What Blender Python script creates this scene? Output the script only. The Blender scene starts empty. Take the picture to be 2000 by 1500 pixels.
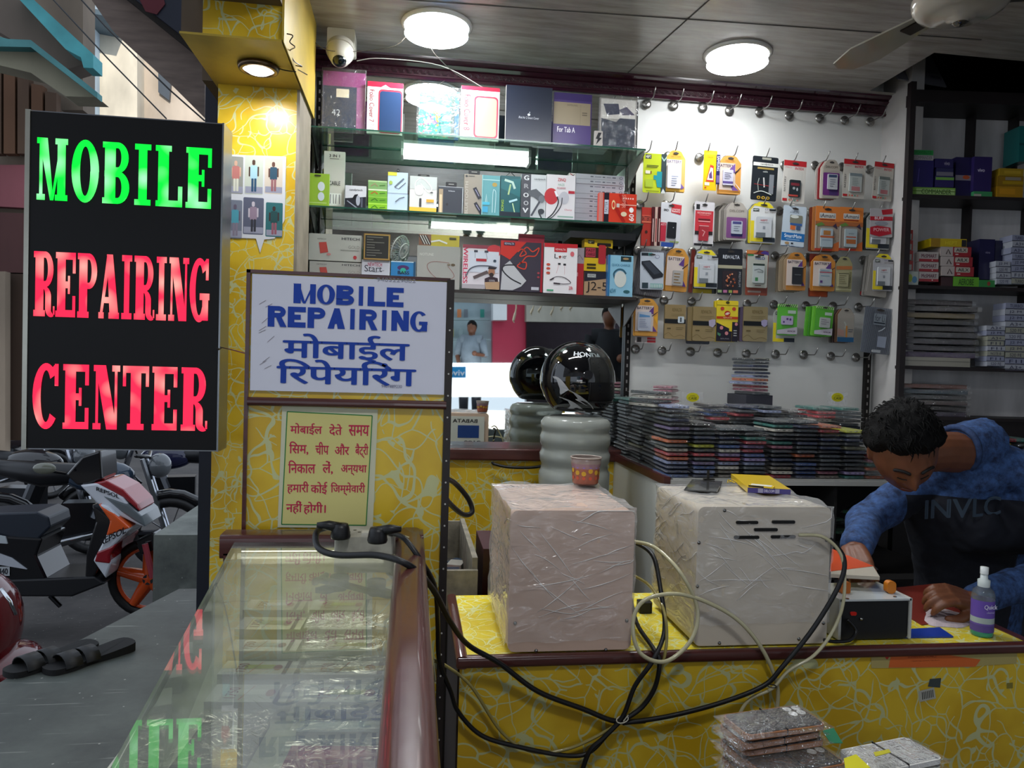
import bpy, bmesh, math, random
from mathutils import Matrix, Vector, noise
random.seed(7)
PI = math.pi
scene = bpy.context.scene
COL = scene.collection
# ------------------------------------------------------------------ camera
CAMZ = 1.85; F = 1445.0
_y, _p, _r = math.radians(7.8), math.radians(1.45), math.radians(1.65)
_f0 = Vector((math.sin(_y), math.cos(_y), 0)); _r0 = Vector((math.cos(_y), -math.sin(_y), 0)); _u0 = Vector((0, 0, 1))
FW = math.cos(_p)*_f0 - math.sin(_p)*_u0
_u = math.cos(_p)*_u0 + math.sin(_p)*_f0
RT = math.cos(_r)*_r0 + math.sin(_r)*_u
UP = math.cos(_r)*_u - math.sin(_r)*_r0
CAM = Vector((0, 0, CAMZ))
def at(px, py, Y=None, Z=None, X=None, D=None):
 """world point seen at photo pixel (px, py) on a plane of the room"""
 d = FW + RT*((px-1000)/F) - UP*((py-750)/F)
 if Y is not None: t = Y/d.y
 elif Z is not None: t = (Z-CAMZ)/d.z
 elif X is not None: t = X/d.x
 else: t = D
 return CAM + d*t
def pix(p):
 v = Vector(p)-CAM; z = v.dot(FW)
 return (1000+F*v.dot(RT)/z, 750-F*v.dot(UP)/z)
cam_data = bpy.data.cameras.new('camera'); cam = bpy.data.objects.new('camera', cam_data); COL.objects.link(cam)
cam_data.sensor_width = 36; cam_data.lens = 36*F/2000; cam_data.clip_start = 0.02; cam_data.clip_end = 200
cam.matrix_world = Matrix(((RT.x, UP.x, -FW.x, 0), (RT.y, UP.y, -FW.y, 0), (RT.z, UP.z, -FW.z, CAMZ), (0, 0, 0, 1)))
scene.camera = cam
# ------------------------------------------------------------------ colour
def lin(c):
 if isinstance(c, str):
  c = c.lstrip('#'); c = [int(c[i:i+2], 16)/255 for i in (0, 2, 4)]
 return tuple((x/12.92 if x <= .04045 else ((x+.055)/1.055)**2.4) for x in c[:3]) + (1.0,)
# ------------------------------------------------------------------ materials (all procedural)
MATS = {}
def newmat(name):
 m = bpy.data.materials.new(name); m.use_nodes = True
 nt = m.node_tree; nt.nodes.clear()
 return m, nt
def nd(nt, t, **kw):
 n = nt.nodes.new(t)
 for k, v in kw.items(): setattr(n, k, v)
 return n
def mat(name, rough=.5, metal=0., color=None, spec=.5, coat=0., bump=0., bscale=60., vary=.06, vscale=9., emis=None, estr=0., trans=0., ior=1.45, alpha=1., sheen=0., stretch=(1, 1, 1), sss=0):
 """principled material; base colour is the part's own painted colour attribute unless given"""
 if name in MATS: return MATS[name]
 m, nt = newmat(name); L = nt.links
 out = nd(nt, 'ShaderNodeOutputMaterial'); b = nd(nt, 'ShaderNodeBsdfPrincipled'); L.new(b.outputs[0], out.inputs[0])
 tc = nd(nt, 'ShaderNodeTexCoord'); mp = nd(nt, 'ShaderNodeMapping'); mp.inputs['Scale'].default_value = stretch
 L.new(tc.outputs['Object'], mp.inputs[0])
 if color is None:
  a = nd(nt, 'ShaderNodeAttribute', attribute_name='Col'); src = a.outputs['Color']
 else:
  a = nd(nt, 'ShaderNodeRGB'); a.outputs[0].default_value = lin(color); src = a.outputs[0]
 if vary:
  n = nd(nt, 'ShaderNodeTexNoise'); n.inputs['Scale'].default_value = vscale; n.inputs['Detail'].default_value = 5
  L.new(mp.outputs[0], n.inputs['Vector'])
  mr = nd(nt, 'ShaderNodeMapRange'); mr.inputs[1].default_value = .3; mr.inputs[2].default_value = .7
  mr.inputs[3].default_value = 1-vary; mr.inputs[4].default_value = 1+vary*.6
  L.new(n.outputs[0], mr.inputs[0])
  mx = nd(nt, 'ShaderNodeVectorMath', operation='SCALE'); L.new(src, mx.inputs[0]); L.new(mr.outputs[0], mx.inputs['Scale'])
  src = mx.outputs[0]
 L.new(src, b.inputs['Base Color'])
 b.inputs['Roughness'].default_value = rough; b.inputs['Metallic'].default_value = metal
 b.inputs['Specular IOR Level'].default_value = spec; b.inputs['Coat Weight'].default_value = coat
 b.inputs['IOR'].default_value = ior; b.inputs['Alpha'].default_value = alpha
 b.inputs['Transmission Weight'].default_value = trans; b.inputs['Sheen Weight'].default_value = sheen
 if sss: b.inputs['Subsurface Weight'].default_value = sss; b.inputs['Subsurface Scale'].default_value = .01
 if emis is not None:
  if emis == 'col': L.new(src, b.inputs['Emission Color'])
  else: b.inputs['Emission Color'].default_value = lin(emis)
  b.inputs['Emission Strength'].default_value = estr
 if bump:
  n = nd(nt, 'ShaderNodeTexNoise'); n.inputs['Scale'].default_value = bscale; n.inputs['Detail'].default_value = 4
  L.new(mp.outputs[0], n.inputs['Vector'])
  bp = nd(nt, 'ShaderNodeBump'); bp.inputs['Strength'].default_value = bump; bp.inputs['Distance'].default_value = .004
  L.new(n.outputs[0], bp.inputs['Height']); L.new(bp.outputs[0], b.inputs['Normal'])
 MATS[name] = m
 return m
def two_faced(nt, ior):
 """fresnel that behaves the same on both faces of a thin sheet"""
 g = nd(nt, 'ShaderNodeNewGeometry'); mr = nd(nt, 'ShaderNodeMapRange'); mr.inputs[3].default_value = ior; mr.inputs[4].default_value = 1/ior
 nt.links.new(g.outputs['Backfacing'], mr.inputs[0]); fr = nd(nt, 'ShaderNodeFresnel'); nt.links.new(mr.outputs[0], fr.inputs['IOR'])
 return fr
def film_mat(name, clear=.9, tint='#ffffff', scale=30., strength=.8, rough=.12, haze=.04, stretch=(1, 1, 1)):
 """crinkled transparent polythene film"""
 if name in MATS: return MATS[name]
 m, nt = newmat(name); L = nt.links
 out = nd(nt, 'ShaderNodeOutputMaterial')
 tc = nd(nt, 'ShaderNodeTexCoord'); mp = nd(nt, 'ShaderNodeMapping'); mp.inputs['Scale'].default_value = stretch
 L.new(tc.outputs['Object'], mp.inputs[0])
 n = nd(nt, 'ShaderNodeTexNoise'); n.inputs['Scale'].default_value = scale; n.inputs['Detail'].default_value = 3; n.inputs['Distortion'].default_value = 1.5
 L.new(mp.outputs[0], n.inputs['Vector'])
 r = nd(nt, 'ShaderNodeMath', operation='SUBTRACT'); L.new(n.outputs[0], r.inputs[0]); r.inputs[1].default_value = .5
 ab = nd(nt, 'ShaderNodeMath', operation='ABSOLUTE'); L.new(r.outputs[0], ab.inputs[0])
 bp = nd(nt, 'ShaderNodeBump'); bp.inputs['Strength'].default_value = strength; bp.inputs['Distance'].default_value = .01
 L.new(ab.outputs[0], bp.inputs['Height'])
 g = nd(nt, 'ShaderNodeBsdfGlossy'); g.inputs['Roughness'].default_value = rough; g.inputs['Color'].default_value = (1, 1, 1, 1); L.new(bp.outputs[0], g.inputs['Normal'])
 t = nd(nt, 'ShaderNodeBsdfTransparent'); t.inputs['Color'].default_value = lin(tint)
 d = nd(nt, 'ShaderNodeBsdfDiffuse'); d.inputs['Color'].default_value = (.85, .85, .85, 1)
 fr = two_faced(nt, 1.5); L.new(bp.outputs[0], fr.inputs['Normal'])
 ad = nd(nt, 'ShaderNodeMath', operation='ADD'); L.new(fr.outputs[0], ad.inputs[0]); ad.inputs[1].default_value = (1-clear)*.5
 m1 = nd(nt, 'ShaderNodeMixShader'); L.new(ad.outputs[0], m1.inputs[0]); L.new(t.outputs[0], m1.inputs[1]); L.new(g.outputs[0], m1.inputs[2])
 m2 = nd(nt, 'ShaderNodeMixShader'); m2.inputs[0].default_value = haze; L.new(m1.outputs[0], m2.inputs[1]); L.new(d.outputs[0], m2.inputs[2])
 L.new(m2.outputs[0], out.inputs[0])
 MATS[name] = m
 return m
def glass_mat(name, tint='#e8f4ee', ior=1.5, rough=0., dirt=.0, mult=1.7):
 """thin sheet glass: lets light through straight, mirrors at a slant"""
 if name in MATS: return MATS[name]
 m, nt = newmat(name); L = nt.links
 out = nd(nt, 'ShaderNodeOutputMaterial')
 g = nd(nt, 'ShaderNodeBsdfGlossy'); g.inputs['Roughness'].default_value = rough
 t = nd(nt, 'ShaderNodeBsdfTransparent'); t.inputs['Color'].default_value = lin(tint)
 fr = two_faced(nt, ior)
 mu = nd(nt, 'ShaderNodeMath', operation='MULTIPLY'); mu.use_clamp = True; L.new(fr.outputs[0], mu.inputs[0]); mu.inputs[1].default_value = mult
 m1 = nd(nt, 'ShaderNodeMixShader'); L.new(mu.outputs[0], m1.inputs[0]); L.new(t.outputs[0], m1.inputs[1]); L.new(g.outputs[0], m1.inputs[2])
 last = m1
 if dirt:
  d = nd(nt, 'ShaderNodeBsdfDiffuse'); d.inputs['Color'].default_value = (.6, .6, .58, 1)
  tc = nd(nt, 'ShaderNodeTexCoord'); n = nd(nt, 'ShaderNodeTexNoise'); n.inputs['Scale'].default_value = 14; n.inputs['Detail'].default_value = 8
  L.new(tc.outputs['Object'], n.inputs['Vector'])
  mr = nd(nt, 'ShaderNodeMapRange'); mr.inputs[1].default_value = .35; mr.inputs[2].default_value = .75; mr.inputs[3].default_value = dirt*.3; mr.inputs[4].default_value = dirt
  L.new(n.outputs[0], mr.inputs[0])
  m2 = nd(nt, 'ShaderNodeMixShader'); L.new(mr.outputs[0], m2.inputs[0]); L.new(m1.outputs[0], m2.inputs[1]); L.new(d.outputs[0], m2.inputs[2]); last = m2
 L.new(last.outputs[0], out.inputs[0])
 MATS[name] = m
 return m
def laminate(name='yellow_laminate', base='#d2b02a', base2='#c49e1c', line='#b6c096', scale=11., rough=.32):
 """yellow board with a scribble of pale curling lines"""
 if name in MATS: return MATS[name]
 m, nt = newmat(name); L = nt.links
 out = nd(nt, 'ShaderNodeOutputMaterial'); b = nd(nt, 'ShaderNodeBsdfPrincipled'); L.new(b.outputs[0], out.inputs[0])
 tc = nd(nt, 'ShaderNodeTexCoord')
 nb = nd(nt, 'ShaderNodeTexNoise'); nb.inputs['Scale'].default_value = 7; nb.inputs['Detail'].default_value = 3; L.new(tc.outputs['Object'], nb.inputs['Vector'])
 mb = nd(nt, 'ShaderNodeMix', data_type='RGBA'); mb.inputs[6].default_value = lin(base); mb.inputs[7].default_value = lin(base2)
 mrb = nd(nt, 'ShaderNodeMapRange'); mrb.inputs[1].default_value = .42; mrb.inputs[2].default_value = .58; L.new(nb.outputs[0], mrb.inputs[0]); L.new(mrb.outputs[0], mb.inputs[0])
 acc = None
 for i, (sc, wd, ns) in enumerate(((1.0, .017, 2.2), (.72, .012, 3.1), (1.35, .02, 1.7))):
  mp = nd(nt, 'ShaderNodeMapping'); mp.inputs['Location'].default_value = (3.1*i, 1.7*i, 2.3*i); mp.inputs['Rotation'].default_value = (.5*i, .3*i, .4+.7*i)
  L.new(tc.outputs['Object'], mp.inputs[0])
  nz = nd(nt, 'ShaderNodeTexNoise'); nz.inputs['Scale'].default_value = scale*.55*ns/2; nz.inputs['Detail'].default_value = 1.5; L.new(mp.outputs[0], nz.inputs['Vector'])
  sb = nd(nt, 'ShaderNodeVectorMath', operation='SUBTRACT'); L.new(nz.outputs['Color'], sb.inputs[0]); sb.inputs[1].default_value = (.5, .5, .5)
  sl = nd(nt, 'ShaderNodeVectorMath', operation='SCALE'); L.new(sb.outputs[0], sl.inputs[0]); sl.inputs['Scale'].default_value = 2.6/scale
  ad = nd(nt, 'ShaderNodeVectorMath', operation='ADD'); L.new(mp.outputs[0], ad.inputs[0]); L.new(sl.outputs[0], ad.inputs[1])
  vo = nd(nt, 'ShaderNodeTexVoronoi', feature='DISTANCE_TO_EDGE'); vo.inputs['Scale'].default_value = scale*sc; L.new(ad.outputs[0], vo.inputs['Vector'])
  lt = nd(nt, 'ShaderNodeMath', operation='LESS_THAN'); L.new(vo.outputs['Distance'], lt.inputs[0]); lt.inputs[1].default_value = wd*1.15
  # break the lines up so that they read as loose strands
  n2 = nd(nt, 'ShaderNodeTexNoise'); n2.inputs['Scale'].default_value = scale*.8; L.new(mp.outputs[0], n2.inputs['Vector'])
  gt = nd(nt, 'ShaderNodeMath', operation='GREATER_THAN'); L.new(n2.outputs[0], gt.inputs[0]); gt.inputs[1].default_value = .44 if i else .3
  mu = nd(nt, 'ShaderNodeMath', operation='MULTIPLY'); L.new(lt.outputs[0], mu.inputs[0]); L.new(gt.outputs[0], mu.inputs[1])
  if acc is None: acc = mu
  else:
   mx = nd(nt, 'ShaderNodeMath', operation='MAXIMUM'); L.new(acc.outputs[0], mx.inputs[0]); L.new(mu.outputs[0], mx.inputs[1]); acc = mx
 sc_ = nd(nt, 'ShaderNodeMath', operation='MULTIPLY'); L.new(acc.outputs[0], sc_.inputs[0]); sc_.inputs[1].default_value = .8
 mc = nd(nt, 'ShaderNodeMix', data_type='RGBA'); L.new(sc_.outputs[0], mc.inputs[0]); L.new(mb.outputs[2], mc.inputs[6]); mc.inputs[7].default_value = lin(line)
 L.new(mc.outputs[2], b.inputs['Base Color']); b.inputs['Roughness'].default_value = rough
 MATS[name] = m
 return m
M_PAPER = mat('printed_card', .55, spec=.3, vary=.03)
M_GLOSS = mat('glossy_carton', .28, spec=.5, vary=.03)
M_PLAST = mat('plastic', .38, vary=.03)
M_SHINE = mat('shiny_plastic', .12, coat=.5, vary=.02)
M_METAL = mat('metal', .3, metal=1., vary=.08, bump=.05)
M_CHROME = mat('chrome', .12, metal=1., vary=.02)
M_WOOD = mat('varnished_brown_wood', .3, color='#4a2420', vary=.35, vscale=4, stretch=(1, 1, 12), coat=.4, bump=.06, bscale=30)
M_MATTE = mat('matte_paint', .8, vary=.08)
M_RUBBER = mat('black_rubber', .45, color='#0c0c0e', vary=.05)
M_FILM = film_mat('polythene_film')
M_MIRROR = mat('mirror_silver', .015, metal=1., color='#dfe6e4', vary=0)
M_YEL = laminate()
# ------------------------------------------------------------------ mesh builder
class MB:
 def __init__(s): s.v = []; s.f = []; s.c = []; s.m = []
 def add(s, vs, fs, col='#888888', mi=0, M=None):
  o = len(s.v)
  for p in vs:
   p = Vector(p)
   s.v.append(M @ p if M is not None else p)
  for f in fs:
   s.f.append([i+o for i in f]); s.c.append(col); s.m.append(mi)
  return s
 def box(s, x0, x1, y0, y1, z0, z1, col='#888888', mi=0, M=None):
  if x0 > x1: x0, x1 = x1, x0
  if y0 > y1: y0, y1 = y1, y0
  if z0 > z1: z0, z1 = z1, z0
  vs = [(x, y, z) for z in (z0, z1) for y in (y0, y1) for x in (x0, x1)]
  return s.add(vs, [(0, 2, 3, 1), (4, 5, 7, 6), (0, 1, 5, 4), (2, 6, 7, 3), (0, 4, 6, 2), (1, 3, 7, 5)], col, mi, M)
 def rbox(s, x0, x1, y0, y1, z0, z1, r, col='#888888', mi=0, M=None, ax='z', n=4):
  """box with its four edges along axis ax rounded"""
  if ax == 'z': a0, a1, b0, b1, c0, c1 = x0, x1, y0, y1, z0, z1
  elif ax == 'y': a0, a1, b0, b1, c0, c1 = z0, z1, x0, x1, y0, y1
  else: a0, a1, b0, b1, c0, c1 = y0, y1, z0, z1, x0, x1
  pts = rrect(a0, b0, a1, b1, r, n)
  f = {'z': lambda a, b, c: (a, b, c), 'y': lambda a, b, c: (b, c, a), 'x': lambda a, b, c: (c, a, b)}[ax]
  N = len(pts)
  vs = [f(a, b, c0) for a, b in pts]+[f(a, b, c1) for a, b in pts]
  fs = [tuple(range(N))[::-1], tuple(range(N, 2*N))]+[(i, (i+1) % N, N+(i+1) % N, N+i) for i in range(N)]
  return s.add(vs, fs, col, mi, M)
 def prism(s, pts, y0, y1, col='#888888', mi=0, M=None):
  """outline given as (x, z), thickness from y0 to y1"""
  N = len(pts)
  vs = [(a, y0, b) for a, b in pts]+[(a, y1, b) for a, b in pts]
  fs = [tuple(range(N)), tuple(range(N, 2*N))[::-1]]+[(i, N+i, N+(i+1) % N, (i+1) % N) for i in range(N)]
  return s.add(vs, fs, col, mi, M)
 def poly(s, pts, col='#888888', mi=0, M=None): return s.add(pts, [tuple(range(len(pts)))], col, mi, M)
 def tube(s, pts, r, n=8, col='#888888', mi=0, M=None, closed=False, caps=True):
  pts = [Vector(p) for p in pts]; N = len(pts)
  rr = r if isinstance(r, (list, tuple)) else [r]*N
  vs = []; fs = []
  T = []
  for i in range(N):
   if closed: t = pts[(i+1) % N]-pts[i-1]
   else: t = pts[min(i+1, N-1)]-pts[max(i-1, 0)]
   T.append(t.normalized() if t.length > 1e-9 else Vector((0, 0, 1)))
  nrm = T[0].orthogonal().normalized()
  for i in range(N):
   nrm = (nrm - T[i]*nrm.dot(T[i]))
   nrm = nrm.normalized() if nrm.length > 1e-6 else T[i].orthogonal().normalized()
   bn = T[i].cross(nrm)
   for k in range(n):
    a = 2*PI*k/n
    vs.append(pts[i]+nrm*(rr[i]*math.cos(a))+bn*(rr[i]*math.sin(a)))
  for i in range(N if closed else N-1):
   j = (i+1) % N
   for k in range(n):
    fs.append((i*n+k, i*n+(k+1) % n, j*n+(k+1) % n, j*n+k))
  if caps and not closed:
   fs.append(tuple(range(n))[::-1]); fs.append(tuple((N-1)*n+k for k in range(n)))
  return s.add(vs, fs, col, mi, M)
 def cyl(s, p0, p1, r0, r1=None, n=16, col='#888888', mi=0, M=None):
  return s.tube([p0, p1], [r0, r0 if r1 is None else r1], n, col, mi, M)
 def lathe(s, prof, n=24, col='#888888', mi=0, M=None, cols=None):
  """profile of (r, z) round the z axis"""
  vs = []; base = len(s.f)
  for r, z in prof:
   for k in range(n):
    a = 2*PI*k/n; vs.append((r*math.cos(a), r*math.sin(a), z))
  fs = []
  for i in range(len(prof)-1):
   for k in range(n):
    fs.append((i*n+k, i*n+(k+1) % n, (i+1)*n+(k+1) % n, (i+1)*n+k))
  s.add(vs, fs, col, mi, M)
  if cols:
   for i in range(len(prof)-1):
    for k in range(n): s.c[base+i*n+k] = cols[i]
  return s
 def ball(s, c, r, nu=16, nv=10, col='#888888', mi=0, M=None, fn=None):
  c = Vector(c); r = (r, r, r) if not isinstance(r, (list, tuple)) else r
  vs = []
  for j in range(nv+1):
   th = PI*j/nv
   for i in range(nu):
    a = 2*PI*i/nu
    d = Vector((math.sin(th)*math.cos(a), math.sin(th)*math.sin(a), math.cos(th)))
    p = Vector((d.x*r[0], d.y*r[1], d.z*r[2]))
    if fn: p = fn(p, d)
    vs.append(c+p)
  fs = [(j*nu+i, (j+1)*nu+i, (j+1)*nu+(i+1) % nu, j*nu+(i+1) % nu) for j in range(nv) for i in range(nu)]
  return s.add(vs, fs, col, mi, M)
 def text(s, body, x0, z0, x1, z1, y, col='#111111', mi=0, M=None, bold=0, rot=0, fit=True, thick=0.):
  """lettering filling the box (x0..x1, z0..z1) in the plane y; rot in quarter turns"""
  vs, fs = glyphs(body, bold)
  if not vs: return s
  ax = min(v[0] for v in vs); bx = max(v[0] for v in vs); az = min(v[1] for v in vs); bz = max(v[1] for v in vs)
  w = max(bx-ax, 1e-6); h = max(bz-az, 1e-6)
  out = []
  for v in vs:
   u = (v[0]-ax)/w; t = (v[1]-az)/h; dy = v[2]
   if rot == 1: u, t = 1-t, u        # reads upward
   elif rot == 3: u, t = t, 1-u      # reads downward
   elif rot == 2: u, t = 1-u, 1-t
   out.append((x0+(x1-x0)*u, y-dy, z0+(z1-z0)*t))
  return s.add(out, fs, col, mi, M)
 def build(s, name, mats=None, parent=None, smooth=False, origin=None, local=False, sub=0, bevel=0, autos=None):
  me = bpy.data.meshes.new(name)
  vs = s.v
  if origin is None:
   if parent is not None and not local: o = wloc(parent)
   elif parent is not None: o = Vector((0, 0, 0))
   elif local: o = Vector((0, 0, 0))
   else:
    xs = [v.x for v in vs]; ys = [v.y for v in vs]; zs = [v.z for v in vs]
    o = Vector(((min(xs)+max(xs))/2, (min(ys)+max(ys))/2, min(zs)))
  else: o = Vector(origin)
  me.from_pydata([tuple(v-o) for v in vs], [], s.f)
  mats = mats or [M_PLAST]
  if not isinstance(mats, (list, tuple)): mats = [mats]
  for m in mats: me.materials.append(m)
  ca = me.color_attributes.new('Col', 'FLOAT_COLOR', 'CORNER')
  buf = []
  cache = {}
  for p in me.polygons:
   c = s.c[p.index]
   if c not in cache: cache[c] = lin(c)
   p.material_index = min(s.m[p.index], len(mats)-1)
   buf.extend(cache[c]*len(p.vertices))
  ca.data.foreach_set('color', buf)
  if smooth: me.polygons.foreach_set('use_smooth', [True]*len(me.polygons))
  me.update()
  ob = bpy.data.objects.new(name, me); COL.objects.link(ob)
  if parent is not None:
   ob.parent = parent
   ob.location = (o-wloc(parent)) if not local else Vector((0, 0, 0))
  else: ob.location = o
  if bevel:
   md = ob.modifiers.new('bevel', 'BEVEL'); md.width = bevel; md.segments = 2; md.limit_method = 'ANGLE'
  if sub:
   md = ob.modifiers.new('subdivision', 'SUBSURF'); md.levels = md.render_levels = sub
  if smooth and autos:
   try: me.set_sharp_from_angle(angle=math.radians(autos))
   except Exception: pass
  return ob
def wloc(o):
 p = Vector(o.location)
 while o.parent is not None:
  o = o.parent; p = p+Vector(o.location)
 return p
_G = {}
def glyphs(body, bold=0):
 k = (body, bold)
 if k in _G: return _G[k]
 c = bpy.data.curves.new('lettering', 'FONT'); c.body = body; c.size = 1; c.resolution_u = 3
 o = bpy.data.objects.new('lettering', c)
 me = bpy.data.meshes.new_from_object(o)
 vs = [(v.co.x, v.co.y, 0.) for v in me.vertices]; fs = [tuple(p.vertices) for p in me.polygons]
 bpy.data.objects.remove(o); bpy.data.meshes.remove(me); bpy.data.curves.remove(c)
 if bold:
  V = []; Fs = []
  for dx, dy in ((-bold, 0), (bold, 0), (0, bold*.5), (0, -bold*.5)):
   n = len(V); V += [(x+dx, y+dy, 4e-5*len(Fs)/max(len(fs), 1)) for x, y, _ in vs]; Fs += [tuple(i+n for i in f) for f in fs]
  vs, fs = V, Fs
 _G[k] = (vs, fs)
 return _G[k]
def rrect(x0, y0, x1, y1, r, n=4):
 r = min(r, abs(x1-x0)/2-1e-6, abs(y1-y0)/2-1e-6); pts = []
 for cx, cy, a in ((x1-r, y0+r, -90), (x1-r, y1-r, 0), (x0+r, y1-r, 90), (x0+r, y0+r, 180)):
  for k in range(n+1):
   t = math.radians(a+90*k/n); pts.append((cx+r*math.cos(t), cy+r*math.sin(t)))
 return pts
def spline(pts, n=8, closed=False):
 P = [Vector(p) for p in pts]; out = []
 N = len(P)
 rng = range(N if closed else N-1)
 for i in rng:
  if closed: p0, p1, p2, p3 = P[i-1], P[i], P[(i+1) % N], P[(i+2) % N]
  else: p0, p1, p2, p3 = P[max(i-1, 0)], P[i], P[i+1], P[min(i+2, N-1)]
  for k in range(n):
   t = k/n
   out.append(.5*((2*p1)+(p2-p0)*t+(2*p0-5*p1+4*p2-p3)*t*t+(3*p1-p0-3*p2+p3)*t**3))
 if not closed: out.append(P[-1])
 return out
def thing(name, label, cat, loc=(0, 0, 0), group=None, rz=0):
 o = bpy.data.objects.new(name, None); COL.objects.link(o); o.location = loc; o.rotation_euler.z = rz
 o.empty_display_size = .05
 return tag(o, label, cat, group)
def tag(o, label, cat, group=None, kind=None):
 o['label'] = label; o['category'] = cat
 if group: o['group'] = group
 if kind: o['kind'] = kind
 return o
def struct(o, label=None):
 o['kind'] = 'structure'
 if label: o['label'] = label
 return o
def dup(root, loc=None, label=None, group=None, rot=None):
 r = root.copy(); COL.objects.link(r)
 if loc is not None: r.location = loc
 if rot is not None: r.rotation_euler = rot
 if label: r['label'] = label
 if group: r['group'] = group
 for ch in list(root.children):
  c = ch.copy(); COL.objects.link(c); c.parent = r
  for g in list(ch.children):
   d = g.copy(); COL.objects.link(d); d.parent = c
 return r
# printed artwork: shapes in box coordinates, u 0..1 left to right, v 0..1 top to bottom
def art(mb, deco, w, h, y, M=None, mi=0, x0=0., z0=0., step=.00025):
 k = 0
 for d in deco:
  k += 1; yy = y-step*k; t = d[0]
  X = lambda u: x0+u*w
  Z = lambda v: z0+(1-v)*h
  if t == 'r': mb.poly([(X(d[1]), yy, Z(d[4])), (X(d[3]), yy, Z(d[4])), (X(d[3]), yy, Z(d[2])), (X(d[1]), yy, Z(d[2]))], d[5], mi, M)
  elif t == 'rr':
   mb.poly([(a, yy, b) for a, b in rrect(X(d[1]), Z(d[4]), X(d[3]), Z(d[2]), d[6]*w)], d[5], mi, M)
  elif t == 'e':
   mb.poly([(X(d[1]+d[3]*math.cos(2*PI*i/20)), yy, Z(d[2]-d[4]*math.sin(2*PI*i/20))) for i in range(20)], d[5], mi, M)
  elif t == 'p': mb.poly([(X(u), yy, Z(v)) for u, v in d[1]], d[2], mi, M)
  elif t == 'l':
   pts = [Vector((X(u), yy, Z(v))) for u, v in d[1]]
   if len(d) > 4: pts = spline(pts, 5)
   hw = d[2]*w/2
   L = []; R = []
   for i, p in enumerate(pts):
    tt = pts[min(i+1, len(pts)-1)]-pts[max(i-1, 0)]
    nn = Vector((-tt.z, 0, tt.x)); nn = nn.normalized()*hw if nn.length > 0 else nn
    L.append(p+nn); R.append(p-nn)
   n = len(pts)
   mb.add(L+R, [(i, n+i, n+i+1, i+1) for i in range(n-1)], d[3], mi, M)
  elif t == 't':
   mb.text(d[5], X(d[1]), Z(d[4]), X(d[3]), Z(d[2]), yy, d[6], mi, M, bold=(d[8] if len(d) > 8 else 0), rot=(d[7] if len(d) > 7 else 0))
 return mb
# ================================================================== THE SHOP'S SHELL
WY = 3.10            # back wall
XL, XR = -.42, 2.075 # side walls
XM = .93             # right end of the mirror
CZ = 3.09            # ceiling
FZ = .55             # shop floor
def s_box(name, x0, x1, y0, y1, z0, z1, m, col='#888888', bevel=0):
 o = MB().box(x0, x1, y0, y1, z0, z1, col).build(name, m, bevel=bevel); struct(o); return o
M_FLOOR = mat('shop_floor_tile', .35, color='#6a645c', vary=.2)
s_box('floor', -.42, 4.2, -.3, 3.25, FZ-.1, FZ, M_FLOOR)
# white peg wall, sheet of painted board with stains
M_WALL = mat('white_wall_paint', .45, color='#d8d8d4', vary=.07, vscale=2.5)
s_box('wall_back', -.6, 2.2, WY+.01, WY+.1, FZ, 3.3, M_WALL)
s_box('wall_right', XR, XR+.06, 2.92, WY+.01, FZ, 3.3, mat('grey_wall_paint', .6, color='#b9b6b4', vary=.15, vscale=6))
s_box('wall_left', -.47, XL, 2.80, WY+.01, FZ, 3.3, mat('dark_grey_paint', .6, color='#6b6560', vary=.25))
# glossy PVC ceiling
def ceiling_mat():
 m, nt = newmat('glossy_ceiling_panel'); L = nt.links
 out = nd(nt, 'ShaderNodeOutputMaterial'); b = nd(nt, 'ShaderNodeBsdfPrincipled'); L.new(b.outputs[0], out.inputs[0])
 tc = nd(nt, 'ShaderNodeTexCoord'); mp = nd(nt, 'ShaderNodeMapping'); mp.inputs['Scale'].default_value = (1.2, 9, 1); L.new(tc.outputs['Object'], mp.inputs[0])
 n = nd(nt, 'ShaderNodeTexNoise'); n.inputs['Scale'].default_value = 3; n.inputs['Detail'].default_value = 8; n.inputs['Roughness'].default_value = .65; L.new(mp.outputs[0], n.inputs['Vector'])
 cr = nd(nt, 'ShaderNodeValToRGB'); e = cr.color_ramp.elements; e[0].position = .3; e[0].color = lin('#8b8580'); e[1].position = .72; e[1].color = lin('#b9b4b0')
 L.new(n.outputs[0], cr.inputs[0]); L.new(cr.outputs[0], b.inputs['Base Color'])
 mr = nd(nt, 'ShaderNodeMapRange'); mr.inputs[3].default_value = .12; mr.inputs[4].default_value = .34; L.new(n.outputs[0], mr.inputs[0]); L.new(mr.outputs[0], b.inputs['Roughness'])
 bp = nd(nt, 'ShaderNodeBump'); bp.inputs['Strength'].default_value = .12; bp.inputs['Distance'].default_value = .004; L.new(n.outputs[0], bp.inputs['Height']); L.new(bp.outputs[0], b.inputs['Normal'])
 return m
M_CEIL = ceiling_mat()
cm = MB()
# ceiling sheet with the open hatch at the right
hx0, hx1, hy0, hy1 = 1.95, 2.75, 2.62, 3.02
skew = lambda y: XL-.02 - .10*(3.1-y)/1.0*.9
cm.add([(skew(WY), WY+.02, CZ), (skew(-.35), -.35, CZ), (hx0, -.35, CZ), (hx0, WY+.02, CZ)], [(0, 1, 2, 3)])
cm.add([(hx0, -.35, CZ), (4.2, -.35, CZ), (4.2, hy0, CZ), (hx0, hy0, CZ)], [(0, 1, 2, 3)])
cm.add([(hx0, hy1, CZ), (4.2, hy1, CZ), (4.2, WY+.6, CZ), (hx0, WY+.6, CZ)], [(0, 1, 2, 3)])
cm.add([(hx1, hy0, CZ), (4.2, hy0, CZ), (4.2, hy1, CZ), (hx1, hy1, CZ)], [(0, 1, 2, 3)])
struct(cm.build('ceiling', M_CEIL, origin=(0, 0, CZ)))
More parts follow.
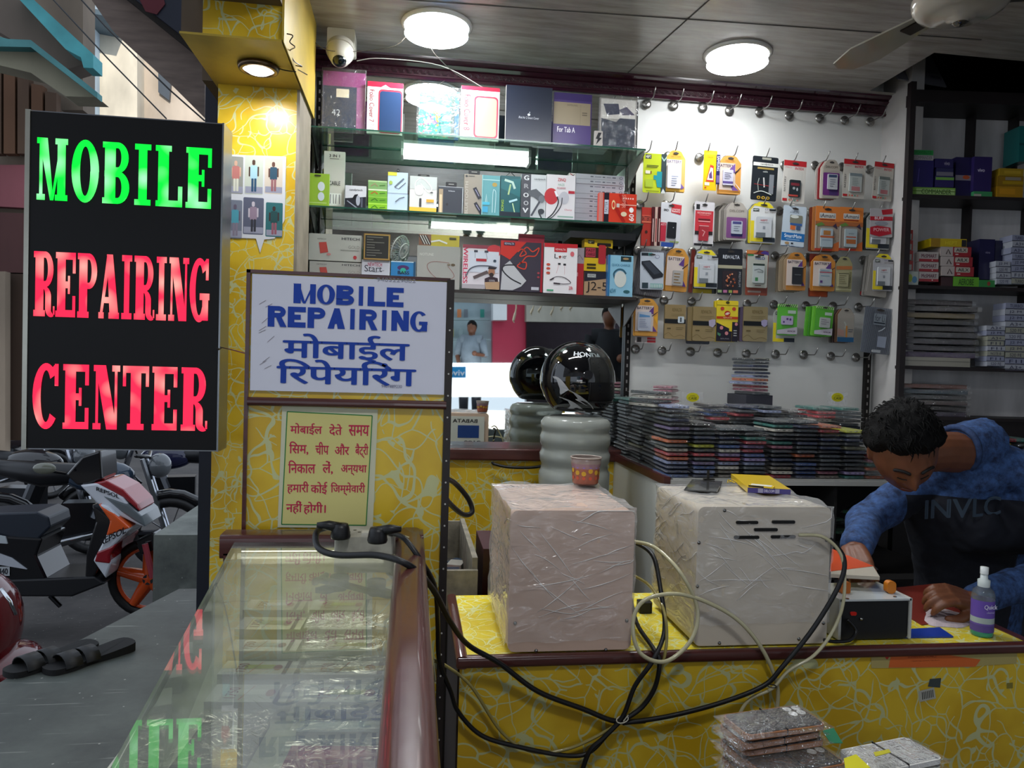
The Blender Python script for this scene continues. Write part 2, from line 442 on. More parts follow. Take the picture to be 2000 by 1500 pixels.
# seams between the ceiling boards
for i, (a, b) in enumerate((((1205, 28), (1450, 45)), ((1385, 0), (1245, 125)))):
 p, q = at(*a, Z=CZ-.001), at(*b, Z=CZ-.001); d = (q-p).normalized(); p -= d*(1.2 if i == 0 else .6); q += d*(.9 if i == 0 else .1); n_ = Vector((-d.y, d.x, 0))*.0018
 struct(MB().box(0, (q-p).length, -.0018, .0018, -.0015, 0, '#4a4644', M=Matrix.Translation(p) @ Matrix.Rotation(math.atan2(d.y, d.x), 4, 'Z')).build('trim_%d' % (i+1), M_MATTE))
s_box('wall_right_side', 3.6, 3.66, -.3, 3.4, FZ, 3.3, mat('dim_wall', .7, color='#4d4a48'))
# void above the hatch
mb = MB(); mb.box(hx0-.05, hx1+.3, hy0-.1, hy1+.4, 3.60, 3.62, '#1c1d22'); mb.box(hx0-.05, hx0-.03, hy0-.1, hy1+.4, CZ+.002, 3.6, '#23242a')
mb.box(hx0-.05, hx1+.3, hy1+.38, hy1+.4, CZ+.002, 3.6, '#23242a'); mb.box(hx1+.28, hx1+.3, hy0-.1, hy1+.4, CZ+.002, 3.6, '#23242a'); mb.box(hx0-.05, hx1+.3, hy0-.12, hy0-.1, CZ+.002, 3.6, '#1f2026')
struct(mb.build('trim_3', M_MATTE))
# carved maroon crown moulding along the back wall
M_MAROON = mat('maroon_gloss_paint', .22, color='#3c1826', vary=.15, coat=.4)
mb = MB()
prof = [(WY, 3.01), (WY-.012, 3.01), (WY-.018, 3.018), (WY-.012, 3.024), (WY-.012, 3.052), (WY-.02, 3.056), (WY-.035, 3.066), (WY-.03, 3.072), (WY-.05, 3.082), (WY-.052, CZ), (WY, CZ)]
vs = [(XL, a, b) for a, b in prof]+[(XR, a, b) for a, b in prof]; n = len(prof)
mb.add(vs, [(i, i+1, n+i+1, n+i) for i in range(n-1)])
struct(mb.build('trim_4', M_MAROON))
mb = MB(); xk = XL+.02
while xk < XR-.02:   # row of little carved shells
 for rr in (.0125, .0075):
  mb.tube([(xk+rr*math.cos(t*PI/6), WY-.0135, 3.030+rr*1.3*math.sin(t*PI/6)) for t in range(0, 7)], .0022, 5)
 xk += .029
o = mb.build('trim_5', M_MAROON, smooth=True); struct(o)
# side run of the moulding over the shop front on the left
a = Vector((XL-.02, 3.09, CZ)); b = Vector((skew(.6), .6, CZ)); d = (b-a)
mb = MB(); m = Matrix.Translation(a) @ Matrix.Rotation(math.atan2(d.y, d.x), 4, 'Z')
mb.box(0, d.length, -.045, .0, -.03, 0, M=m); mb.box(0, d.length, -.06, -.04, -.06, 0, M=m); mb.box(0, d.length, -.03, .0, -.042, -.028, M=m)
struct(mb.build('trim_6', M_MAROON))
# ------------------------------------------------ yellow pillar, beam and soffit
mb = MB(); mb.box(-.649, -.398, 2.56, 2.80, .2, 2.75)
struct(mb.build('wall_pillar', M_YEL, origin=(0, 0, 0)))
struct(MB().box(-.398, -.388, 2.56, 2.83, .5, 2.75).build('trim_7', mat('grey_edge_board', .6, color='#857c6c', vary=.3)))
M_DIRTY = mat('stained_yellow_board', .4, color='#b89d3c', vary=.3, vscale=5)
mb = MB(); mb.box(-.60, -.385, 2.19, 2.56, 2.75, 2.845); o = struct(mb.build('trim_8', M_YEL, origin=(0, 0, 0)))
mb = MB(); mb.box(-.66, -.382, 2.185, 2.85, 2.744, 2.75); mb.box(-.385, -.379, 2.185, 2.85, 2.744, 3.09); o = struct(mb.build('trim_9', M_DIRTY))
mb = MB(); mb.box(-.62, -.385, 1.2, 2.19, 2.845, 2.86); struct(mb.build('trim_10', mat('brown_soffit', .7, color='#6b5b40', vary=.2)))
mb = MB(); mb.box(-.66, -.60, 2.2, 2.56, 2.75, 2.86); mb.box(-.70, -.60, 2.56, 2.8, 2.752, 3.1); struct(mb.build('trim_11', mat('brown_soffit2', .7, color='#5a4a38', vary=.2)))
# navy steel post behind the pillar + navy shutter housing above the street side
M_NAVY = mat('navy_paint', .5, color='#141a2c', vary=.3, vscale=3)
p0 = at(384, 1140, Y=2.86).x; p1 = at(409, 1140, Y=2.86).x
s_box('trim_12', p0, p1+.03, 2.86, 2.92, .87, 3.4, M_NAVY)
# stone plinth at the shop front, and the steps beyond
def stone_mat(name, base, dark, rough=.55, scale=3.):
 m, nt = newmat(name); L = nt.links
 out = nd(nt, 'ShaderNodeOutputMaterial'); b = nd(nt, 'ShaderNodeBsdfPrincipled'); L.new(b.outputs[0], out.inputs[0])
 tc = nd(nt, 'ShaderNodeTexCoord')
 n = nd(nt, 'ShaderNodeTexNoise'); n.inputs['Scale'].default_value = scale; n.inputs['Detail'].default_value = 10; n.inputs['Roughness'].default_value = .7; L.new(tc.outputs['Object'], n.inputs['Vector'])
 cr = nd(nt, 'ShaderNodeValToRGB'); e = cr.color_ramp.elements; e[0].position = .32; e[0].color = lin(dark); e[1].position = .7; e[1].color = lin(base)
 L.new(n.outputs[0], cr.inputs[0])
 # scratches
 mp = nd(nt, 'ShaderNodeMapping'); mp.inputs['Rotation'].default_value = (0, 0, .7); mp.inputs['Scale'].default_value = (2, 30, 1); L.new(tc.outputs['Object'], mp.inputs[0])
 n2 = nd(nt, 'ShaderNodeTexNoise'); n2.inputs['Scale'].default_value = 2.5; n2.inputs['Detail'].default_value = 2; L.new(mp.outputs[0], n2.inputs['Vector'])
 mr = nd(nt, 'ShaderNodeMapRange'); mr.inputs[1].default_value = .66; mr.inputs[2].default_value = .74; mr.inputs[4].default_value = .3; L.new(n2.outputs[0], mr.inputs[0])
 mx = nd(nt, 'ShaderNodeMix', data_type='RGBA'); L.new(mr.outputs[0], mx.inputs[0]); L.new(cr.outputs[0], mx.inputs[6]); mx.inputs[7].default_value = lin('#a0a49c')
 n3 = nd(nt, 'ShaderNodeTexVoronoi'); n3.inputs['Scale'].default_value = 22; L.new(tc.outputs['Object'], n3.inputs['Vector'])
 lt = nd(nt, 'ShaderNodeMath', operation='LESS_THAN'); L.new(n3.outputs['Distance'], lt.inputs[0]); lt.inputs[1].default_value = .07
 mx2 = nd(nt, 'ShaderNodeMix', data_type='RGBA'); L.new(lt.outputs[0], mx2.inputs[0]); L.new(mx.outputs[2], mx2.inputs[6]); mx2.inputs[7].default_value = lin('#8a8c86')
 L.new(mx2.outputs[2], b.inputs['Base Color']); b.inputs['Roughness'].default_value = rough
 bp = nd(nt, 'ShaderNodeBump'); bp.inputs['Strength'].default_value = .3; bp.inputs['Distance'].default_value = .004; L.new(n.outputs[0], bp.inputs['Height']); L.new(bp.outputs[0], b.inputs['Normal'])
 return m
M_SLAB = stone_mat('worn_green_grey_stone', '#4c524e', '#2b302f', .5)
mb = MB()
top = [(-.943, 3.247), (-1.16, 2.44), (-1.42, 1.2), (-1.6, .3), (-.05, .3), (-.05, 3.247)]
mb.add([(x, y, .87) for x, y in top]+[(x, y, 0) for x, y in top], [(0, 1, 2, 3, 4, 5), (11, 10, 9, 8, 7, 6)]+[(i, (i+6), (i+1) % 6+6, (i+1) % 6) for i in range(6)])
struct(mb.build('floor_plinth', M_SLAB, origin=(0, 0, 0)))
# further step block (its grey face and pale top, right of the scooter)
za = at(300, 1045, Y=4.0).z
q = [at(300, 1043, Y=4.0), at(385, 1043, Y=4.0)]
mb = MB(); mb.box(q[0].x, q[1].x+.6, 4.0, 6.2, 0, za, '#6b716c')
o = struct(mb.build('floor_step', stone_mat('grey_step_stone', '#767b74', '#474b48', .7)));
# street
M_ROAD = stone_mat('dusty_road', '#4e4a48', '#2f2d2d', .85, 1.5)
s_box('floor_rear', .3, 3.4, -1.8, -.43, 0, .87, M_SLAB)
s_box('floor_opposite', -9, 9, -9, -4.6, 0, .9, M_SLAB)
mb = MB(); mb.add([(-14, -11, 0), (5, -11, 0), (5, 26, 0), (-14, 26, 0)], [(0, 1, 2, 3)]); struct(mb.build('floor_street', M_ROAD, origin=(0, 0, 0)))
# ------------------------------------------------ mirror wall, glass shelves
thing_mirror = MB().box(XL+.01, XM, WY-.006, WY+.004, 1.5, 3.012).build('wall_mirror', M_MIRROR)
tag(thing_mirror, 'large silvered mirror sheet lining the back of the glass shelves', 'mirror')
# ledge and yellow cupboard front below the mirror
mb = MB(); mb.rbox(-.42, .87, 2.96, WY, 1.462, 1.512, .008, ax='x')
tag(mb.build('mirror_ledge', M_WOOD), 'dark brown wooden ledge under the big mirror', 'ledge')
struct(MB().box(-.42, .86, 2.985, WY, FZ, 1.462).build('wall_dado', M_YEL, origin=(0, 0, 0)))
mb = MB(); mb.tube(spline([(.335, 2.95, 1.452), (.40, 2.94, 1.440), (.5, 2.94, 1.440), (.56, 2.95, 1.452)], 6), .006, 8)
for x in (.335, .56): mb.ball((x, 2.953, 1.455), .006, 8, 6, '#c8c8c8')
tag(mb.build('dangling_cable', M_RUBBER, smooth=True), 'short black cable sagging between two screws under the ledge', 'cable')
M_GLASS = glass_mat('shelf_glass', '#cfe4d8', 1.5, dirt=.12, mult=1.3)
M_GEDGE = mat('green_glass_edge', .1, color='#2d5548', vary=.1, coat=.5)
def glass_shelf(z0, z1, yf, label):
 mb = MB(); xa, xb = XL+.012, XM-.03
 vs = [(xa, yf, z0), (xb, yf, z1), (xb, WY-.012, z1), (xa, WY-.012, z0)]
 t = .006
 V = [(x, y, z-t) for x, y, z in vs]+vs
 mb.add(V, [(3, 2, 1, 0), (4, 5, 6, 7)], mi=0)
 mb.add(V, [(0, 1, 5, 4), (1, 2, 6, 5), (2, 3, 7, 6), (3, 0, 4, 7)], mi=1)
 o = mb.build('glass_shelf', [M_GLASS, M_GEDGE]); tag(o, label, 'shelf', 'glass shelves on the mirror wall'); return o
SH1, SH2, SH3 = 2.722, 2.427, 2.136
glass_shelf(SH1, SH1, 2.86, 'topmost green-edged glass shelf, carrying tablet covers')
glass_shelf(SH2, SH2, 2.86, 'middle green-edged glass shelf, carrying earphone and cable boxes')
mb = MB(); mb.box(XL+.012, .885, 2.87, WY-.012, SH3-.012, SH3, '#2a2320')
tag(mb.build('board_shelf', mat('dark_board', .4, vary=.2)), 'lowest shelf, a dark brown board carrying neckband earphone boxes', 'shelf')
# slotted uprights and brackets
M_UPR = mat('black_slotted_steel', .4, metal=.6, vary=.1)
def upright(x, z0, z1, label):
 t = thing('slotted_upright', label, 'shelf upright', (x, WY-.02, z0), 'slotted steel uprights')
 mb = MB(); mb.box(x-.012, x+.012, WY-.03, WY-.008, z0, z1, '#1d1a19')
 mb.build('rail', M_UPR, t)
 mb = MB(); z = z0+.03
 while z < z1-.03: mb.box(x-.003, x+.003, WY-.0315, WY-.0300, z, z+.014, '#8d8a86'); z += .034
 mb.build('slots', M_UPR, t)
 return t
upright(XL+.03, 1.9, 2.98, 'black slotted upright at the left end of the shelves')
upright(.915, 1.52, 2.98, 'black slotted upright between mirror and peg wall')
upright(2.03, 1.55, 2.12, 'black slotted upright in the corner under the last hooks')
def bracket(x, z, label, mb_col='#b9b4ae', big=False):
 L_ = .21; h = .10 if not big else .13
 t = MB(); t.prism([(0, 0), (L_, 0), (L_, -.012), (.012, -h), (0, -h)], -.002, .002, mb_col, M=Matrix.Translation((x, WY-.03, z-.007)) @ Matrix.Rotation(-PI/2, 4, 'Z'))
 tag(t.build('shelf_bracket', M_UPR), label, 'bracket', 'shelf brackets')
bracket(.895, SH1, 'grey bracket under the right end of the top glass shelf')
bracket(.895, SH2, 'black bracket under the right end of the middle glass shelf', '#15161a', True)
bracket(.895, SH3, 'grey bracket under the right end of the lowest shelf', '#6f6660')
bracket(XL+.03, SH1, 'dark bracket under the left end of the top glass shelf', '#1d1a19')
bracket(XL+.03, SH2, 'dark bracket under the left end of the middle glass shelf', '#1d1a19')
# ------------------------------------------------ ceiling lamps
M_LAMP = mat('lamp_glow', .5, color='#ffffff', vary=0, emis='#fbfdff', estr=14.)
def ceiling_lamp(x, y, r, z, label, power, housing='#e9e9e6'):
 t = thing('ceiling_lamp', label, 'ceiling lamp', (x, y, z))
 mb = MB(); mb.lathe([(r*1.06, 0), (r*1.08, -.006), (r*1.02, -.012), (r*.97, -.012)], 40, housing, M=Matrix.Translation((x, y, z)))
 mb.build('rim', M_SHINE, t, smooth=True)
 mb = MB(); mb.lathe([(r*.98, -.010), (r*.85, -.020), (r*.5, -.028), (.001, -.031)], 40, '#ffffff', M=Matrix.Translation((x, y, z)))
 mb.build('diffuser', M_LAMP, t, smooth=True)
 l = bpy.data.lights.new('lamp_light', 'AREA'); l.shape = 'DISK'; l.size = r*1.9; l.energy = power; l.color = (.93, .97, 1.)
 lo = bpy.data.objects.new('lamp_light', l); COL.objects.link(lo); lo.location = (x, y, z-.04); lo.visible_camera = True
 return t
pl1 = at(853, 53, Z=CZ-.01); pl2 = at(1440, 110, Z=CZ-.01)
ceiling_lamp(pl1.x, pl1.y, .122, CZ, 'round glowing LED ceiling lamp over the glass shelves', 7.5)
ceiling_lamp(pl2.x, pl2.y, .122, CZ, 'round glowing LED ceiling lamp over the peg wall', 4.)
ceiling_lamp(.25, .30, .122, CZ, 'round LED ceiling lamp added out of view near the open shop front, above the viewer', 8)  # unseen lamp added to brighten the counter front and the film
pd = at(505, 128, Z=2.744)
t = thing('downlight', 'round LED downlight glowing in the yellow soffit', 'ceiling lamp', (pd.x, pd.y, 2.744))
mb = MB(); mb.lathe([(.056, 0), (.062, -.004), (.058, -.016), (.046, -.018), (.046, -.005)], 32, '#6d5a48', M=Matrix.Translation((pd.x, pd.y, 2.744))); mb.build('rim', M_METAL, t, smooth=True)
mb = MB(); mb.lathe([(.046, -.012), (.03, -.022), (.001, -.026)], 32, '#ffffff', M=Matrix.Translation((pd.x, pd.y, 2.744))); mb.build('diffuser', M_LAMP, t, smooth=True)
l = bpy.data.lights.new('lamp_light', 'AREA'); l.shape = 'DISK'; l.size = .08; l.energy = 1.6; l.color = (.97, .98, 1.)
lo = bpy.data.objects.new('lamp_light', l); COL.objects.link(lo); lo.location = (pd.x, pd.y, 2.744-.035)
# world: overcast daylight
w = bpy.data.worlds.new('overcast_sky'); scene.world = w; w.use_nodes = True
bg = w.node_tree.nodes['Background']; bg.inputs[0].default_value = lin('#d6e2f2'); bg.inputs[1].default_value = 1.
sl = bpy.data.lights.new('low_sun', 'SUN'); sl.energy = 2.2; sl.angle = .01; sl.color = (1., .93, .82)
so = bpy.data.objects.new('low_sun', sl); COL.objects.link(so); so.rotation_euler = Vector((-.12, 1., -.36)).to_track_quat('-Z', 'Y').to_euler()
scene.view_settings.view_transform = 'Standard'; scene.view_settings.look = 'None'; scene.view_settings.gamma = 1; scene.view_settings.exposure = .45
scene.view_settings.use_curve_mapping = False
scene.cycles.max_bounces = 10; scene.cycles.transparent_max_bounces = 24; scene.cycles.sample_clamp_indirect = 4.
# ================================================================== COUNTERS, PANEL, SIGNS
ZG = 1.525    # glass counter top
ZC = 1.263    # yellow repair counter top
ZQ = 1.488    # phone-case counter top
# ---- tall panel behind the glass counter
PY = 1.42
t = thing('sign_panel', 'yellow panel in a brown frame standing behind the glass counter', 'panel', (-.115, PY, ZC-.6))
MB().box(-.296, .066, PY, PY+.018, .9, 2.006).build('board', M_YEL, t)
mb = MB(); mb.box(-.303, -.296, PY-.006, PY+.02, .9, 2.012); mb.box(-.303, .07, PY-.006, PY+.02, 2.006, 2.012)
mb.rbox(-.296, .068, PY-.014, PY, 1.762, 1.778, .006, ax='x')
mb.build('frame', M_WOOD, t)
mb = MB(); mb.box(.064, .078, PY-.008, PY+.016, .9, 2.009, '#1e1512')
z = 1.0
while z < 1.98: mb.cyl((.071, PY-.008, z), (.071, PY-.0095, z), .0018, n=6, col='#b8b4ae'); z += .0415
mb.build('slotted_edge_rail', mat('dark_rail', .4, vary=.1), t)
# block letters: strokes in a unit cell, joined polygons
def ring(cx, cy, rx, ry, ix, iy, a0, a1, n=14):
 out = []
 for i in range(n):
  a = math.radians(a0+(a1-a0)*i/n); b = math.radians(a0+(a1-a0)*(i+1)/n)
  out.append([(cx+ix*math.cos(a), cy+iy*math.sin(a)), (cx+rx*math.cos(a), cy+ry*math.sin(a)), (cx+rx*math.cos(b), cy+ry*math.sin(b)), (cx+ix*math.cos(b), cy+iy*math.sin(b))])
 return out
def R_(x0, y0, x1, y1): return [(x0, y0), (x1, y0), (x1, y1), (x0, y1)]
def letter(ch, s=.09, t=.30, slab=True):
 P = []; g = .08 if slab else 0.
 def stem(x, a=0., b=1., w=None): P.append(R_(x, a, x+(w or t), b))
 def foot(x, y, w=None, o=g):
  if slab: P.append(R_(x-o, y, x+(w or t)+o, y+s))
 x0 = g
 if ch == 'I': stem(.5-t/2-.02, w=t+.04); foot(.5-t/2-.02, 0, t+.04, .2); foot(.5-t/2-.02, 1-s, t+.04, .2)
 elif ch == 'L': stem(x0); P.append(R_(x0, 0, 1, s*1.1)); foot(x0, 0); foot(x0, 1-s, None, .1); (slab and P.append(R_(.84, 0, 1, .34)))
 elif ch in 'EF':
  stem(x0); P.append(R_(x0, 1-s*1.15, .97, 1)); P.append(R_(x0, .5-s*.55, .7, .5+s*.55)); foot(x0, 0, None); foot(x0, 1-s)
  if ch == 'E': P.append(R_(x0, 0, .97, s*1.15))
  if slab:
   P.append(R_(.83, .68, .97, 1)); P.append(R_(.83, 0, .97, .33) if ch == 'E' else R_(.83, .9, .97, 1)); P.append(R_(.60, .36, .70, .64))
 elif ch == 'T':
  stem(.5-t/2); P.append(R_(0, 1-s*1.15, 1, 1)); foot(.5-t/2, 0, None, .12)
  if slab: P.append(R_(0, .68, .12, 1)); P.append(R_(.88, .68, 1, 1))
 elif ch == 'M':
  n_ = .10 if slab else t*.9
  P.append(R_(x0+.02, 0, x0+.02+n_, 1)); P.append(R_(1-x0-min(t, .3)*.85, 0, 1-x0, 1))
  tm = min(t, .27); P.append([(x0, 1), (x0+tm, 1), (.55, .0), (.44, .0)]); P.append([(1-x0-tm*.55, 1), (1-x0-tm*.2, 1), (.55, 0), (.47, 0)])
  foot(x0+.02, 0, n_, .08); foot(1-x0-min(t, .3)*.85, 0, min(t, .3)*.85, .07); foot(x0+.02, 1-s, n_, .08); foot(1-x0-min(t, .3)*.85, 1-s, min(t, .3)*.85, .07)
 elif ch == 'N':
  n_ = .10 if slab else t*.9
  P.append(R_(x0+.02, 0, x0+.02+n_, 1)); P.append(R_(1-x0-n_, 0, 1-x0, 1)); P.append([(x0, 1), (x0+t, 1), (1-x0, 0), (1-x0-t, 0)])
  foot(x0+.02, 0, n_, .10); foot(x0+.02, 1-s, n_, .08); foot(1-x0-n_, 1-s, n_, .10)
 elif ch == 'A':
  c = .5
  P.append([(.02, 0), (.02+(.12 if slab else t), 0), (c+.07, 1), (c-.12, 1)]); P.append([(.98-t*1.1, 0), (.98, 0), (c+.16, 1), (c-.14, 1)])
  P.append(R_(.2, .24, .8, .24+s)); foot(.06, 0, .1, .08); foot(.98-t*1.1, 0, t*1.0, .06)
 elif ch == 'O':
  P += ring(.5, .5, .5, .51, .19, .40, 0, 360, 36)
 elif ch in 'CG':
  P += ring(.5, .5, .5, .51, .20, .40, 42, 318, 26)
  if slab: P.append(R_(.82, .66, .96, 1)); P.append([(.66, .9), (.9, .8), (.96, .98), (.8, .98)])
  if ch == 'G':
   P.append(R_(.66, .02, .96, .44)); (P.append(R_(.52, .44-s, 1.02, .44+.01)) if slab else P.append(R_(.5, .34, .98, .50)))
 elif ch in 'BPR':
  stem(x0); foot(x0, 0); foot(x0, 1-s)
  ry = .25 if ch == 'B' else .275
  cy = 1-ry
  P.append(R_(x0, 1-s, .6, 1)); P.append(R_(x0, 1-2*ry, .6, 1-2*ry+s)); P += ring(.56, cy, .40, ry, .13, ry-s, -90, 90, 14)
  if ch == 'B':
   P.append(R_(x0, 0, .6, s)); P += ring(.56, .265, .44, .265, .15, .265-s, -90, 90, 14); P.append(R_(x0, .53-s, .6, .53))
  if ch == 'R':
   if slab:
    P += ring(.50, .30, .36, .17, .08, .12, 0, 95, 8); P.append(R_(.58, .12, .86, .31)); P += ring(.86, .13, .28, .14, .0, .05, 180, 300, 8); P.append(R_(.96, .03, 1.04, .16))
   else: P.append([(.42, .5), (.72, .5), (1.02, 0), (.68, 0)])
 return P
def word(mb, txt, x0, x1, z0, z1, y, col, gap=.12, slab=True, widths={}, s=.09, t=.30, th=.002, mi=0, skewx=0.):
 ws = [widths.get(c, .62 if c == 'I' else (1.25 if c == 'M' else 1.)) for c in txt]
 tot = sum(ws)+gap*(len(txt)-1); k = (x1-x0)/tot; x = x0
 for c, w_ in zip(txt, ws):
  if c != ' ':
   for q_, pl in enumerate(letter(c, s, t, slab)):
    # outlines as thin plates
    pts = [(x+u*w_*k, z0+v*(z1-z0)) for u, v in pl]
    if sum(pts[i][0]*pts[(i+1) % len(pts)][1]-pts[(i+1) % len(pts)][0]*pts[i][1] for i in range(len(pts))) < 0: pts = pts[::-1]
    mb.poly([(a, y-q_*4e-5, b) for a, b in pts], col, mi)
  x += (w_+gap)*k
 return mb
# ---- white board MOBILE REPAIRING
t = thing('notice_board', 'white board reading MOBILE REPAIRING in English and Hindi, on the framed panel', 'sign', (-.115, PY-.006, 1.79))
BX0, BX1, BZ0, BZ1 = -.293, .0635, 1.790, 2.004
MB().box(BX0, BX1, PY-.005, PY-.0005, BZ0, BZ1, '#cfcfdb').build('board', mat('white_sunboard', .35, vary=.02), t)
mb = MB(); blue = '#1c3f9c'
def bx(px, py): p = at(px, py, Y=PY-.006); return p.x, p.z
xa, za = bx(572, 600); xb, zb = bx(790, 560); word(mb, 'MOBILE', xa, xb, bx(680, 596)[1], bx(680, 558)[1], PY-.006, blue, gap=.07, slab=False, s=.22, t=.36)
xa, _ = bx(523, 620); xb, _ = bx(836, 620); word(mb, 'REPAIRING', xa, xb, bx(680, 643)[1], bx(680, 603)[1], PY-.006, blue, gap=.07, slab=False, s=.22, t=.36)
def hindi(mb, s, px0, py0, px1, py1, col, bold, y):
 a = bx(px0, (py0+py1)/2); b = bx(px1, (py0+py1)/2); c = (px0+px1)/2
 mb.text(s, a[0], bx(c, py1)[1], b[0], bx(c, py0)[1], y, col, bold=bold)
hindi(mb, 'मोबाईल', 552, 654, 800, 707, blue, .022, PY-.0062)
hindi(mb, 'िरपेयिरंग', 540, 704, 813, 752, blue, .022, PY-.0062)
mb.build('lettering', M_PAPER, t)
mb = MB(); mb.text('9403229002', *[bx(736, 549)[0], bx(736, 549)[1], bx(812, 549)[0], bx(736, 542)[1]], PY-.0062, '#8a8a96'); mb.text('9407889230', bx(745, 756)[0], bx(745, 757)[1], bx(785, 757)[0], bx(745, 751)[1], PY-.0062, '#6a6a86')
for k in range(9):
 x = BX0+.012+random.random()*.03; z = BZ0+.03+random.random()*.15
 mb.tube([(x, PY-.0056, z), (x+.012, PY-.0058, z+.006+random.random()*.006)], .0004, 4, '#7a6f74')
mb.build('pen_marks', M_PAPER, t)
# ---- hindi notice in a green frame
t = thing('paper_notice', 'cream paper notice in red Hindi inside a thin green border', 'notice', (-.16, PY-.004, 1.53))
def pxz(px, py): p = at(px, py, Y=PY-.003); return p.x, p.z
mb = MB(); c = [pxz(551, 792), pxz(738, 800), pxz(728, 1032), pxz(542, 1030)]; mb.prism([c[3], c[2], c[1], c[0]], PY-.0022, PY-.0002, '#c6c4a8')
mb.build('paper', M_PAPER, t)
mb = MB(); c = [pxz(561, 804), pxz(727, 812), pxz(715, 1026), pxz(550, 1024)]; mb.poly([(a, PY-.0026, b) for a, b in c[::-1]], '#cfc57e')
def strip(mb, a, b, w_, y, col):
 a = Vector((a[0], y, a[1])); b = Vector((b[0], y, b[1])); d = (b-a).normalized(); n_ = Vector((-d.z, 0, d.x))*w_
 mb.poly([a-n_, b-n_, b+n_, a+n_], col)
for i in range(4): strip(mb, c[i], c[(i+1) % 4], .0009, PY-.0029, '#2f7a3c')
red = '#b8244a'
def hline(s, px0, py0, px1, py1):
 a = pxz(px0, py0); b = pxz(px1, py1); mb.text(s, a[0], b[1], b[0], a[1], PY-.0030, red, bold=.02)
hline('मोबाईल', 567, 826, 629, 850); hline('देते', 643, 828, 668, 851); hline('समय', 681, 830, 721, 852)
hline('िसम,', 565, 862, 602, 889); hline('चीप', 616, 863, 642, 888); hline('और', 654, 866, 682, 889); hline('बैट्री', 694, 866, 719, 895)
hline('िनकाल', 563, 899, 616, 925); hline('लें,', 630, 900, 650, 927); hline('अन्यथा', 666, 908, 716, 929)
hline('हमारी', 561, 940, 603, 965); hline('कोई', 607, 941, 639, 966); hline('िजम्मेवारी', 646, 942, 713, 968)
hline('नहीं', 559, 978, 590, 1004); hline('होगी।', 593, 980, 636, 1005)
mb.build('lettering', M_PAPER, t)
# ---- glass counter
t = thing('glass_counter', 'glass-topped display counter edged with a rounded brown wooden rail', 'counter', (-.15, 1.0, FZ))
ya, yb = .30, 1.345
LX = lambda y: -.300+(-.21+.300)*(1.345-y)/(1.345-.45)   # slanted left edge
mb = MB(); vs = [(LX(ya), ya), (-.004, ya), (-.018, yb), (LX(yb), yb)]
V = [(x, y, ZG-.006) for x, y in vs]+[(x, y, ZG) for x, y in vs]
mb.add(V, [(3, 2, 1, 0), (4, 5, 6, 7)], mi=0); mb.add(V, [(0, 1, 5, 4), (1, 2, 6, 5), (2, 3, 7, 6), (3, 0, 4, 7)], mi=1)
M_CGLASS = glass_mat('counter_glass', '#eef2ea', 1.55, rough=.01, dirt=.2, mult=1.5)
mb.build('glass_top', [M_CGLASS, mat('pale_glass_edge', .15, color='#8fa08c')], t)
mb = MB(); mb.rbox(-.02, .032, ya, 1.40, ZG-.05, ZG+.014, .018, ax='y', n=6); mb.rbox(-.325, .03, 1.345, 1.40, ZG-.03, ZG+.012, .007, ax='x'); mb.box(-.318, .028, 1.345, 1.40, .9, ZG-.02)
mb.build('wooden_rail', M_WOOD, t, smooth=True, autos=40)
mb = MB(); mb.box(-.015, .022, ya, 1.36, FZ, ZG-.04, '#2b1815'); mb.build('side_panel', M_WOOD, t)
mb = MB(); vs = [(LX(ya)+.006, ya), (LX(yb)+.006, yb)]
mb.add([(vs[0][0], ya, .9), (vs[1][0], yb, .9), (vs[1][0], yb, ZG-.006), (vs[0][0], ya, ZG-.006), (vs[0][0]-.005, ya, .9), (vs[1][0]-.005, yb, .9), (vs[1][0]-.005, yb, ZG-.006), (vs[0][0]-.005, ya, ZG-.006)], [(0, 1, 2, 3), (7, 6, 5, 4), (3, 2, 6, 7)])
mb.build('front_pane', glass_mat('front_glass', '#d8e2d8', 1.5, dirt=.08), t)
mb = MB(); mb.box(-.30, -.02, ya, 1.343, ZG-.112, ZG-.102, '#b2b2a6'); mb.build('inner_shelf', M_MATTE, t)
mb = MB(); mb.box(-.298, -.02, 1.335, 1.343, ZG-.101, ZG-.007, '#dedbc4'); mb.box(-.022, -.016, ya, 1.335, ZG-.101, ZG-.05, '#a89a60'); mb.build('inner_lining', M_MATTE, t)
mb = MB(); mb.box(-.30, -.02, ya, 1.343, .9, ZG-.1125, '#4b4a40'); mb.build('cabinet_body', M_MATTE, t)
# ---- yellow repair counter
mb = MB(); mb.cyl((-.29, 1.328, ZG-.02), (-.03, 1.328, ZG-.02), .005, n=10, col='#ffffff'); mb.build('added_strip_light', mat('added_strip_glow', .5, color='#ffffff', vary=0, emis='#fff8e8', estr=.7), t)  # strip lamp added inside the glass counter to brighten its contents
l = bpy.data.lights.new('added_counter_strip', 'AREA'); l.shape = 'RECTANGLE'; l.size = .24; l.size_y = .02; l.energy = .08; l.color = (1., .96, .88); lo = bpy.data.objects.new('added_counter_strip', l); COL.objects.link(lo); lo.location = (-.16, 1.315, ZG-.012); lo.rotation_euler = (-.9, 0, 0)
t = thing('repair_counter', 'yellow laminate repair counter with a brown wooden edge', 'counter', (.8, 1.65, FZ))
CX0, CX1, CY0, CY1 = .108, 1.40, 1.462, 1.86
mb = MB(); mb.box(CX0+.015, CX1-.01, CY0+.012, CY1, ZC-.02, ZC); mb.build('top', laminate('yellow_top_laminate', '#e6d23e', '#d8c02c', '#d7dfa8', 17., .28), t)
mb = MB(); mb.box(CX0+.004, CX1-.004, CY0+.004, CY0+.012, FZ, ZC-.02); mb.build('front_panel', M_YEL, t)
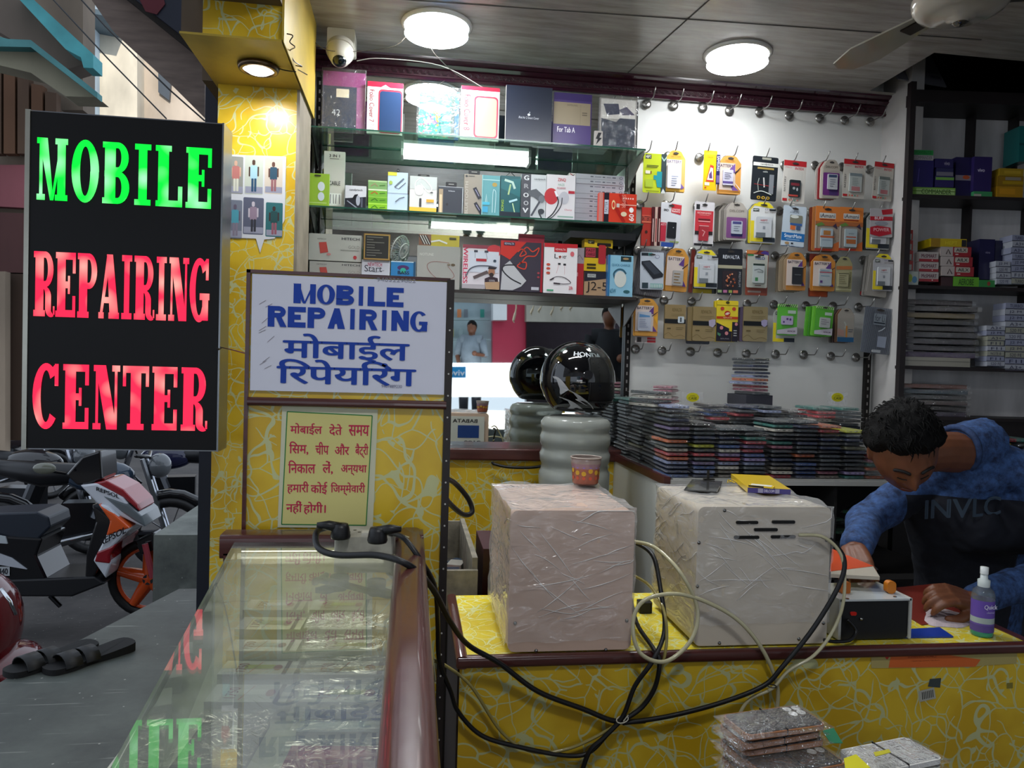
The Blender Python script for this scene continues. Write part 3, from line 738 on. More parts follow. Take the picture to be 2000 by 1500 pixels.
mb = MB(); mb.rbox(CX0, CX1, CY0-.006, CY0+.014, ZC-.022, ZC+.003, .008, ax='x'); mb.rbox(CX0-.004, CX0+.020, CY0-.004, CY1, ZC-.022, ZC+.004, .008, ax='y'); mb.box(CX1-.02, CX1, CY0-.004, CY1, ZC-.022, ZC+.002)
mb.build('wooden_edge', M_WOOD, t, smooth=True, autos=40)
mb = MB(); mb.box(CX0, CX0+.004, CY0+.01, CY1, FZ, ZC-.02, '#1d1211'); mb.box(CX1-.004, CX1, CY0+.01, CY1, FZ, ZC-.02, '#1d1211'); mb.box(CX0, CX1, CY1-.005, CY1, FZ, ZC-.02, '#3a2a14'); mb.build('side_panel', M_MATTE, t)
# torn leaflet remains and stickers on its front
yf = CY0+.0032
def fz(px, py): p = at(px, py, Y=yf); return p.x, p.z
mb = MB()
def fpoly(pts, col, k=0): mb.poly([(fz(*p)[0], yf-.0003*(k+1), fz(*p)[1]) for p in pts][::-1], col)
fpoly([(1700, 1268), (1988, 1256), (1985, 1296), (1920, 1300), (1895, 1303), (1702, 1305)], '#a99a60')
fpoly([(1740, 1278), (1800, 1272), (1915, 1288), (1905, 1302), (1735, 1304)], '#c9622c', 1)
fpoly([(1718, 1272), (1748, 1270), (1732, 1288)], '#b8352c', 2)
fpoly([(1874, 1262), (1889, 1261), (1889, 1275), (1874, 1276)], '#2c3a3a', 2); fpoly([(1893, 1261), (1909, 1260), (1909, 1274), (1893, 1275)], '#2c3a3a', 2); fpoly([(1918, 1260), (1936, 1259), (1936, 1271), (1918, 1272)], '#2c3a3a', 2)
a = fz(1773, 1285); b = fz(1828, 1279); mb.text('ROHAN ELECTRONICS', a[0], a[1], b[0], b[1], yf-.0012, '#7e2a18')
a = fz(1780, 1292); b = fz(1835, 1288); mb.text('repairing centre 1st floor', a[0], a[1], b[0], b[1], yf-.0012, '#5e2a18')
mb.build('torn_leaflet', M_PAPER, t)
mb = MB(); fpoly([(1816, 1326), (1838, 1324), (1836, 1343), (1812, 1341)], '#3f4644'); mb.build('sticker', M_PAPER, t); mb = MB(); fpoly([(1794, 1350), (1824, 1342), (1828, 1364), (1796, 1371)], '#a9a89c')
for k in range(7): fpoly([(1800+k*3.4, 1352-k*.8), (1801.6+k*3.4, 1351.6-k*.8), (1802.6+k*3.4, 1366-k*.8), (1801+k*3.4, 1366.5-k*.8)], '#3a3a3a', 1)
mb.build('barcode_label', M_PAPER, t); mb = MB(); fpoly([(1966, 1334), (1978, 1333), (1978, 1344), (1966, 1345)], '#7f7430')
mb.build('sticker', M_PAPER, t)
# ---- L-shaped counter carrying the phone cases
t = thing('case_counter', 'white-sided counter with a brown-edged top carrying stacks of phone cases', 'counter', (1.4, 2.7, FZ))
mb = MB(); mb.box(.875, 1.96, 2.36, 3.09, ZQ-.018, ZQ, '#9a9a96'); mb.build('top', M_MATTE, t)
mb = MB(); mb.box(.84, .862, 2.352, 2.98, ZQ-.02, ZQ+.006); mb.build('wooden_edge', M_WOOD, t)
mb = MB(); mb.box(.846, .856, 2.36, 2.985, FZ, ZQ-.02, '#b9bab2'); mb.box(.856, 1.96, 2.355, 2.36, ZQ-.02, ZQ-.004, '#b4b4b0'); mb.build('side_panel', M_PLAST, t)
mb = MB(); mb.box(.856, 1.96, 2.85, 2.86, FZ, ZQ-.02, '#17171a'); mb.box(.856, 1.96, 2.37, 2.85, ZQ-.36, ZQ-.35, '#2a2828'); mb.box(1.46, 1.47, 2.37, 2.85, FZ, ZQ-.02, '#1b1a1a'); mb.build('shelving', M_MATTE, t)
# ---- illuminated street sign
SY = 2.30
c = [at(51, 212, Y=SY), at(432, 242, Y=SY), at(430, 885, Y=SY), at(40, 875, Y=SY)]
SX0, SX1 = -1.106, -.566; SZ0, SZ1 = 1.567, 2.540
t = thing('light_box_sign', 'tall black light-box sign reading MOBILE REPAIRING CENTER in glowing letters', 'sign', ((SX0+SX1)/2, SY+.05, SZ0))
mb = MB(); mb.box(SX0, SX1, SY+.004, SY+.10, SZ0, SZ1, '#8b8d90'); mb.build('steel_casing', M_METAL, t)
mb = MB(); mb.box(SX0+.012, SX1-.004, SY, SY+.004, SZ0+.004, SZ1-.004, '#0a090a'); mb.build('black_face', mat('black_acrylic', .4, vary=.02, spec=.3), t)
mb = MB(); mb.box(SX0-.001, SX0+.012, SY-.003, SY+.01, SZ0, SZ1, '#b5b3a6'); mb.build('edge_strip', M_METAL, t); mb = MB(); mb.box(SX1-.003, SX1+.002, SY-.002, SY+.1, SZ0, SZ1, '#8f9294'); mb.build('edge_strip', M_METAL, t)
def glow_mat(name, c1, c2, s):
 m, nt = newmat(name); L = nt.links
 out = nd(nt, 'ShaderNodeOutputMaterial'); e = nd(nt, 'ShaderNodeEmission'); L.new(e.outputs[0], out.inputs[0])
 tc = nd(nt, 'ShaderNodeTexCoord'); v = nd(nt, 'ShaderNodeTexVoronoi'); v.inputs['Scale'].default_value = 15; v.feature = 'SMOOTH_F1'; v.inputs['Smoothness'].default_value = .8
 L.new(tc.outputs['Object'], v.inputs['Vector'])
 cr = nd(nt, 'ShaderNodeValToRGB'); q = cr.color_ramp.elements; q[0].position = .1; q[0].color = lin(c2); q[1].position = .5; q[1].color = lin(c1); L.new(v.outputs['Distance'], cr.inputs[0])
 L.new(cr.outputs[0], e.inputs[0]); e.inputs[1].default_value = s; return m
GG = glow_mat('green_letter_glow', '#10dc3c', '#90ffa8', 1.15); GR = glow_mat('red_letter_glow', '#f42a4c', '#ff9a90', 1.1)
def sgn(px, py): p = at(px, py, Y=SY-.002); return p.x, p.z
for w_, a, b, m, name in (('MOBILE', (70, 388), (416, 275), GG, 'green_letters'), ('REPAIRING', (65, 612), (410, 494), GR, 'red_letters'), ('CENTER', (63, 828), (405, 710), GR, 'red_letters')):
 za = (sgn(a[0], a[1])[1]+sgn(b[0], a[1]+22)[1])/2;
 zb_ = (sgn(b[0], b[1]+16)[1]+sgn(a[0], b[1]-8)[1])/2
 mb = MB(); word(mb, w_, sgn(*a)[0], sgn(*b)[0], za, zb_, SY-.002, '#ffffff', gap=.13 if len(w_) == 6 else .07, s=.095, t=.40, widths={'I': .72 if len(w_) == 6 else .6, 'M': 1.15})
 mb.build(name, m, t)
mb = MB(); mb.tube([at(423, 680, Y=2.3), at(427, 683, Y=2.25), at(432, 680, Y=2.29)], .002, 6, '#302420'); mb.build('wire_knot', M_RUBBER, t)
mb = MB(); mb.tube(spline([at(430, 678, Y=2.3), at(452, 683, Y=2.0), at(487, 692, Y=1.44)], 8), .0016, 6, '#26211f')
tag(mb.build('tie_wire', M_RUBBER), 'thin dark wire tying the light-box sign to the framed panel', 'wire')
# ================================================================== GOODS ON THE GLASS SHELVES
def carton(name, label, cat, x0, y0, x1, y1, zb, depth=.04, base='#cccccc', deco=(), Yf=None, lean=0., group=None, m=None, side=None, yaw=0., extra=None):
 """a printed box: pixel box of its front in the photo, standing on the level zb"""
 Yf = 2.90 if Yf is None else Yf
 ym = (y0+y1)/2; xm = (x0+x1)/2
 A = at(x0, ym, Y=Yf); B = at(x1, ym, Y=Yf); top = at(xm, y0, Y=Yf).z
 zb = zb if zb is not None else at(xm, y1, Y=Yf).z
 w = B.x-A.x; h = max(top-zb, .01)
 o = thing(name, label, cat, (A.x, Yf, zb+.0006), group, rz=0)
 o.rotation_euler = (-lean, 0, yaw)
 mb = MB(); mb.box(0, w, 0, depth, 0, h, base)
 if side:
  mb.c[-2] = side; mb.c[-1] = side
 m = m or M_GLOSS
 mb.build('box', m, o, local=True)
 if deco:
  mb = MB(); art(mb, deco, w, h, -.0002); mb.build('printed_front', m, o, local=True)
 if extra: extra(o, w, h, depth)
 return o
def hang_tab(col='#1b1b1e', u=.5, wd=.3, hh=.022):
 def f(o, w, h, d):
  mb = MB(); mb.prism(rrect(w*(u-wd/2), h, w*(u+wd/2), h+hh, .004), .002, .004, col); mb.prism(rrect(w*(u-wd*.25), h+hh*.45, w*(u+wd*.25), h+hh*.65, .001), .0012, .0018, '#8c8c88')
  mb.build('hang_tab', M_PLAST, o, local=True)
 return f
def film_wrap(pad=.004, top=.012):
 def f(o, w, h, d):
  mb = MB(); n = 7
  rnd = random.Random(int(w*1e5))
  g = [[(-pad+(w+2*pad)*i/n, -.003-rnd.random()*.002, (h+top)*j/n) for i in range(n+1)] for j in range(n+1)]
  vs = [p for r_ in g for p in r_]
  mb.add(vs, [(j*(n+1)+i, j*(n+1)+i+1, (j+1)*(n+1)+i+1, (j+1)*(n+1)+i) for j in range(n) for i in range(n)])
  mb.build('plastic_wrap', M_FILM, o, local=True, smooth=True)
 return f
W_, K_, RD = '#e3e2e0', '#17181c', '#c8202c'
Z1 = SH1
carton('tablet_cover', 'dark navy tablet cover in purple wrapping, first on the top shelf', 'tablet cover', 630, 141, 713, 250, Z1, .02, '#7b2a66',
  [('r', .0, .0, 1, .24, '#8a2f70'), ('r', .0, .24, .16, 1, '#4b4f66'), ('r', .80, .24, 1, 1, '#9a5a88'), ('r', .03, .24, .80, .98, '#22304a'), ('r', .32, .28, .62, .42, '#d8d0b8'), ('t', .22, .62, .42, .72, '42', '#b8c4d0')], 2.93, extra=film_wrap())
carton('tablet_cover_box', 'white box with a dark cover in its red-rimmed window', 'cover box', 717, 161, 787, 258, Z1, .018, '#e4e0dc',
  [('r', 0, 0, 1, .1, '#b8243c'), ('p', [(.38, .1), (.5, .05), (.62, .1)], '#e4e0dc'), ('rr', .31, .14, .98, .98, '#b03040', .1), ('rr', .345, .175, .95, .955, '#22385a', .08), ('t', .06, .16, .2, .78, 'Folio Cover 7', '#8a2f3c', 3, .01), ('t', .1, .82, .2, .93, '7.0"', '#c07078', 3)], 2.91)
carton('tablet_cover', 'clear-wrapped tablet cover printed with a blue sky and flower garden', 'tablet cover', 818, 178, 896, 268, Z1, .012, '#3c78c0',
  [('r', 0, 0, .8, .45, '#3f8fd8'), ('r', 0, .4, .8, 1, '#2c9a80'), ('e', .4, .38, .3, .1, '#cfe0ee'), ('e', .12, .35, .12, .06, '#dfe8f2'), ('e', .3, .3, .14, .05, '#d5e6f4'), ('r', .8, 0, .9, 1, '#3a5048'), ('r', .9, 0, 1, 1, '#2860b0'),
   ('e', .35, .62, .15, .09, '#8a78c8'), ('e', .42, .45, .08, .04, '#e08a30'), ('e', .2, .68, .06, .05, '#dcd8f0')]+[('e', random.Random(i).uniform(.04, .8), random.Random(i+50).uniform(.5, .97), .025, .02, random.Random(i).choice(['#c05a70', '#e0e0e8', '#8058a0', '#3fb890', '#d8a040', '#305060'])) for i in range(44)], 2.92, extra=film_wrap(.008, .016))
carton('tablet_cover_box', 'white box with a beige cover in its red-rimmed window', 'cover box', 900, 170, 975, 273, Z1, .018, '#e4e0dc',
  [('r', 0, .0, 1, .07, '#b8243c'), ('rr', .34, .17, .97, .95, '#c03a50', .1), ('rr', .38, .2, .93, .92, '#a59c88', .08), ('t', .08, .16, .24, .82, 'Folio Cover 8', '#c04858', 3, .01)], 2.905)
carton('tablet_cover_box', 'large dark navy box with small white lettering between white and purple boxes', 'cover box', 988, 168, 1078, 281, Z1, .02, '#262c3c',
  [('e', .5, .495, .03, .022, '#d8dce2'), ('e', .515, .455, .008, .012, '#d8dce2'), ('t', .28, .53, .72, .57, 'iPad Air 2 Smart Cover', '#c8ccd4')], 2.90, lean=.02, side='#c9c4bc')
carton('tablet_cover_box', 'purple box with white lettering and a beige window, on the top shelf', 'cover box', 1081, 183, 1155, 285, Z1, .02, '#4c3a78',
  [('r', .0, .17, .97, .58, '#9a8c74'), ('r', .0, .0, 1, .13, '#3c2c66'), ('t', .35, .2, .62, .235, 'SAMSUNG', '#6a5f50'), ('r', .7, .2, .71, .58, '#877a64'), ('r', .75, .34, .88, .36, '#6a5f50'), ('r', .75, .38, .88, .40, '#6a5f50'), ('t', .1, .63, .57, .73, 'For Tab A', '#ece8f4', 0, .02), ('r', .08, .95, .5, .965, '#b8b0c8')], 2.91)
carton('accessory_box', 'small white box with a black lightning mark beside a clear tablet-case box', 'box', 1161, 256, 1177, 285, Z1, .012, '#b8b2ac', [('p', [(.45, .1), (.85, .1), (.6, .4), (.9, .42), (.2, .85), (.4, .5), (.15, .48)], '#2a2a2e')], 2.885)
carton('tablet_case_box', 'clear-fronted box showing a dark tablet case, last on the top shelf', 'cover box', 1170, 193, 1243, 291, Z1, .02, '#8f8b86',
  [('rr', .03, .02, .99, .99, '#a8a49e', .03), ('r', .04, .02, .96, .40, '#d9d6cf'), ('p', [(.1, .12), (.5, .1), (.55, .3), (.2, .34)], '#2f3550'), ('p', [(.52, .22), (.72, .15), (.95, .3), (.62, .32)], '#4a4660'), ('p', [(.05, .4), (.45, .46), (.55, .38), (.96, .38), (.96, .95), (.08, .95)], '#2c3648')], 2.90, side='#2c2c30', extra=film_wrap(.004, .012))
Z2 = SH2
carton('earbud_box', 'lime green hanging box with white earbuds, first on the middle shelf', 'earphone box', 597, 339, 643, 403, Z2, .016, '#93b83a',
  [('e', .66, .38, .15, .14, '#d4dfe0'), ('e', .66, .68, .14, .13, '#ccd8dc'), ('r', .1, .86, .9, .88, '#c8dc90'), ('rr', .36, .04, .64, .09, '#3c4020', .04)], 2.895)
carton('cable_box', 'tall white box lettered 3 IN 1 CABLE behind the lime green box', 'cable box', 632, 296, 673, 405, Z2, .02, '#c9c5bf',
  [('t', .25, .05, .75, .1, '3 IN 1', '#3a3a3e', 0, .02), ('r', .28, .12, .72, .13, '#77736e'), ('t', .25, .51, .8, .58, 'CABLE', '#3a3a3e', 0, .01), ('rr', .28, .72, .88, .93, '#e2e2e0', .04), ('l', [(.35, .74), (.33, .9)], .03, '#54545a'), ('l', [(.48, .74), (.5, .9)], .03, '#6a6a70'), ('l', [(.62, .74), (.6, .9)], .03, '#54545a'), ('l', [(.76, .74), (.78, .9)], .03, '#6a6a70')], 2.925)
carton('charger_box', 'white box with a dark picture of a phone holder', 'charger box', 674, 363, 715, 409, Z2, .03, '#d0d2d8',
  [('t', .2, .13, .82, .24, 'candytech', '#26262e', 0, .01), ('p', [(0, .55), (1, .45), (1, 1), (0, 1)], '#23242c'), ('p', [(.3, .6), (.45, .38), (.62, .35), (.55, .55)], '#15161c'), ('e', .62, .62, .1, .22, '#a8acb8'), ('l', [(.1, .65), (.6, .95)], .05, '#8f94a2'), ('r', .76, .5, .84, .9, '#5a5e6c')], 2.90)
for i, (a, b) in enumerate(((353, 370), (370, 384), (384, 397), (397, 411))):
 zb = Z2+.0008 if i == 3 else at(736, b, Y=2.90).z+.0008
 carton('charger_box', ['pale green pocket box, topmost of the pile on the middle shelf', 'green pocket box with a white stripe, second from the top of its pile', 'green pocket box, third from the top of its pile', 'bright lime green pocket box at the bottom of its pile'][i], 'charger box', 719, a, 756, b-1, zb, .05, ['#7fa86a', '#76b03c', '#6aa828', '#86c024'][i],
   [('r', 0, 0, 1, .2, ['#a8c890', '#d8e8c0', '#8cc048', '#a4d848'][i]), ('l', [(.15, .7), (.35, .35), (.5, .7)], .05, ['#a08068', '#c0502c', '#386a1c', '#3c7a18'][i]), ('l', [(.6, .6), (.9, .5)], .04, '#3a6a22')], 2.90)
carton('cable_box', 'pale blue and white cable box with a yellow corner tag', 'cable box', 757, 337, 796, 411, Z2, .02, '#bfd3e4',
  [('r', 0, 0, .45, .09, '#d8d44a'), ('r', 0, .53, 1, .54, '#6a6a8c'), ('l', [(.35, .38), (.5, .3), (.8, .15)], .08, '#66707e'), ('l', [(.35, .38), (.55, .42), (.9, .25)], .03, '#4a4a5a'), ('e', .15, .27, .09, .05, '#a8c060'), ('l', [(.4, .75), (.6, .66), (.85, .62)], .05, '#6a7484'), ('r', .65, .95, .95, .98, '#c8cc40')], 2.90, extra=hang_tab('#15161a', .5, .12, .014))
carton('earphone_box', 'white and grey earphone box with a yellow base band', 'earphone box', 800, 345, 853, 416, Z2, .022, '#d8d8d4',
  [('r', 0, 0, 1, .35, '#c0c6c4'), ('r', 0, .85, 1, 1, '#e0b83a'), ('l', [(.25, .5), (.2, .2), (.45, .05), (.8, .3), (.7, .42), (.4, .2)], .03, '#f4f4f4', 1), ('e', .35, .38, .16, .14, '#f6f6f6'), ('rr', .36, .6, .44, .84, '#3c3c40', .03), ('r', .62, .62, .9, .7, '#e8a838'), ('r', .76, .42, .86, .45, '#4a4a4c')], 2.895, extra=hang_tab('#141418', .5, .44, .008))
carton('power_adapter_box', 'dark boxed charger behind a clear window with a black hanging tab', 'charger box', 856, 365, 905, 420, Z2, .03, '#343a44',
  [('r', .0, .0, 1, .02, '#a8acb2'), ('r', .02, .1, .18, .98, '#a08c70'), ('r', .05, .3, .14, .95, '#d8c09a'), ('rr', .2, .1, .93, .98, '#262c38', .05), ('t', .4, .13, .65, .18, 'Inbase', '#c0c6cc'), ('r', .955, .04, .98, 1, '#c8ccd0'), ('e', .35, .65, .05, .05, '#101218')], 2.89, extra=hang_tab('#1a1b20', .5, .44, .018))
carton('headset_box', 'taupe box with sideways lettering showing two dark headsets', 'headset box', 906, 341, 943, 421, Z2, .03, '#938a7e',
  [('t', .06, .18, .22, .97, 'BLUETOOTH', '#b8b0a4', 1, .02), ('e', .12, .05, .06, .025, '#2a2a2c'), ('r', .22, .035, .55, .05, '#3a3a3c'), ('l', [(.55, .32), (.85, .58)], .2, '#20222e'), ('l', [(.6, .36), (.8, .52)], .03, '#a8a4c8'), ('l', [(.6, .68), (.98, .95)], .18, '#20222e'), ('l', [(.66, .73), (.85, .86)], .03, '#a8a4c8')], 2.895, extra=hang_tab('#17181c', .52, .6, .018))
carton('earphone_box', 'slim teal see-through box with white earphones inside', 'earphone box', 941, 343, 976, 424, Z2, .022, '#5d9aa0',
  [('r', .02, .1, .98, .12, '#a8d0d0'), ('e', .7, .22, .14, .05, '#a89048'), ('l', [(.2, .7), (.25, .45), (.3, .7)], .03, '#c8e4e4'), ('l', [(.6, .9), (.62, .4), (.7, .35), (.78, .45), (.75, .9)], .03, '#c4e2e4', 1), ('r', .05, .65, .45, .72, '#4ab0cc'), ('r', .05, .76, .35, .9, '#3fa0c8'), ('r', 0, 0, .04, 1, '#8fc4c8')], 2.892)
carton('earphone_box', 'dark teal box with a pale green earbud and a black wire hook', 'earphone box', 977, 344, 1016, 426, Z2, .03, '#1f5a60',
  [('p', [(0, .1), (1, .05), (1, .5), (0, .3)], '#276a70'), ('l', [(.2, .1), (.6, .15), (.72, .3)], .12, '#b8d4c8'), ('l', [(.5, .2), (.4, .45)], .08, '#a8c890'), ('l', [(.45, .62), (.85, .55)], .1, '#a8d0d8'), ('l', [(.62, .65), (.78, .95)], .05, '#c0dca8'), ('t', .06, .58, .18, .85, 'SONG', '#a8cc3c', 1, .01), ('r', 0, .86, 1, 1, '#1a2432')], 2.895,
  extra=lambda o, w, h, d: MB().tube([(w*.25, .01, h), (w*.5, .01, h+.018), (w*.75, .01, h)], .0016, 6, '#121316').build('hang_hook', M_PLAST, o, local=True))
carton('earphone_box', 'grey and white box with big letters down its side with a dark earphone', 'earphone box', 1018, 341, 1066, 430, Z2, .035, '#c6cacd',
  [('r', 0, 0, .38, 1, '#4a4c54'), ('t', .09, .03, .3, .14, 'G', '#d8dadc', 0, .04), ('t', .1, .22, .3, .32, 'R', '#9a9ca0', 0, .04), ('t', .08, .42, .3, .52, 'O', '#d8dadc', 0, .04), ('t', .1, .6, .3, .7, 'O', '#b4b6ba', 0, .04), ('t', .06, .76, .3, .87, 'V', '#d8dadc', 0, .04), ('t', .5, .08, .96, .13, 'candytech', '#26303a', 0, .01),
   ('p', [(.25, .38), (.6, .32), (.95, .48), (.9, .6), (.7, .58), (.5, .5), (.3, .48)], '#5a5e64'), ('e', .82, .54, .12, .08, '#70757c'), ('l', [(.75, .6), (.6, .75), (.42, .93)], .08, '#4c5058'), ('e', .82, .82, .13, .06, '#3c4046'), ('l', [(.72, .84), (.85, .98)], .06, '#3c4046')], 2.895)
carton('earphone_box', 'white box with a red disc and black earbud cables', 'earphone box', 1067, 342, 1123, 432, Z2, .035, '#d6d3d6',
  [('e', .17, .48, .24, .18, '#b83038'), ('e', .62, .5, .17, .14, '#b8b8c0'), ('t', .38, .07, .66, .15, 'ZINQ', '#c03040', 0, .02), ('t', .4, .19, .62, .24, 'HAZE', '#5a9a7a'), ('t', .36, .27, .66, .31, 'BASS EARPHONE', '#b05060'), ('r', .76, .34, .98, .4, '#b02838'), ('l', [(.3, .4), (.42, .6), (.25, .85), (.0, 1)], .04, '#2c2c32', 1), ('l', [(.55, .5), (.5, .7), (.25, .92), (.02, 1)], .03, '#2c2c32', 1), ('l', [(.3, .36), (.38, .48)], .08, '#e4e4e8'), ('t', .64, .74, .9, .79, 'Champ', '#c06070'), ('r', .4, .9, .95, .93, '#8aa89c')], 2.892)
rn = random.Random(3)
for i in range(10):
 zb = Z2+.0008+i*.0196
 A = at(1123, 390, Y=2.90); B = at(1220, 390, Y=2.90)
 o = thing('data_cable_box', 'flat silver box, %s of the pile on the middle shelf' % ['at the bottom', 'second from the bottom', 'third from the bottom', 'fourth from the bottom', 'fifth from the bottom', 'fifth from the top', 'fourth from the top', 'third from the top', 'second from the top', 'topmost'][i], 'box', (A.x+.004, 2.915+rn.uniform(-.002, .002), zb), 'silver flat boxes piled on the middle shelf')
 o.rotation_euler.z = .0
 w = B.x-A.x-.004; mb = MB(); mb.box(.0, w, 0, .12, 0, .0188, '#a9aab2'); mb.box(-.028, -.001, .0, .11, .0005, .0183, '#c8c4c0');
 mb.build('box', M_GLOSS, o, local=True)
 mb = MB(); art(mb, [('r', .3, .35, .36, .6, '#5c5e68'), ('r', .39, .4, .52, .58, '#7a7c88'), ('r', .55, .4, .6, .6, '#4c4e58'), ('r', .63, .42, .72, .58, '#7a7c88'), ('r', .75, .38, .82, .62, '#5c5e68'), ('e', .93, .5, .035, .32, '#6a6c76'), ('e', .93, .5, .02, .2, '#a9aab2')], w, .0188, -.0002)
 art(mb, [('l', [(.1, .1), (.9, .8)], .12, ['#2c2226', '#8a2a2c'][i % 2]), ('l', [(.1, .9), (.8, .3)], .1, '#1f1c20')], .027, .018, -.0004, x0=-.0275)
 mb.build('printed_front', M_GLOSS, o, local=True)
carton('adapter_box', 'orange-red charger box with a black band in front of the silver pile', 'charger box', 1170, 378, 1243, 434, Z2, .03, '#cf3c26',
  [('r', .0, .0, .1, 1, '#c08078'), ('r', .13, 0, .26, 1, '#1d1a26'), ('r', .14, .24, .25, .72, '#c8ccd8'), ('t', .15, .3, .23, .66, 'FASTER', '#28283a', 1), ('l', [(.55, .02), (.78, .5)], .09, '#a82018'), ('l', [(.45, .5), (.68, .98)], .09, '#a82018'), ('e', .38, .4, .05, .16, '#e8d8a0'), ('e', .38, .4, .035, .1, '#cf3c26'), ('r', .46, .35, .54, .48, '#c8c0b8'), ('e', .66, .7, .08, .08, '#d8c8a8'), ('r', .55, .37, 1, .4, '#e8b0a0'), ('t', .62, .12, .92, .2, '★★★★★', '#f0d8d0'), ('e', .86, .55, .06, .09, '#f0f0ee'), ('t', .8, .68, .93, .93, '60', '#f4e4dc', 1, .03), ('t', .6, .05, .7, .5, 'SUPER', '#e89a88', 3)], 2.872, yaw=0)
Z3 = SH3
def zat(px, py, Y=2.90): return at(px, py, Y=Y).z
hz = zat(655, 510, 2.92)
carton('glass_pack', 'white box with a small red picture, upper of the two beside the black plaque', 'box', 603, 458, 706, 511, hz, .05, '#b9b6b1',
  [('t', .16, .17, .32, .22, 'HITECH', '#4a4a4c'), ('t', .62, .1, .96, .2, 'HITECH', '#3c3c40', 0, .02), ('t', .75, .4, .96, .52, 'GOLD', '#8a8680'), ('p', [(.19, .33), (.33, .3), (.37, .68), (.22, .74)], '#c04a44'), ('r', .6, .57, .95, .6, '#8f8b86'), ('e', .88, .84, .035, .07, '#b83a40'), ('e', .38, .76, .04, .05, '#c88080')], 2.92, group=None)
carton('glass_pack', 'white box with a red picture, lower of the two, half hidden by the white board', 'box', 604, 512, 706, 572, Z3, .05, '#aeaba6',
  [('t', .14, .09, .32, .15, 'HITECH', '#4a4a4c'), ('t', .62, .07, .96, .15, 'HITECH', '#3c3c40', 0, .02), ('t', .74, .35, .96, .47, 'GOLD', '#8a8680'), ('p', [(.19, .25), (.32, .23), (.36, .6), (.22, .62)], '#b84a44')], 2.92)
carton('spec_plaque', 'black plaque with small white writing in a gold frame', 'plaque', 710, 457, 762, 507, zat(735, 508), .02, '#8d6a34', [('r', .02, .03, .97, .97, '#b09050'), ('r', .06, .06, .94, .94, '#2a2824')]+[('r', .12, .12+.1*k, .3+.5*random.Random(k).random(), .15+.1*k, '#6f6c66') for k in range(8)]+[('r', .0, .0, .03, 1, '#6a4a20')], 2.90)
carton('cable_box', 'white box with red and scribbled black lettering under the black plaque', 'box', 706, 508, 761, 571, Z3, .05, '#c4c6d0', [('t', .22, .1, .72, .24, 'NEWTECH', '#a0304c', 0, .02), ('t', .1, .2, .72, .44, 'Start', '#2c2c3c', 0, .0), ('l', [(.2, .4), (.5, .45), (.8, .38)], .012, '#2c2c3c')], 2.91)
carton('speaker_box', 'blue box with a purple and green badge under the small caged fan', 'box', 763, 511, 811, 573, Z3, .05, '#2a78b0', [('r', 0, 0, 1, .03, '#c8dce8'), ('e', .5, .24, .24, .1, '#4a2860'), ('e', .5, .34, .12, .1, '#2ea08c'), ('t', .28, .36, .75, .48, 'BASS', '#141c28', 0, .02), ('r', .92, 0, 1, 1, '#1c4868')], 2.905)
# small clip fan
fc = at(781, 487, Y=3.01); t = thing('clip_fan', 'small white caged fan behind the boxes of the lowest shelf', 'fan', (fc.x, fc.y, Z3))
mf = Matrix.Translation(fc) @ Matrix.Rotation(math.radians(35), 4, 'Y') @ Matrix.Rotation(math.radians(62), 4, 'Z') @ Matrix.Rotation(math.radians(80), 4, 'X')
mb = MB()
for k in range(28):
 a = 2*PI*k/28; mb.tube([Vector((r*math.cos(a), r*math.sin(a), z)) for r, z in ((.008, .022), (.03, .020), (.052, .008), (.055, -.004), (.05, -.014), (.02, -.02))], .0009, 4, '#d9d9d4', M=mf)
for r, z in ((.056, -.002), (.03, .0205)): mb.tube([(r*math.cos(i*PI/16), r*math.sin(i*PI/16), z) for i in range(32)], .0022, 6, '#e2e2de', M=mf, closed=True)
mb.build('cage', M_PLAST, t)
mb = MB(); mb.lathe([(.001, .012), (.012, .01), (.012, -.01), (.001, -.03)], 14, '#8f9290', M=mf)
for k in range(4):
 a = k*PI/2; mb.add([(0.01*math.cos(a), .01*math.sin(a), 0), (.046*math.cos(a-.3), .046*math.sin(a-.3), .004), (.046*math.cos(a+.5), .046*math.sin(a+.5), -.008)], [(0, 1, 2)], '#a8b0b4', M=mf)
mb.build('blades', M_PLAST, t)
MB().tube([fc, (fc.x, fc.y+.01, fc.z-.06), (fc.x, fc.y, Z3+.006)], .006, 8, '#c8c8c4').build('stem', M_PLAST, t, smooth=True)
MB().cyl((fc.x, fc.y, Z3+.0005), (fc.x, fc.y, Z3+.008), .03, n=20, col='#c8c8c4').build('base', M_PLAST, t)
carton('neckband_box', 'yellow-topped patterned earphone box standing behind the grey neckband box', 'earphone box', 817, 459, 896, 572, Z3, .02, '#8f8a58', [('r', 0, 0, 1, 1, '#c8b83c'), ('r', 0, 0, .3, .2, '#8a5f48')]+[('l', [(.03*k, .02), (.03*k+.12, .18)], .02, ['#2a2a2a', '#e0e0d8'][k % 2]) for k in range(7)]+[('r', .75, .04, .92, .08, '#3c3c20'), ('l', [(.3, .13), (.5, .1), (.7, .15)], .04, '#e8e8e0')], 2.955)
carton('neckband_box', 'plain grey-silver neckband box with a thin red looped cable', 'earphone box', 814, 481, 898, 571, Z3, .03, '#9d9b96', [('t', .06, .17, .38, .23, 'NOTUNE', '#c8c6c0'), ('l', [(.75, .38), (.4, .36), (.24, .44), (.3, .6), (.5, .76), (.7, .78), (.86, .7), (.84, .6), (.72, .46)], .012, '#8a5a54', 1), ('e', .84, .42, .05, .03, '#5a4a34'), ('e', .74, .42, .04, .02, '#7a6a58')], 2.90)
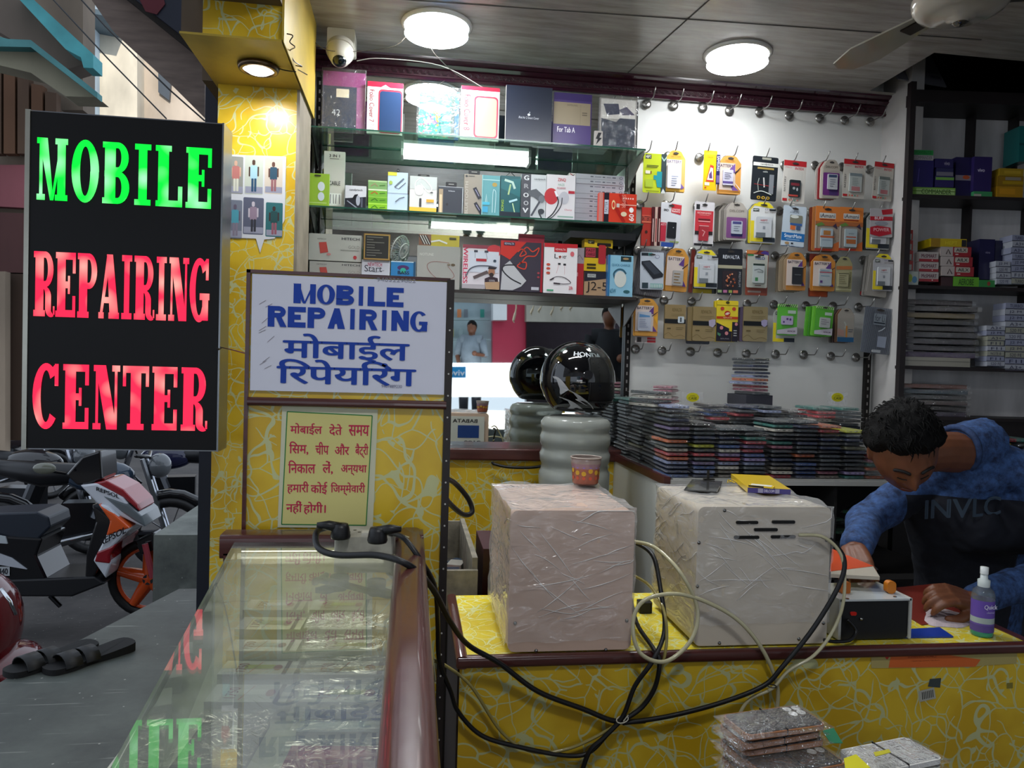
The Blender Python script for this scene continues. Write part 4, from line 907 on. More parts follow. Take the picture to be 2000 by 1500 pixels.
carton('neckband_box', 'white and red WIRELESS neckband box picturing a man in a cap holding a bat', 'earphone box', 903, 479, 976, 569, Z3+.008, .035, '#d3ccd2', [('t', .02, .06, .14, .88, 'WIRELESS', '#c82c50', 3, .02), ('r', 0, 0, 1, .08, '#8a3a48'), ('e', .84, .12, .2, .14, '#c03a40'), ('r', .18, .14, .97, .62, '#c8ccd8'), ('r', .3, .12, .4, .17, '#3a3c48'), ('r', .58, .12, .68, .17, '#3a3c48'), ('l', [(.33, .17), (.33, .3)], .01, '#6a6c78'), ('l', [(.62, .17), (.66, .32)], .01, '#6a6c78'), ('r', .36, .31, .64, .37, '#a82a34'),
   ('l', [(.1, .72), (.2, .56), (.4, .48), (.7, .47), (.92, .5)], .035, '#5a5c68', 1), ('l', [(.3, .75), (.68, .6)], .08, '#5a4c4c'), ('e', .78, .6, .09, .1, '#9a6a50'), ('p', [(.68, .54), (.88, .54), (.92, .5), (.7, .48)], '#2a2428'), ('e', .78, .67, .06, .05, '#30241f'), ('p', [(.6, .76), (.76, .7), (.95, .74), (1, 1), (.62, 1)], '#34242c'), ('p', [(.6, .84), (1, .82), (1, 1), (.64, 1)], '#b09070'), ('t', .72, .78, .88, .82, 'COOL', '#e4e4e8'), ('r', .0, .9, .6, 1, '#a8a2a8'), ('e', .86, .35, .04, .03, '#2a3a4a')], 2.895)
carton('neckband_box', 'tall black and red neckband box with a red painted sketch', 'earphone box', 977, 471, 1060, 572, Z3+.004, .035, '#3a3440', [('p', [(0, .0), (.62, .0), (.22, .38), (0, .28)], '#c03028'), ('r', 0, .0, 1, .02, '#a02838'), ('r', .07, .035, .33, .1, '#28203a'), ('t', .09, .045, .31, .085, 'REWALTA', '#d0c8d8'), ('l', [(.4, .22), (.5, .16), (.6, .25), (.45, .3), (.6, .12), (.75, .2), (.9, .12), (.82, .28), (.62, .3), (.5, .42), (.4, .5), (.58, .55), (.6, .42), (.44, .44)], .025, '#c8402c', 1), ('p', [(.05, .52), (.22, .4), (.62, .78), (.5, .9), (.3, .98), (.02, .98)], '#b4b4b8'), ('l', [(.35, .48), (.1, .5), (.06, .6), (.25, .75), (.5, .85)], .03, '#26262c', 1), ('r', .74, .9, .92, .96, '#b8b8c0'), ('e', .9, .62, .03, .02, '#a04048'), ('e', .9, .7, .03, .02, '#a04048'), ('r', .95, 0, 1, 1, '#981f2c')], 2.89)
carton('neckband_box', 'plain crimson carton standing behind the black and red neckband box', 'earphone box', 1012, 458, 1062, 572, Z3, .02, '#8e2436', [], 2.95)
carton('neckband_box', 'white and red neckband box with a small heart in its lettering', 'earphone box', 1062, 476, 1127, 573, Z3+.003, .035, '#dcd8da', [('r', 0, 0, 1, .08, '#b8242c'), ('r', .3, .06, .68, .17, '#b8242c'), ('t', .34, .1, .64, .14, 'REWALTA', '#f0dcdc'), ('t', .31, .21, .42, .3, 'L', '#2a2a2e'), ('p', [(.43, .26), (.48, .24), (.52, .26), (.47, .31)], '#8a3a30'), ('t', .54, .24, .67, .3, 'ver', '#2a2a2e'), ('e', .84, .2, .06, .05, '#c86068'), ('r', .42, .39, .5, .43, '#2c2c30'), ('r', .58, .4, .66, .44, '#2c2c30'), ('l', [(.44, .43), (.38, .6)], .01, '#c89098'), ('l', [(.62, .44), (.62, .62)], .01, '#c8a0a0'),
   ('e', .13, .43, .06, .025, '#b84a38'), ('e', .13, .51, .06, .025, '#b84a38'), ('e', .13, .6, .06, .025, '#b84a38'), ('l', [(.18, .74), (.38, .67), (.62, .68), (.82, .78), (.62, .81), (.4, .8)], .018, '#32262e', 1), ('l', [(.2, .74), (.3, .70)], .04, '#32262e'), ('l', [(.3, .8), (.5, .81)], .04, '#32262e'), ('t', .76, .85, .88, .92, '20h', '#b83048', 0, .02), ('r', .1, .93, .3, .96, '#3c9a6c')], 2.885)
carton('neckband_box', 'red and grey carton peeping out behind the white neckband box with a heart', 'earphone box', 1118, 484, 1140, 574, Z3, .03, '#a8242e', [('r', 0, 0, 1, .33, '#9a8e94'), ('l', [(.2, .25), (.6, .15), (.9, .25)], .06, '#6a6068'), ('r', .1, .52, .5, .6, '#c88088')], 2.905)
carton('cable_box', 'yellow and black box with a red car charger picture', 'charger box', 1141, 466, 1196, 530, zat(1168, 530, 2.91), .05, '#d4b020', [('r', .0, .28, .85, .6, '#2c2418'), ('r', .05, .3, .4, .58, '#b03a48'), ('t', .07, .34, .38, .42, 'FAST', '#3a1018', 0, .02), ('t', .07, .45, .38, .54, 'CHARGE', '#3a1018', 0, .02), ('r', .12, .07, .34, .17, '#1c1a14'), ('t', .14, .09, .32, .15, 'HEPT', '#e0d8a0'), ('rr', .44, .14, .94, .24, '#1e1a14', .03), ('rr', .5, .2, .76, .78, '#b02c34', .06), ('p', [(.78, .24), (1, .3), (1, .6), (.8, .6)], '#1e1a14'), ('r', .1, .78, .42, .84, '#3a300c'), ('r', .1, .88, .42, .94, '#3a300c')], 2.91)
carton('charger_box', 'kraft and navy box with large pen writing on it', 'charger box', 1141, 531, 1190, 574, Z3, .05, '#a88a6a', [('p', [(0, 0), (1, 0), (1, .25), (0, .42)], '#23222c'), ('r', .12, .1, .45, .24, '#b8bcb8'), ('t', .14, .12, .43, .22, 'ARMS', '#3a3a40'), ('t', .08, .42, .92, .88, 'J2-5', '#2a2220', 0, .0)], 2.90)
carton('charger_box', 'pale blue fast charger box with a white round adapter picture', 'charger box', 1187, 499, 1236, 577, Z3, .035, '#86b6cc', [('r', .5, .02, .92, .15, '#1d3338'), ('e', .7, .08, .12, .025, '#a8885c'), ('t', .15, .21, .88, .28, 'QUICK CHARGE', '#2f6a84', 0, .01), ('l', [(.3, .6), (.24, .45), (.4, .35), (.6, .36), (.72, .45)], .07, '#2c5668', 1), ('e', .5, .58, .24, .2, '#c4c8c2'), ('t', .1, .82, .34, .92, '65W', '#2f6a84', 0, .03), ('e', .76, .88, .13, .04, '#2a5a60'), ('r', 0, 0, .08, 1, '#2a6a98')], 2.875, side='#1f5a90')
# black tray shelf bracket
o = MB(); A = at(1113, 458, Y=2.9); B = at(1245, 460, Y=2.9)
o.box(A.x, B.x-.01, 2.89, 3.05, A.z-.012, A.z+.014, '#1b1b1f')
tag(o.build('display_tray', M_PLAST), 'black plastic tray lying over the yellow charger box under the middle shelf', 'tray')
# dark garlands hanging below the second shelf back
# oval beads? no
# ================================================================== PEG WALL: HOOKS AND HANGING PACKETS
disc_rows = [  # photo pixels of the wall discs, nine to a row
 [(1263, 203), (1316, 206), (1373, 210), (1425, 216), (1483, 219), (1541, 226), (1601, 231), (1650, 235), (1700, 238)],
 [(1256, 304), (1305, 305), (1366, 308), (1418, 313), (1478, 317), (1532, 323), (1592, 323), (1645, 326), (1698, 331)],
 [(1250, 400), (1300, 400), (1362, 403), (1415, 406), (1472, 410), (1522, 412), (1585, 416), (1640, 419), (1692, 423)],
 [(1246, 490), (1300, 490), (1352, 492), (1408, 495), (1462, 498), (1514, 500), (1578, 503), (1630, 506), (1686, 508)],
 [(1243, 590), (1297, 587), (1351, 589), (1405, 592), (1459, 594), (1512, 595), (1574, 597), (1627, 598), (1677, 600)],
 [(1241, 682), (1293, 685), (1349, 687), (1402, 689), (1458, 691), (1515, 692), (1570, 693), (1623, 696), (1672, 698)]]
disc_rows[4] = disc_rows[4][:]
ROWN = ['top', 'second', 'third', 'fourth', 'fifth', 'bottom']
COLN = ['first', 'second', 'third', 'fourth', 'middle', 'fourth-last', 'third-last', 'second-last', 'last']
M_HOOK = mat('dull_chrome_hook', .3, metal=.9, vary=.1)
proto = None
for r, row in enumerate(disc_rows):
 for c, (px, py) in enumerate(row):
  p = at(px, py, Y=WY-.0)
  if proto is None:
   proto = thing('wall_hook', '', 'hook', (0, 0, 0), 'chrome hooks on the peg wall')
   mb = MB(); mb.lathe([(.001, .006), (.010, .0055), (.0185, .003), (.0205, .0)], 20, '#9a9894', M=Matrix.Rotation(PI/2, 4, 'X'))
   mb.build('wall_disc', M_HOOK, proto, local=True, smooth=True)
   mb = MB()
   for k in range(3):
    a = 2*PI*k/3+.5; mb.ball((.012*math.cos(a), -.005, .012*math.sin(a)), .0022, 6, 4, '#5a5854')
   mb.build('screws', M_HOOK, proto, local=True)
   MB().tube([(0, -.004, 0), (0, -.088, -.001), (0, -.096, .004), (.0, -.116, .030)], .0024, 8, '#8d8b88').build('prong', M_HOOK, proto, local=True, smooth=True)
   h = proto
  else: h = dup(proto)
  h.location = (p.x, WY-.0, p.z)
  h['label'] = 'chrome hook, %s in the %s row of the peg wall' % (COLN[c], ROWN[r])
def outline(kind, w, h):
 if kind == 'arch': return [(0, .03*h), (.03*w, 0), (.97*w, 0), (w, .03*h), (w, .80*h), (.78*w, .97*h), (.66*w, h), (.34*w, h), (.22*w, .97*h), (0, .80*h)]
 if kind == 'slant': return rrect(0, 0, w, h, .06*w, 2)
 return rrect(0, 0, w, h, .05*w, 2)
PACKN = {}
def packet(row, col, label, x0, y0, x1, y1, kind, base, deco, Y=3.005, back=0, back_col=None, blister=None, item=None, tilt=0., hole=.07, cat='battery packet', name='battery_packet', side=None, dx=-.006, thick=.004, dyz=-.0015):
 xm, ym = (x0+x1)/2, (y0+y1)/2
 A = at(x0, ym, Y=Y); B = at(x1, ym, Y=Y); zt = at(xm, y0, Y=Y).z; zb = at(xm, y1, Y=Y).z
 w, h = B.x-A.x, zt-zb
 where = 'the %s row' % ROWN[row-1]
 g = 'hanging packets in %s, %s hook' % (where, COLN[col])
 o = thing(name, label, cat, (A.x, Y, zb), g)
 o.rotation_euler.y = tilt
 mb = MB(); mb.prism(outline(kind, w, h), 0, thick*.35, base)
 mb.build('card', M_GLOSS, o, local=True)
 dd = list(deco)
 if hole: dd += [('e', .5, hole, .14, .025, '#3a3634'), ('e', .5, hole-.012, .05, .02, '#3a3634')]
 mb = MB(); art(mb, dd, w, h, -.0002); mb.build('printed_front', M_PAPER, o, local=True)
 if item:
  u0, v0, u1, v1, c_, idec = item
  mb = MB(); X0, X1, Zb, Zt = u0*w, u1*w, (1-v1)*h, (1-v0)*h
  mb.prism(rrect(X0, Zb, X1, Zt, .08*(X1-X0), 3), -.0065, -.0016, c_)
  art(mb, idec, X1-X0, Zt-Zb, -.0066, x0=X0, z0=Zb)
  mb.build('battery', M_GLOSS, o, local=True)
 if blister:
  u0, v0, u1, v1 = blister
  mb = MB(); X0, X1, Zb, Zt = u0*w, u1*w, (1-v1)*h, (1-v0)*h; r_ = .1*(X1-X0)
  a = rrect(X0, Zb, X1, Zt, r_, 3); b = rrect(X0+.002, Zb+.002, X1-.002, Zt-.002, r_, 3); n = len(a)
  mb.add([(p[0], -.0011, p[1]) for p in a]+[(p[0], -.0085, p[1]) for p in b], [(i, (i+1) % n, n+(i+1) % n, n+i) for i in range(n)]+[tuple(range(n, 2*n))])
  mb.build('clear_blister', M_BLIS, o, local=True, smooth=True, autos=50)
 for k in range(back):
  q = thing(name, '%s packet behind the front one on the %s hook, %s row' % (['next', 'second', 'third', 'fourth', 'fifth', 'sixth'][k], COLN[col], ROWN[row-1]), cat, (A.x+dx*(k+1), Y+.0095*(k+1), zb+dyz*(k+1)), g)
  q.rotation_euler.y = tilt
  bc = back_col or base
  if isinstance(bc, (list, tuple)): bc = bc[k % len(bc)]
  MB().prism(outline(kind, w, h), -.002, thick*.6, bc).build('card', M_GLOSS, q, local=True)
 return o
M_BLIS = glass_mat('clear_blister', '#fbfcfc', 1.22, rough=.05, mult=.6)
lines = lambda u0, u1, v0, n, dv, c, seed=0: [('r', u0, v0+dv*k, u0+(u1-u0)*(.55+.45*random.Random(seed*31+k).random()), v0+dv*k+dv*.32, c) for k in range(n)]
def yb(col2='#d8c8cc', pic='#e8e2e6', dark=None):   # orange arched battery card
 return [('r', .0, .19, .80, .88, '#cdbdb4'), ('t', .28, .12, .72, .16, 'DELCOM', '#8a6a3a', 0, .01), ('t', .06, .22, .72, .29, 'BATTERY', '#3c3a4c', 0, .02), ('p', [(.8, .2), (.8, .42), (.55, .38)], '#5a3a7c'), ('p', [(.78, .72), (.98, .9), (.78, .9)], '#5a3a7c'), ('p', [(.72, .46), (.98, .34), (.98, .36), (.74, .48)], '#2c2430'), ('r', .0, .88, 1, .9, '#a87028')]
AR = '#d59a40'
# --- second row
packet(2, 0, 'lime and teal printed card, first in the second row', 1256, 300, 1301, 377, 'rect', '#b8c62c', [('r', .08, .03, .34, .14, '#1e2420'), ('t', .1, .05, .32, .12, 'HEPT', '#dce0d0', 0, .02), ('r', .78, 0, 1, 1, '#2a3a3c'), ('p', [(.78, .05), (.89, .14), (1, .05), (1, .1), (.89, .19), (.78, .1)], '#9ab8b0'), ('p', [(.46, .55), (.6, .55), (.6, .45), (.82, .45), (.82, .85), (.62, .85), (.56, .66), (.46, .66)], '#1c8c94'), ('r', .1, .44, .3, .52, '#e4dcc8'), ('r', .32, .45, .36, .52, '#7a2a1a'), ('r', .14, .3, .66, .32, '#4a541c'), ('r', .14, .34, .6, .36, '#4a541c'), ('r', .1, .66, .44, .86, '#a2b830'), ('r', .14, .95, .7, .965, '#5a6420'), ('p', [(.78, 1), (.88, .88), (1, 1)], '#c8ccc8')], hole=0, side='#6a7a18')
packet(2, 1, 'bright orange arched battery card, second in the second row', 1300, 294, 1338, 374, 'arch', '#e0b04a', [('r', .02, .22, .82, .9, '#e6dccc'), ('r', .82, .2, .98, .9, '#d8b468'), ('t', .25, .13, .75, .17, 'DELCOM', '#a07a38'), ('t', .06, .24, .8, .31, 'BATTERY', '#5a4a7c', 0, .01), ('p', [(.8, .8), (.98, .9), (.8, .95)], '#7a5a9c')]+lines(.2, .7, .6, 5, .05, '#8a90a8', 1), blister=(.02, .3, .84, .95), item=(.08, .34, .78, .93, '#e4e0e4', lines(.3, .8, .5, 5, .09, '#98a0b8', 2)), back=1, dx=.003)
packet(2, 2, 'yellow folding card with a red triangle, third in the second row', 1374, 294, 1400, 372, 'rect', '#e0b51c', [('p', [(.0, .1), (.8, .0), (.95, .1)], '#e8c834'), ('p', [(.2, .78), (.5, .35), (.75, .38), (.8, .78)], '#c03a2c'), ('p', [(.28, .74), (.52, .42), (.7, .44), (.74, .74)], '#e8dcc0'), ('p', [(.42, .6), (.6, .5), (.68, .7), (.44, .7)], '#5a3a6c'), ('r', .1, .8, .46, .88, '#ded8c0'), ('r', .1, .92, .24, .95, '#c04020'), ('t', .28, .14, .68, .19, 'Delcom', '#7a5a18')], hole=0)
packet(2, 3, 'tan and purple arched battery card, fourth in the second row', 1405, 304, 1447, 379, 'arch', '#c88f48', [('r', .0, .2, .74, .9, '#cbb6a8'), ('t', .26, .12, .7, .16, 'DELCOM', '#8a5c2c'), ('t', .02, .23, .64, .31, 'ATTERY', '#3c3448', 0, .02), ('p', [(.72, .2), (.72, .46), (.46, .36)], '#6a4a8c'), ('p', [(.5, .7), (.95, .92), (.62, .92)], '#6a4a8c'), ('p', [(.7, .44), (.98, .28), (.98, .3), (.72, .48)], '#3a2c34'), ('p', [(.66, .66), (.98, .86), (.98, .9)], '#e8e0e0'), ('r', 0, .91, 1, .93, '#b8762c')], item=(.14, .38, .62, .78, '#c4c0d0', [('r', .0, .75, 1, .9, '#5a4a84')]+lines(.15, .85, .2, 4, .12, '#6a6878', 3)), blister=(.04, .3, .74, .86), back=1, dx=-.004)
packet(2, 2, 'narrow purple-lettered edge of a folded card, between the yellow and tan cards', 1399, 302, 1406, 360, 'rect', '#2c2a5c', [('t', .15, .05, .85, .55, 'SAMSUNG', '#d0d0e4', 3, .02), ('r', .1, .7, .9, .95, '#6a5a8c')], hole=0, Y=3.0)
packet(2, 4, 'black data-cable card with three yellow rings, middle of the second row', 1467, 305, 1517, 391, 'rect', '#23272c', [('rr', .36, .02, .72, .07, '#9a9a8c', .02), ('r', .03, .14, 1, .22, '#d0d0c8'), ('t', .3, .155, .8, .205, 'candytech', '#3a3a40', 0, .01), ('r', .2, .25, .84, .29, '#a08848'), ('t', .42, .32, .6, .36, 'cable', '#c8ccc8'), ('l', [(.28, .5), (.24, .62), (.28, .78)], .03, '#9aa49c'), ('l', [(.46, .48), (.5, .7)], .05, '#c8c8c4'), ('l', [(.1, .64), (.9, .67)], .015, '#b83434'), ('r', .68, .4, .86, .84, '#7a7e84'), ('l', [(.1, .85), (.4, .79), (.8, .86)], .03, '#c8ccc4', 1), ('e', .3, .94, .07, .035, '#c8a030'), ('e', .48, .94, .07, .035, '#c8a030'), ('e', .66, .94, .07, .035, '#c8a030'), ('e', .3, .94, .035, .018, '#23272c'), ('e', .48, .94, .035, .018, '#23272c'), ('e', .66, .94, .035, .018, '#23272c')], tilt=.03, hole=0, cat='cable packet', name='cable_packet')
def intex(it, purple=False):
 return [('r', 0, 0, 1, .13, '#b0262c'), ('t', .5, .15, .9, .21, 'INTEX', '#c04858', 0, .02), ('t', .08, .15, .35, .19, 'PRO', '#c88088'), ('t', .05, .38, .13, .74, 'BATTERY', '#4a4a48', 1), ('r', .02, .9, .22, .96, '#b0262c'), ('e', .32, .93, .04, .022, '#c07a50'), ('e', .44, .93, .04, .022, '#c04a3c'), ('e', .56, .93, .04, .022, '#6a8a7c'), ('e', .68, .93, .04, .022, '#c08a7c')]
packet(2, 5, 'white card with a red top and black battery, in the second row', 1528, 313, 1572, 396, 'rect', '#c9c4bc', intex(0), item=(.28, .46, .76, .86, '#2a3034', [('r', .1, .18, .9, .34, '#7a3038'), ('e', .4, .5, .12, .08, '#a8acac'), ('e', .7, .55, .08, .1, '#c0c4c8'), ('r', -.1, .88, .8, .98, '#b84a40')]), blister=(.18, .24, .82, .9), tilt=.03)
packet(2, 6, 'grey arched card with a purple battery panel, in the second row', 1607, 312, 1640, 387, 'arch', '#a59c90', [('t', .15, .16, .85, .22, 'DELCOM', '#5a5048', 0, .01), ('rr', .02, .34, .98, .93, '#6a2f74', .06), ('r', .4, .62, .9, .92, '#4a3468')], item=(.26, .38, .84, .78, '#b9b9bd', [('r', .08, .05, .9, .22, '#3a4a6a')]+lines(.2, .8, .35, 4, .14, '#7a7c88', 4)), blister=(.0, .3, 1, .97), back=3, back_col=['#c4bcb0', '#8f2a30', '#b8b0a8'])
packet(2, 7, 'white card with a crimson top and pink-lettered battery, in the second row', 1646, 311, 1689, 387, 'rect', '#bcb6ac', intex(1), item=(.26, .36, .82, .84, '#b4b8b4', [('r', 0, .0, 1, .16, '#7a8488'), ('r', .18, .72, .86, .94, '#b87a7c')]+lines(.2, .8, .26, 5, .09, '#8a9490', 5)), blister=(.2, .28, .88, .88), tilt=.02)
packet(2, 8, 'white card with a crimson top, last in the second row', 1704, 316, 1742, 391, 'rect', '#b4aea4', intex(1), item=(.26, .38, .80, .86, '#a8aca8', [('r', 0, .0, 1, .16, '#68706c'), ('r', .18, .72, .86, .94, '#a8686c')]+lines(.2, .8, .26, 5, .09, '#7a827e', 6)), blister=(.2, .3, .88, .9), tilt=.05)
# --- third row
packet(3, 0, 'dark red boxed battery seen edge-on, first in the third row', 1253, 405, 1272, 480, 'rect', '#a8352c', [('r', 0, .2, .95, .34, '#c05040'), ('t', .02, .23, .9, .34, 'BATTERY', '#3a1a14', 0, .02), ('e', .5, .64, .14, .04, '#3a1a14'), ('r', .0, .36, 1, .4, '#d06a50')], hole=0, thick=.03)
for k in range(3):
 packet(3, 0, ['slim red card edge-on, nearest the dark red box', 'slim dark card turned edge-on, second of the three beside the red box', 'slim red card turned edge-on, third of the three beside the red box'][k], 1273+6*k, 404, 1278+6*k, 480, 'rect', ['#4a1c20', '#c8a89c', '#3c161a'][k], [('l', [(.5, .3), (.5, .9)], .4, ['#c8b0a8', '#8a2a2c', '#c8a8a0'][k])], hole=0, thick=.02, Y=3.0-.003*k)
packet(3, 1, 'white and red battery card with a black battery, in the third row', 1288, 395, 1328, 482, 'rect', '#cdced2', [('t', .14, .15, .38, .2, 'ERD', '#1e1e22', 0, .03), ('p', [(.52, .02), (1, .04), (.98, .26), (.5, .22)], '#c02c34'), ('t', .54, .12, .94, .17, 'smartest', '#e8d0d0'), ('t', .54, .17, .94, .22, 'Battery', '#e8d8d8', 0, .02), ('r', .0, .46, .3, .88, '#b0283c'), ('t', .03, .48, .28, .53, 'ATT', '#e0b8bc', 0, .02), ('r', .1, .9, .7, 1, '#2c4a94'), ('r', .5, .86, .95, .89, '#8fa060')], item=(.34, .44, .78, .8, '#202226', [('e', .66, .34, .05, .03, '#b8bcc0')]), tilt=.03)
packet(3, 2, 'red rechargeable battery card, third in the third row', 1355, 394, 1394, 481, 'rect', '#c8c4c6', [('r', .05, .2, .95, .66, '#b8303a'), ('r', .08, .06, .26, .17, '#242428'), ('t', .15, .23, .84, .27, 'RECHARGEABLE', '#e8b8b4', 0, .01), ('t', .25, .285, .75, .31, 'replacement', '#e4a8a4'), ('r', .2, .38, .8, .41, '#5a1c24'), ('r', .05, .66, .95, .74, '#2a1e22'), ('r', .03, .94, .97, .99, '#1f1f22'), ('r', .2, .43, .8, .45, '#e0a0a0')], item=(.24, .54, .72, .88, '#a8343c', [('r', .0, .0, 1, .03, '#d8ccc8'), ('l', [(.3, .3), (.6, .4), (.4, .7)], .1, '#d89a98')]), blister=(.2, .5, .78, .91), tilt=.01)
packet(3, 3, 'grey arched card with a mauve battery panel, front of a bunch', 1418, 395, 1459, 469, 'arch', '#aaa39a', [('t', .16, .2, .84, .26, 'DELCOM', '#6a6058', 0, .01), ('rr', .02, .4, .98, .95, '#7a4a7c', .06), ('r', .25, .78, .8, .9, '#3c3a78')], item=(.24, .5, .76, .84, '#b4bac4', [('r', .1, .05, .9, .25, '#4a4a80')]+lines(.2, .8, .4, 3, .16, '#7a8090', 7)), blister=(.0, .36, 1, .98), back=6, dx=-.007, dyz=-.001, back_col=['#8a847e', '#6d6862', '#9a948c', '#5a5650', '#7d7770', '#4a4642'])
def hept(): return [('p', [(.1, .09), (.3, .0), (.7, 0), (.9, .12), (.8, .14)], '#d8c82c'), ('r', .0, .46, .14, .97, '#d8c42c'), ('r', .08, .16, .32, .23, '#2a302c'), ('t', .1, .175, .3, .215, 'HEPT', '#dce4dc', 0, .02), ('t', .56, .15, .92, .19, 'Li-ion', '#7a6a90'), ('t', .55, .22, .98, .26, 'BATTERY', '#8a8078'), ('r', .02, .88, .5, .97, '#d8c42c'), ('r', .5, .86, .98, .97, '#2a3038'), ('r', .72, .16, .98, .2, '#24262a')]
HI = (.2, .36, .82, .86, '#c6c8cc', [('t', .28, .14, .72, .22, 'HEPT', '#b84a50', 0, .02), ('r', .2, .27, .8, .30, '#a8acb0'), ('r', .42, .46, .58, .6, '#8f949c'), ('r', .0, .78, .6, 1., '#70767a')])
packet(3, 4, 'white battery card with yellow edges, middle of the third row', 1466, 395, 1515, 475, 'arch', '#cfd0cf', hept(), item=HI, blister=(.14, .32, .88, .9), back=2, back_col=['#c8b82a', '#8a8e8e'])
packet(3, 5, 'white and blue card with a small window, in the third row', 1526, 401, 1571, 481, 'rect', '#bcc8d2', [('r', .0, .66, 1, .86, '#2468a8'), ('t', .12, .69, .88, .78, 'SmartMate', '#d8e4ec', 0, .02), ('r', .2, .81, .8, .83, '#90b4d4'), ('t', .28, .12, .66, .18, 'xTRON', '#6a7480'), ('rr', .3, .22, .84, .42, '#7c7c6c', .04), ('e', .5, .26, .18, .04, '#d0d4cc'), ('r', .32, .42, .84, .47, '#345a94'), ('r', .34, .48, .56, .58, '#c86a38'), ('r', .6, .48, .78, .58, '#3c5478'), ('e', .25, .92, .1, .03, '#a8885c'), ('r', .42, .9, .52, .94, '#2c3438'), ('r', 0, .985, 1, 1, '#1c3054')], tilt=.05)
def amani(): return [('r', 0, 0, 1, .34, '#c87434'), ('r', .16, .15, .84, .27, '#c4c4c0'), ('t', .2, .165, .8, .255, 'iAmani', '#2c2a2c', 0, .01), ('r', .18, .29, .8, .31, '#7a2a20'), ('r', 0, .34, 1, .44, '#9a5a34'), ('p', [(0, .42), (.25, .36), (.4, .42), (.1, .46)], '#5a7a3c'), ('p', [(.72, .44), (.85, .37), (.92, .5)], '#3a2c40'), ('r', .0, .95, 1, 1, '#a83a28'), ('p', [(.78, .84), (1, .78), (1, 1), (.72, 1)], '#b86030'), ('r', 0, .44, .06, .95, '#b0a89c')]
packet(3, 6, 'orange battery card, left of the matching pair in the third row', 1592, 403, 1639, 490, 'rect', '#9a8a7c', amani(), item=(.22, .5, .72, .92, '#a4b0b8', [('r', .2, .12, .8, .36, '#a8703c'), ('r', -.05, .4, 1.1, .5, '#b05a34'), ('r', .1, .6, .8, .63, '#8090a0')]), blister=(.1, .46, .86, .95), back=2, back_col=['#a86a38', '#7c3c28'], dx=-.009)
packet(3, 7, 'orange battery card, right of the matching pair in the third row', 1639, 405, 1685, 490, 'rect', '#8f8278', amani(), item=(.22, .5, .74, .92, '#a0acb0', [('r', .12, .58, .9, .82, '#a8643a'), ('r', .1, .42, .9, .48, '#b0543c'), ('t', .3, .22, .7, .3, 'amani', '#5a6470')]), blister=(.1, .46, .86, .95))
packet(3, 8, 'crumpled red and silver wrapper hanging last in the third row', 1700, 408, 1744, 464, 'rect', '#a8a4a6', [('p', [(.5, .05), (1, .0), (1, .18), (.55, .22)], '#a8202c'), ('r', .0, .28, 1, .42, '#a8202c'), ('t', .2, .29, .6, .39, 'BUFF', '#e0c8cc', 0, .03), ('e', .5, .52, .3, .07, '#8a8c94'), ('p', [(0, .66), (.3, .6), (.9, .66), (.95, .88), (.4, .98), (0, .9)], '#a82030'), ('t', .15, .68, .85, .8, 'POWER', '#d89aa0', 0, .03)], tilt=-.03, hole=0, Y=2.99)
packet(3, 8, 'white battery card with a yellow edge behind the red wrapper', 1692, 412, 1738, 487, 'arch', '#a5a6a2', hept(), item=HI, back=2, back_col=['#2e3434', '#6c6e6a'], Y=3.005)
# --- fourth row
packet(4, 0, 'white card picturing a black phone, front of the striped bunch', 1251, 493, 1297, 566, 'rect', '#b6bec8', [('r', .05, .02, .34, .1, '#1f2a30'), ('r', .35, .02, .5, .1, '#3c8a84'), ('e', .72, .12, .1, .05, '#8a88a0'), ('e', .72, .12, .075, .035, '#b6bec8'), ('p', [(.05, .25), (.4, .22), (.98, .58), (.96, .66), (.55, .72), (.05, .32)], '#22262e'), ('p', [(.1, .28), (.38, .25), (.85, .55), (.6, .6)], '#363c46'), ('l', [(.2, .4), (.14, .48)], .015, '#3a3c44'), ('r', .08, .82, .34, .97, '#2c3c44'), ('r', .42, .84, .96, .96, '#7aa8a4')]+[('r', .45+.07*k, .86, .48+.07*k, .95, '#c8d0cc') for k in range(7)], tilt=-.02, Y=2.985, cat='screen packet', name='screen_packet')
for k in range(5):
 x = 1243-2.2*k
 packet(4, 0, 'black and white striped sleeve, %s one behind the phone card' % ['nearest', 'second', 'third', 'fourth', 'rearmost'][k], x, 484+k, x+50, 575+k*.5, 'rect', '#8f8c90', [('r', .04*j, 0, .04*j+.018, 1, '#2c2a30') for j in range(25)], tilt=.10+.006*k, hole=0, Y=3.0+.008*k, cat='screen packet', name='screen_packet')
packet(4, 1, 'tan arched battery card with a grey battery, second in the fourth row', 1300, 484, 1342, 568, 'arch', '#c48a3c', yb(), item=(.3, .52, .78, .86, '#a8a4a0', lines(.1, .9, .2, 4, .2, '#8a6a40', 9)), blister=(.06, .3, .84, .92), tilt=.04, back=1)
packet(4, 2, 'dark red box edge hanging at the left of the white battery card', 1346, 487, 1353, 571, 'rect', '#5e2018', [('l', [(.5, .3), (.5, .8)], .5, '#8a4a3c')], hole=0, tilt=.05, thick=.03, Y=3.01)
packet(4, 2, 'white battery card with a yellow edge, third in the fourth row', 1356, 488, 1402, 563, 'arch', '#b8bcc0', hept(), item=HI, blister=(.14, .32, .88, .9), Y=2.995)
packet(4, 2, 'dark printed card below and behind the third white battery card', 1354, 520, 1400, 573, 'rect', '#30322e', [('r', 0, .85, .8, 1, '#a8962c')], hole=0, Y=3.02)
